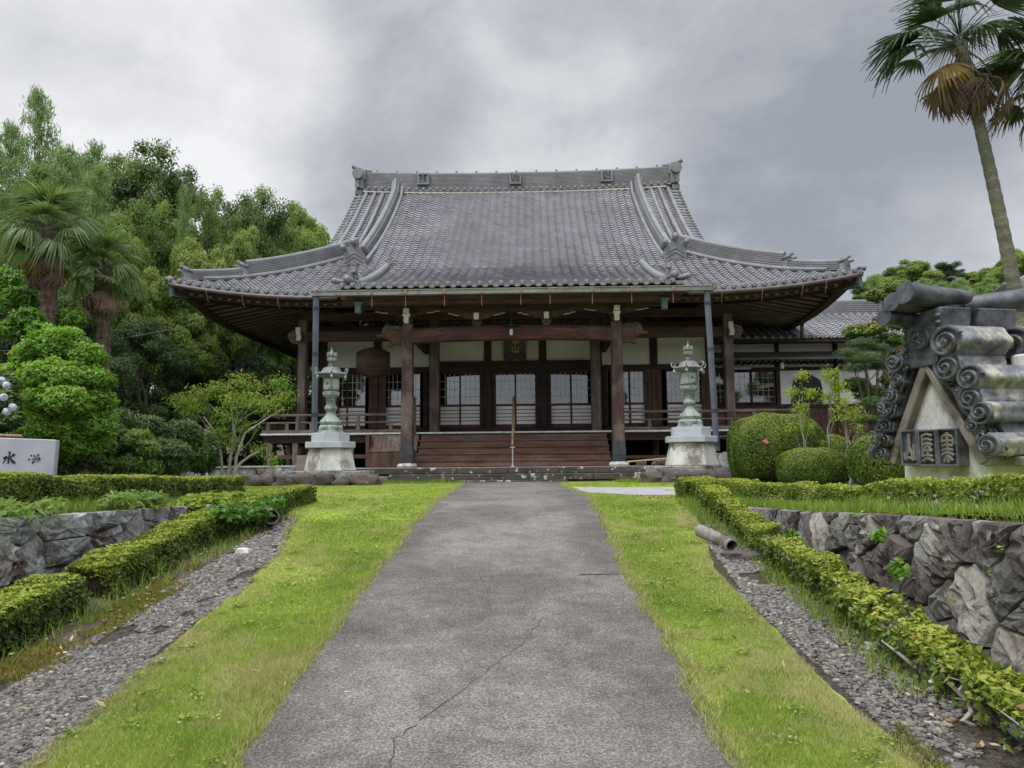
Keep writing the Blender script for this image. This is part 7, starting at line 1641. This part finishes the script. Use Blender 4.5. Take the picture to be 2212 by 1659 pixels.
# hydrangea
hy = pad_tree('hydrangea', 'hydrangea with pale blue flower heads at the left edge', 'shrub', [(0, 830, 11.8, 34, .8), (10, 870, 11.6, 34, .8), (-10, 910, 11.6, 40, .8), (25, 905, 11.5, 26, .8)], (0, 1000, 11.7), 'leaf_dark', 5000, .12, .07, 77, .03, t0=.5)
for (px, py) in ((4, 822), (14, 832), (8, 858), (28, 880), (15, 889)):
    c = at(px, py, 11.2) - hy.location; q = 160; d = unit(rng.normal(0, 1, (q, 3))); leafobj('flower_head', np.array(c) + d * .055, d, .028, .024, rng.random(q), M['flower_blue'], hy)
# right garden: pine, red tipped trees, saplings
pad_tree('garden_pine', 'cloud pruned pine with flat needle pads left of the monument', 'tree', [(1862, 742, 19, 34), (1835, 762, 19, 30), (1895, 752, 19.2, 30), (1870, 775, 18.8, 42), (1850, 795, 18.8, 30), (1900, 790, 19, 28), (1885, 870, 19, 40), (1905, 905, 19, 34), (1870, 905, 18.8, 30), (1893, 945, 19, 46), (1870, 965, 18.8, 36), (1905, 970, 19, 30)],
         (1893, 1030, 19.1), 'leaf_needle', 42000, .085, .008, 8, .09, 'bark', inner=.2, spread=.85, t0=.5, flat=.36, up=.9, nb=12)
pad_tree('red_tipped_tree', 'tall garden tree with orange new leaves behind the pine', 'tree', [(1918, 625, 20, 24), (1895, 640, 20, 26), (1935, 655, 20, 26), (1905, 690, 20, 20), (1940, 700, 20, 26), (1850, 718, 19.6, 30), (1885, 712, 19.8, 30), (1925, 735, 20, 28), (1945, 770, 20, 26), (1925, 820, 20, 26), (1850, 832, 19.4, 30), (1880, 850, 19.4, 34), (1915, 865, 19.6, 30), (1930, 900, 20, 26), (1945, 930, 20, 30)],
         (1915, 1030, 20.2), 'leaf_orange', 26000, .10, .045, 9, .07, inner=.4, spread=.6, t0=.52, flat=.55, topb=.34, nb=14)
for q, (pads, base, lb) in enumerate([([(1732, 815, 16.8, 16), (1712, 850, 16.8, 18), (1752, 855, 16.6, 20), (1728, 885, 16.8, 20), (1712, 925, 16.8, 16), (1745, 925, 16.8, 18)], (1742, 1040, 16.8), 'yellow green sapling in front of the bell shaped window'),
       ([(1795, 815, 17.2, 24), (1810, 840, 17.2, 20), (1790, 860, 17.2, 18), (1780, 960, 17.2, 10)], (1788, 1040, 17.2), 'thin sapling with one leafy top right of the bell shaped window'),
       ([(1820, 870, 17.0, 26), (1845, 895, 17.0, 22), (1825, 905, 17.0, 26), (1808, 890, 17, 16), (1850, 930, 17, 18), (1830, 1000, 17.0, 22)], (1832, 1040, 17.0), 'yellow green sapling beside the pine')]):
    pad_tree('sapling', lb, 'tree', pads, base, 'leaf_sap', 950, .085, .030, q + 60, .022, 'bark_pale', droop=.35, inner=.0, spread=1.25, t0=.5, flat=.85, nb=10)
# weeds: ferny leaves at the left wall top, and little plants in the right wall
wp = thing('wall_weeds', 'broad leaved weeds growing at the far end of the left wall top', 'weeds', (-3.95, 10.3, .02)); cl = np.array([(random.uniform(-.25, .2), random.uniform(-1.3, 1.2), random.uniform(.0, .08), .16, .22, .08, random.uniform(-.1, .1)) for _ in range(14)]); leaves('foliage', cl, 2600, .085, .055, M['leaf_sap'], wp, t0=.3, up=1.0, inner=.2, spread=.9)
wp = thing('wall_weeds', 'grey green ferns and grass tufts on the near left wall top', 'weeds', (-3.98, 7.0, .12)); cl = np.array([(random.uniform(-.2, .25), random.uniform(-1.5, 1.5), random.uniform(.0, .08), .16, .2, .10, random.uniform(-.1, .1)) for _ in range(12)]); leaves('foliage', cl, 2200, .10, .025, M['leaf_mid'], wp, t0=.6, up=.7, inner=.2, spread=.9, droop=.2)
for q, (y, z, s, lb) in enumerate([(5.6, -.02, .09, 'small leafy weed high in the right stone wall near the edge'), (5.35, -.22, .10, 'weed rosette lower in the right stone wall'), (7.3, -.18, .09, 'small fern in the right stone wall behind the hedge'), (6.7, -.30, .08, 'seedling in a joint of the right stone wall'), (6.2, -.42, .09, 'seedling just above the right hedge')]):
    wp = thing('wall_plant', lb, 'weed', (2.62, y, z)); leaves('foliage', np.array([(0, 0, 0, s * .8, s, s * .8, 0)]), 46, .06, .04, M['leaf_bri'], wp, t0=.5, inner=.1, spread=.9)
wp = thing('ivy_patch', 'dark green ivy at the hedge end around the left drain pipe', 'ivy', (-3.0, 9.3, 0)); cl = np.array([(random.uniform(-.35, .3), random.uniform(-1.3, .9), random.uniform(-.06, .08), .16, .3, .12, random.uniform(-.1, .1)) for _ in range(10)]); leaves('foliage', cl, 2200, .06, .05, M['leaf_bri'], wp, t0=.12, up=.6, inner=.2, spread=.9)

# ---- fan palms
def frond_mesh(m, seed, petiole=.62, ln=.62, nseg=26, span=205, droop=.35, split=.5):
    r = random.Random(seed); V, F, T_ = [], [], []
    def quad(a, b, c, d, t_): i_ = len(V); V.extend([a, b, c, d]); F.append((i_, i_ + 1, i_ + 2, i_ + 3)); T_.extend([t_] * 4)
    for i_ in range(4):   # petiole
        x0, x1 = petiole * i_ / 4, petiole * (i_ + 1) / 4; zz = lambda x: .06 * math.sin(x / petiole * 3.14)
        quad((x0, -.012, zz(x0)), (x1, -.009, zz(x1)), (x1, .009, zz(x1)), (x0, .012, zz(x0)), .5); quad((x0, 0, zz(x0) - .014), (x1, 0, zz(x1) - .01), (x1, 0, zz(x1) + .01), (x0, 0, zz(x0) + .014), .5)
    for s in range(nseg):
        a = R(-span / 2 + span * s / (nseg - 1)) + r.uniform(-.02, .02); L_ = ln * r.uniform(.86, 1.05) * (.80 + .20 * math.cos(a / 2)); ca, sa = math.cos(a), math.sin(a); t_ = min(1, max(0, .5 + r.gauss(0, .17))); dr = droop * r.uniform(.6, 1.5)
        w0 = .004; ws = [.010, .026, .024, .006]; prev = None
        for q in range(5):
            f = q / 4; d = L_ * f; dz = -dr * L_ * max(0, f - split * .6) ** 2 * 1.8 - .10 * (1 - ca) * d; hw = [w0, .022, .026, .020, .002][q] * ln / .62
            p = (petiole + d * ca, d * sa, dz); nv = (-sa * hw, ca * hw); cur = ((p[0] + nv[0], p[1] + nv[1], dz + .006), (p[0], p[1], dz - .008), (p[0] - nv[0], p[1] - nv[1], dz + .006))
            if prev: quad(prev[0], cur[0], cur[1], prev[1], t_); quad(prev[1], cur[1], cur[2], prev[2], min(1, t_ + .08))
            prev = cur
    o = mesh_np('frond', np.array(V), np.array(F), m, tint=T_); me = o.data; bpy.data.objects.remove(o); return me
FR = {'g': [frond_mesh(M['leaf_palm'], s, droop=d) for s, d in ((1, .3), (2, .7), (3, 1.1))], 'y': [frond_mesh(M['leaf_palmy'], 4, droop=.5, span=120, nseg=18)], 'd': [frond_mesh(M['leaf_palmd'], s, droop=.5, span=70 + 30 * s, nseg=18) for s in (0, 1)]}
FR['k'] = [frond_mesh(leafmat('dark_palm_leaf', [(0, (.018, .040, .016)), (.5, (.045, .085, .035)), (.8, (.08, .13, .05)), (1, (.14, .19, .09))], .2, .4, .4), s, droop=d, span=150, ln=.58, petiole=.72) for s, d in ((11, .3), (12, .6), (13, .9))]  # frond colour darkened to paint in the backlight against the sky
def palm(label, base, hub, r0, r1, sc, seed, ngreen=26, ndead=9, fib=.25, spec=(), lo=118, gk='g'):
    t = thing('fan_palm', label, 'palm', base, 0); b = Vector(base); h = Vector(hub) - b; r_ = random.Random(seed); k = MB(); n = 70; P, Rr = [], []
    for i_ in range(n + 1):
        f = i_ / n; P.append(Vector((h.x * f + .10 * math.sin(f * 3.1) * (1 if h.x < 0 else 0), h.y * f, h.z * f - .1))); Rr.append((r0 + (r1 - r0) * f) * (1 + (.05 if i_ % 2 else -.03)) * (1 + (fib if f > .86 else 0)))
    k.tube(P, Rr, 16); k.build('trunk', M['palm_trunk'] if fib < .3 else M['palm_fibre'], t)
    # leaf base stubs and fibres
    k = MB()
    for q in range(int(60 * h.z / 4)):
        f = r_.uniform(.02, .99) if fib >= .3 else r_.uniform(.80, .99); a = r_.uniform(0, 6.28); p = Vector((h.x * f, h.y * f, h.z * f)); rr_ = (r0 + (r1 - r0) * f) * 1.02; d = Vector((math.cos(a), math.sin(a), 0)); k.tube([p + d * rr_, p + d * (rr_ + .04) + Vector((0, 0, r_.uniform(-.10, .08)))], [.014, .003], 4)
    k.build('leaf_base_fibre', M['palm_fibre'], t)
    def fr(kind, az, el, s, roll=0, drop=0.0):
        me = r_.choice(FR[kind]); o = bpy.data.objects.new('frond', me); col.objects.link(o); o.parent = t
        o.rotation_mode = 'XYZ'; o.matrix_local = Matrix.Translation(h + Vector((0, 0, .05 - drop))) @ Matrix.Rotation(az, 4, 'Z') @ Matrix.Rotation(-el, 4, 'Y') @ Matrix.Rotation(roll, 4, 'X') @ Matrix.Scale(s, 4)
    for q in range(ngreen): f = q / (ngreen - 1); fr(gk, q * 2.399, R(78 - lo * f + r_.uniform(-8, 8)), sc * r_.uniform(.88, 1.1), r_.uniform(-.3, .3), .25 * f)
    for q in range(ndead): fr('d' if q % 4 else 'y', q * 2.399 + 1, R(-52 - 28 * r_.random()), sc * r_.uniform(.75, 1.0), r_.uniform(-.5, .5), .30 + .12 * r_.random())
    for kd, az, el, s in spec: fr(kd, az, R(el), s, 0, .25)
    # flower and seed clusters
    k = MB(); 
    for q in range(5):
        a = q * 1.256 + .4; d = Vector((math.cos(a), math.sin(a), 0)); p0 = h + d * .05; 
        for s_ in range(26):
            e_ = p0 + d * r_.uniform(.3, .62) * sc * 1.3 + Vector((r_.uniform(-.22, .22), r_.uniform(-.22, .22), r_.uniform(-.30, .12))) * sc; k.tube([p0, p0.lerp(e_, .6) + Vector((0, 0, .10)), e_], [.006, .004, .004], 3, False)
    k.build('fruit_stalk', M['palm_fruit'], t)
    return t
M['palm_fruit'] = mat('palm_fruit_stalk', (.07, .085, .045), (.12, .14, .08), 6, .8, 0)
M['palm_trunk'] = mat('palm_trunk_bark', (.105, .100, .070), (.215, .210, .16), 5, .95, .9, .02, stretch=(1, 1, 2.2), fine=22, c3=(.13, .145, .08), blot=2)
M['palm_fibre'] = mat('palm_fibre', (.060, .042, .030), (.155, .115, .085), 8, .95, 1.0, .03, stretch=(1.5, 1.5, .5), fine=40)
hub = at(2072, 80, 13.0)
palm('tall leaning fan palm with a bare grey trunk at the upper right', (8.98, 13.0, 0), hub, .135, .085, .98, 3, 17, 12, .15, lo=88, gk='k', spec=(('k', R(185), -6, 1.25), ('y', R(215), -42, 1.15), ('d', R(200), -62, 1.1), ('d', R(335), -55, 1.25), ('d', R(270), -75, 1.1), ('k', R(165), 14, 1.2), ('k', R(195), 2, 1.3)))
palm('fan palm cut by the right picture edge next to the tall leaning one', (10.4, 13.0, 0), at(2295, 150, 13.0), .15, .10, 1.0, 8, 18, 7, .15, gk='k', spec=(('y', R(180), -20, 1.2), ('k', R(182), 12, 1.2), ('g', R(175), 32, 1.2), ('y', R(190), -48, 1.1)))
hb_ = at(105, 492, 15.0); palm('fan palm with a shaggy brown trunk, nearest of the left palms', (-9.2, 15.0, 0), hb_, .17, .14, .80, 11, 19, 26, .35, lo=96)
hb_ = at(222, 575, 15.9); palm('fan palm with long drooping fronds right of the nearest left palm', (-8.6, 15.9, 0), hb_, .15, .12, .70, 12, 22, 18, .35, lo=112)
_unused = lambda: palm('pale fronded fan palm above and behind the nearest left palm', (-11.2, 17.5, 0), hb_, .12, .10, .66, 13, 24, 6, .35)
# ------------------------------------------------------------------ give each countable piece an object of its own
def islands(me):
    n = len(me.vertices); par = list(range(n))
    def find(a):
        while par[a] != a: par[a] = par[par[a]]; a = par[a]
        return a
    for p in me.polygons:
        vs_ = p.vertices; r0 = find(vs_[0])
        for v in vs_[1:]:
            r1 = find(v)
            if r1 != r0: par[r1] = r0
    g_ = {}
    for p in me.polygons: g_.setdefault(find(p.vertices[0]), []).append(p.index)
    return list(g_.values())
def split(o, name=None, per=1):
    me = o.data; isl = islands(me)
    if len(isl) < 2 or len(isl) > 110 * per: return
    for q in range(0, len(isl), per):
        idx = {}; V, F, S = [], [], []
        for gi in isl[q:q + per]:
            for pi in gi:
                p = me.polygons[pi]; f = []
                for v in p.vertices:
                    if v not in idx: idx[v] = len(V); V.append(me.vertices[v].co[:])
                    f.append(idx[v])
                F.append(f); S.append(p.use_smooth)
        nm = name or o.name.split('.')[0]; m2 = bpy.data.meshes.new(nm); m2.from_pydata(V, [], F); m2.polygons.foreach_set('use_smooth', S); m2.update()
        for m_ in me.materials: m2.materials.append(m_)
        c = bpy.data.objects.new(nm, m2); col.objects.link(c); c.parent = o.parent; c.matrix_local = o.matrix_local.copy()
        for md in o.modifiers:
            b = c.modifiers.new('bevel', 'BEVEL'); b.width = md.width; b.segments = md.segments; b.limit_method = 'ANGLE'; b.angle_limit = md.angle_limit
        if q == 0:
            for ch in list(o.children): mw = ch.matrix_local.copy(); ch.parent = c; ch.matrix_local = mw
    bpy.data.objects.remove(o)
SPLIT = {'side_gutter': None, 'tie_rail': None, 'inner_porch_post': None, 'veranda_beam': None, 'hip_rafter': None, 'wall_post': None, 'veranda_leg': None, 'plaster_panel': None, 'tie_beam': None, 'side_gutter_hook': None,
 'gutter_strap': None, 'rain_head': None, 'eave_disc_face': None, 'eave_lip_tile': None, 'ridge_disc_face': None, 'carved_line': None, 'pale_edge': None, 'gilt_frame': None, 'corner_copper_cap': None, 'gallery_beam': None, 'gallery_tie': None, 'baluster': None, 'ridge_cap_knobs': 'ridge_cap_knob', 'rafter': None, 'rafter_tip': None, 'porch_rafters': 'porch_rafter', 'lintel_and_sill': 'lintel',
 'porch_purlin': None, 'porch_eave_board': None, 'drum_fitting': None, 'round_tile_end': None, 'ridge_end_round': None, 'top_curb': None, 'middle_step': None, 'lowest_step': None, 'side_curb': None, 'stained_slab': None, 'bell': None, 'curled_arm': None, 'curl': None,
 'ring_ornament': None, 'hanging_cord': None, 'scroll_relief': None, 'round_tile': None, 'white_nose': None, 'timber_frame': None, 'canopy_rafter': None, 'verge_tile': None, 'side_railing': None, 'stud': None, 'eave_disc_row': 'eave_disc', 'ridge_disc_row': 'ridge_disc', 'leaf_ribs': 'leaf_rib', 'back_walls': 'back_wall', 'tan_board_panel': None, 'pipe_clamp': None, 'flame': None, 'side_and_back_wall': 'outer_wall'}
for o in list(col.objects):
    b = o.name.split('.')[0]
    if o.type == 'MESH' and b in SPLIT and o.get('kind') != 'stuff': split(o, SPLIT[b], per=2 if b in ('curled_arm', 'bell', 'ring_ornament') else 1)
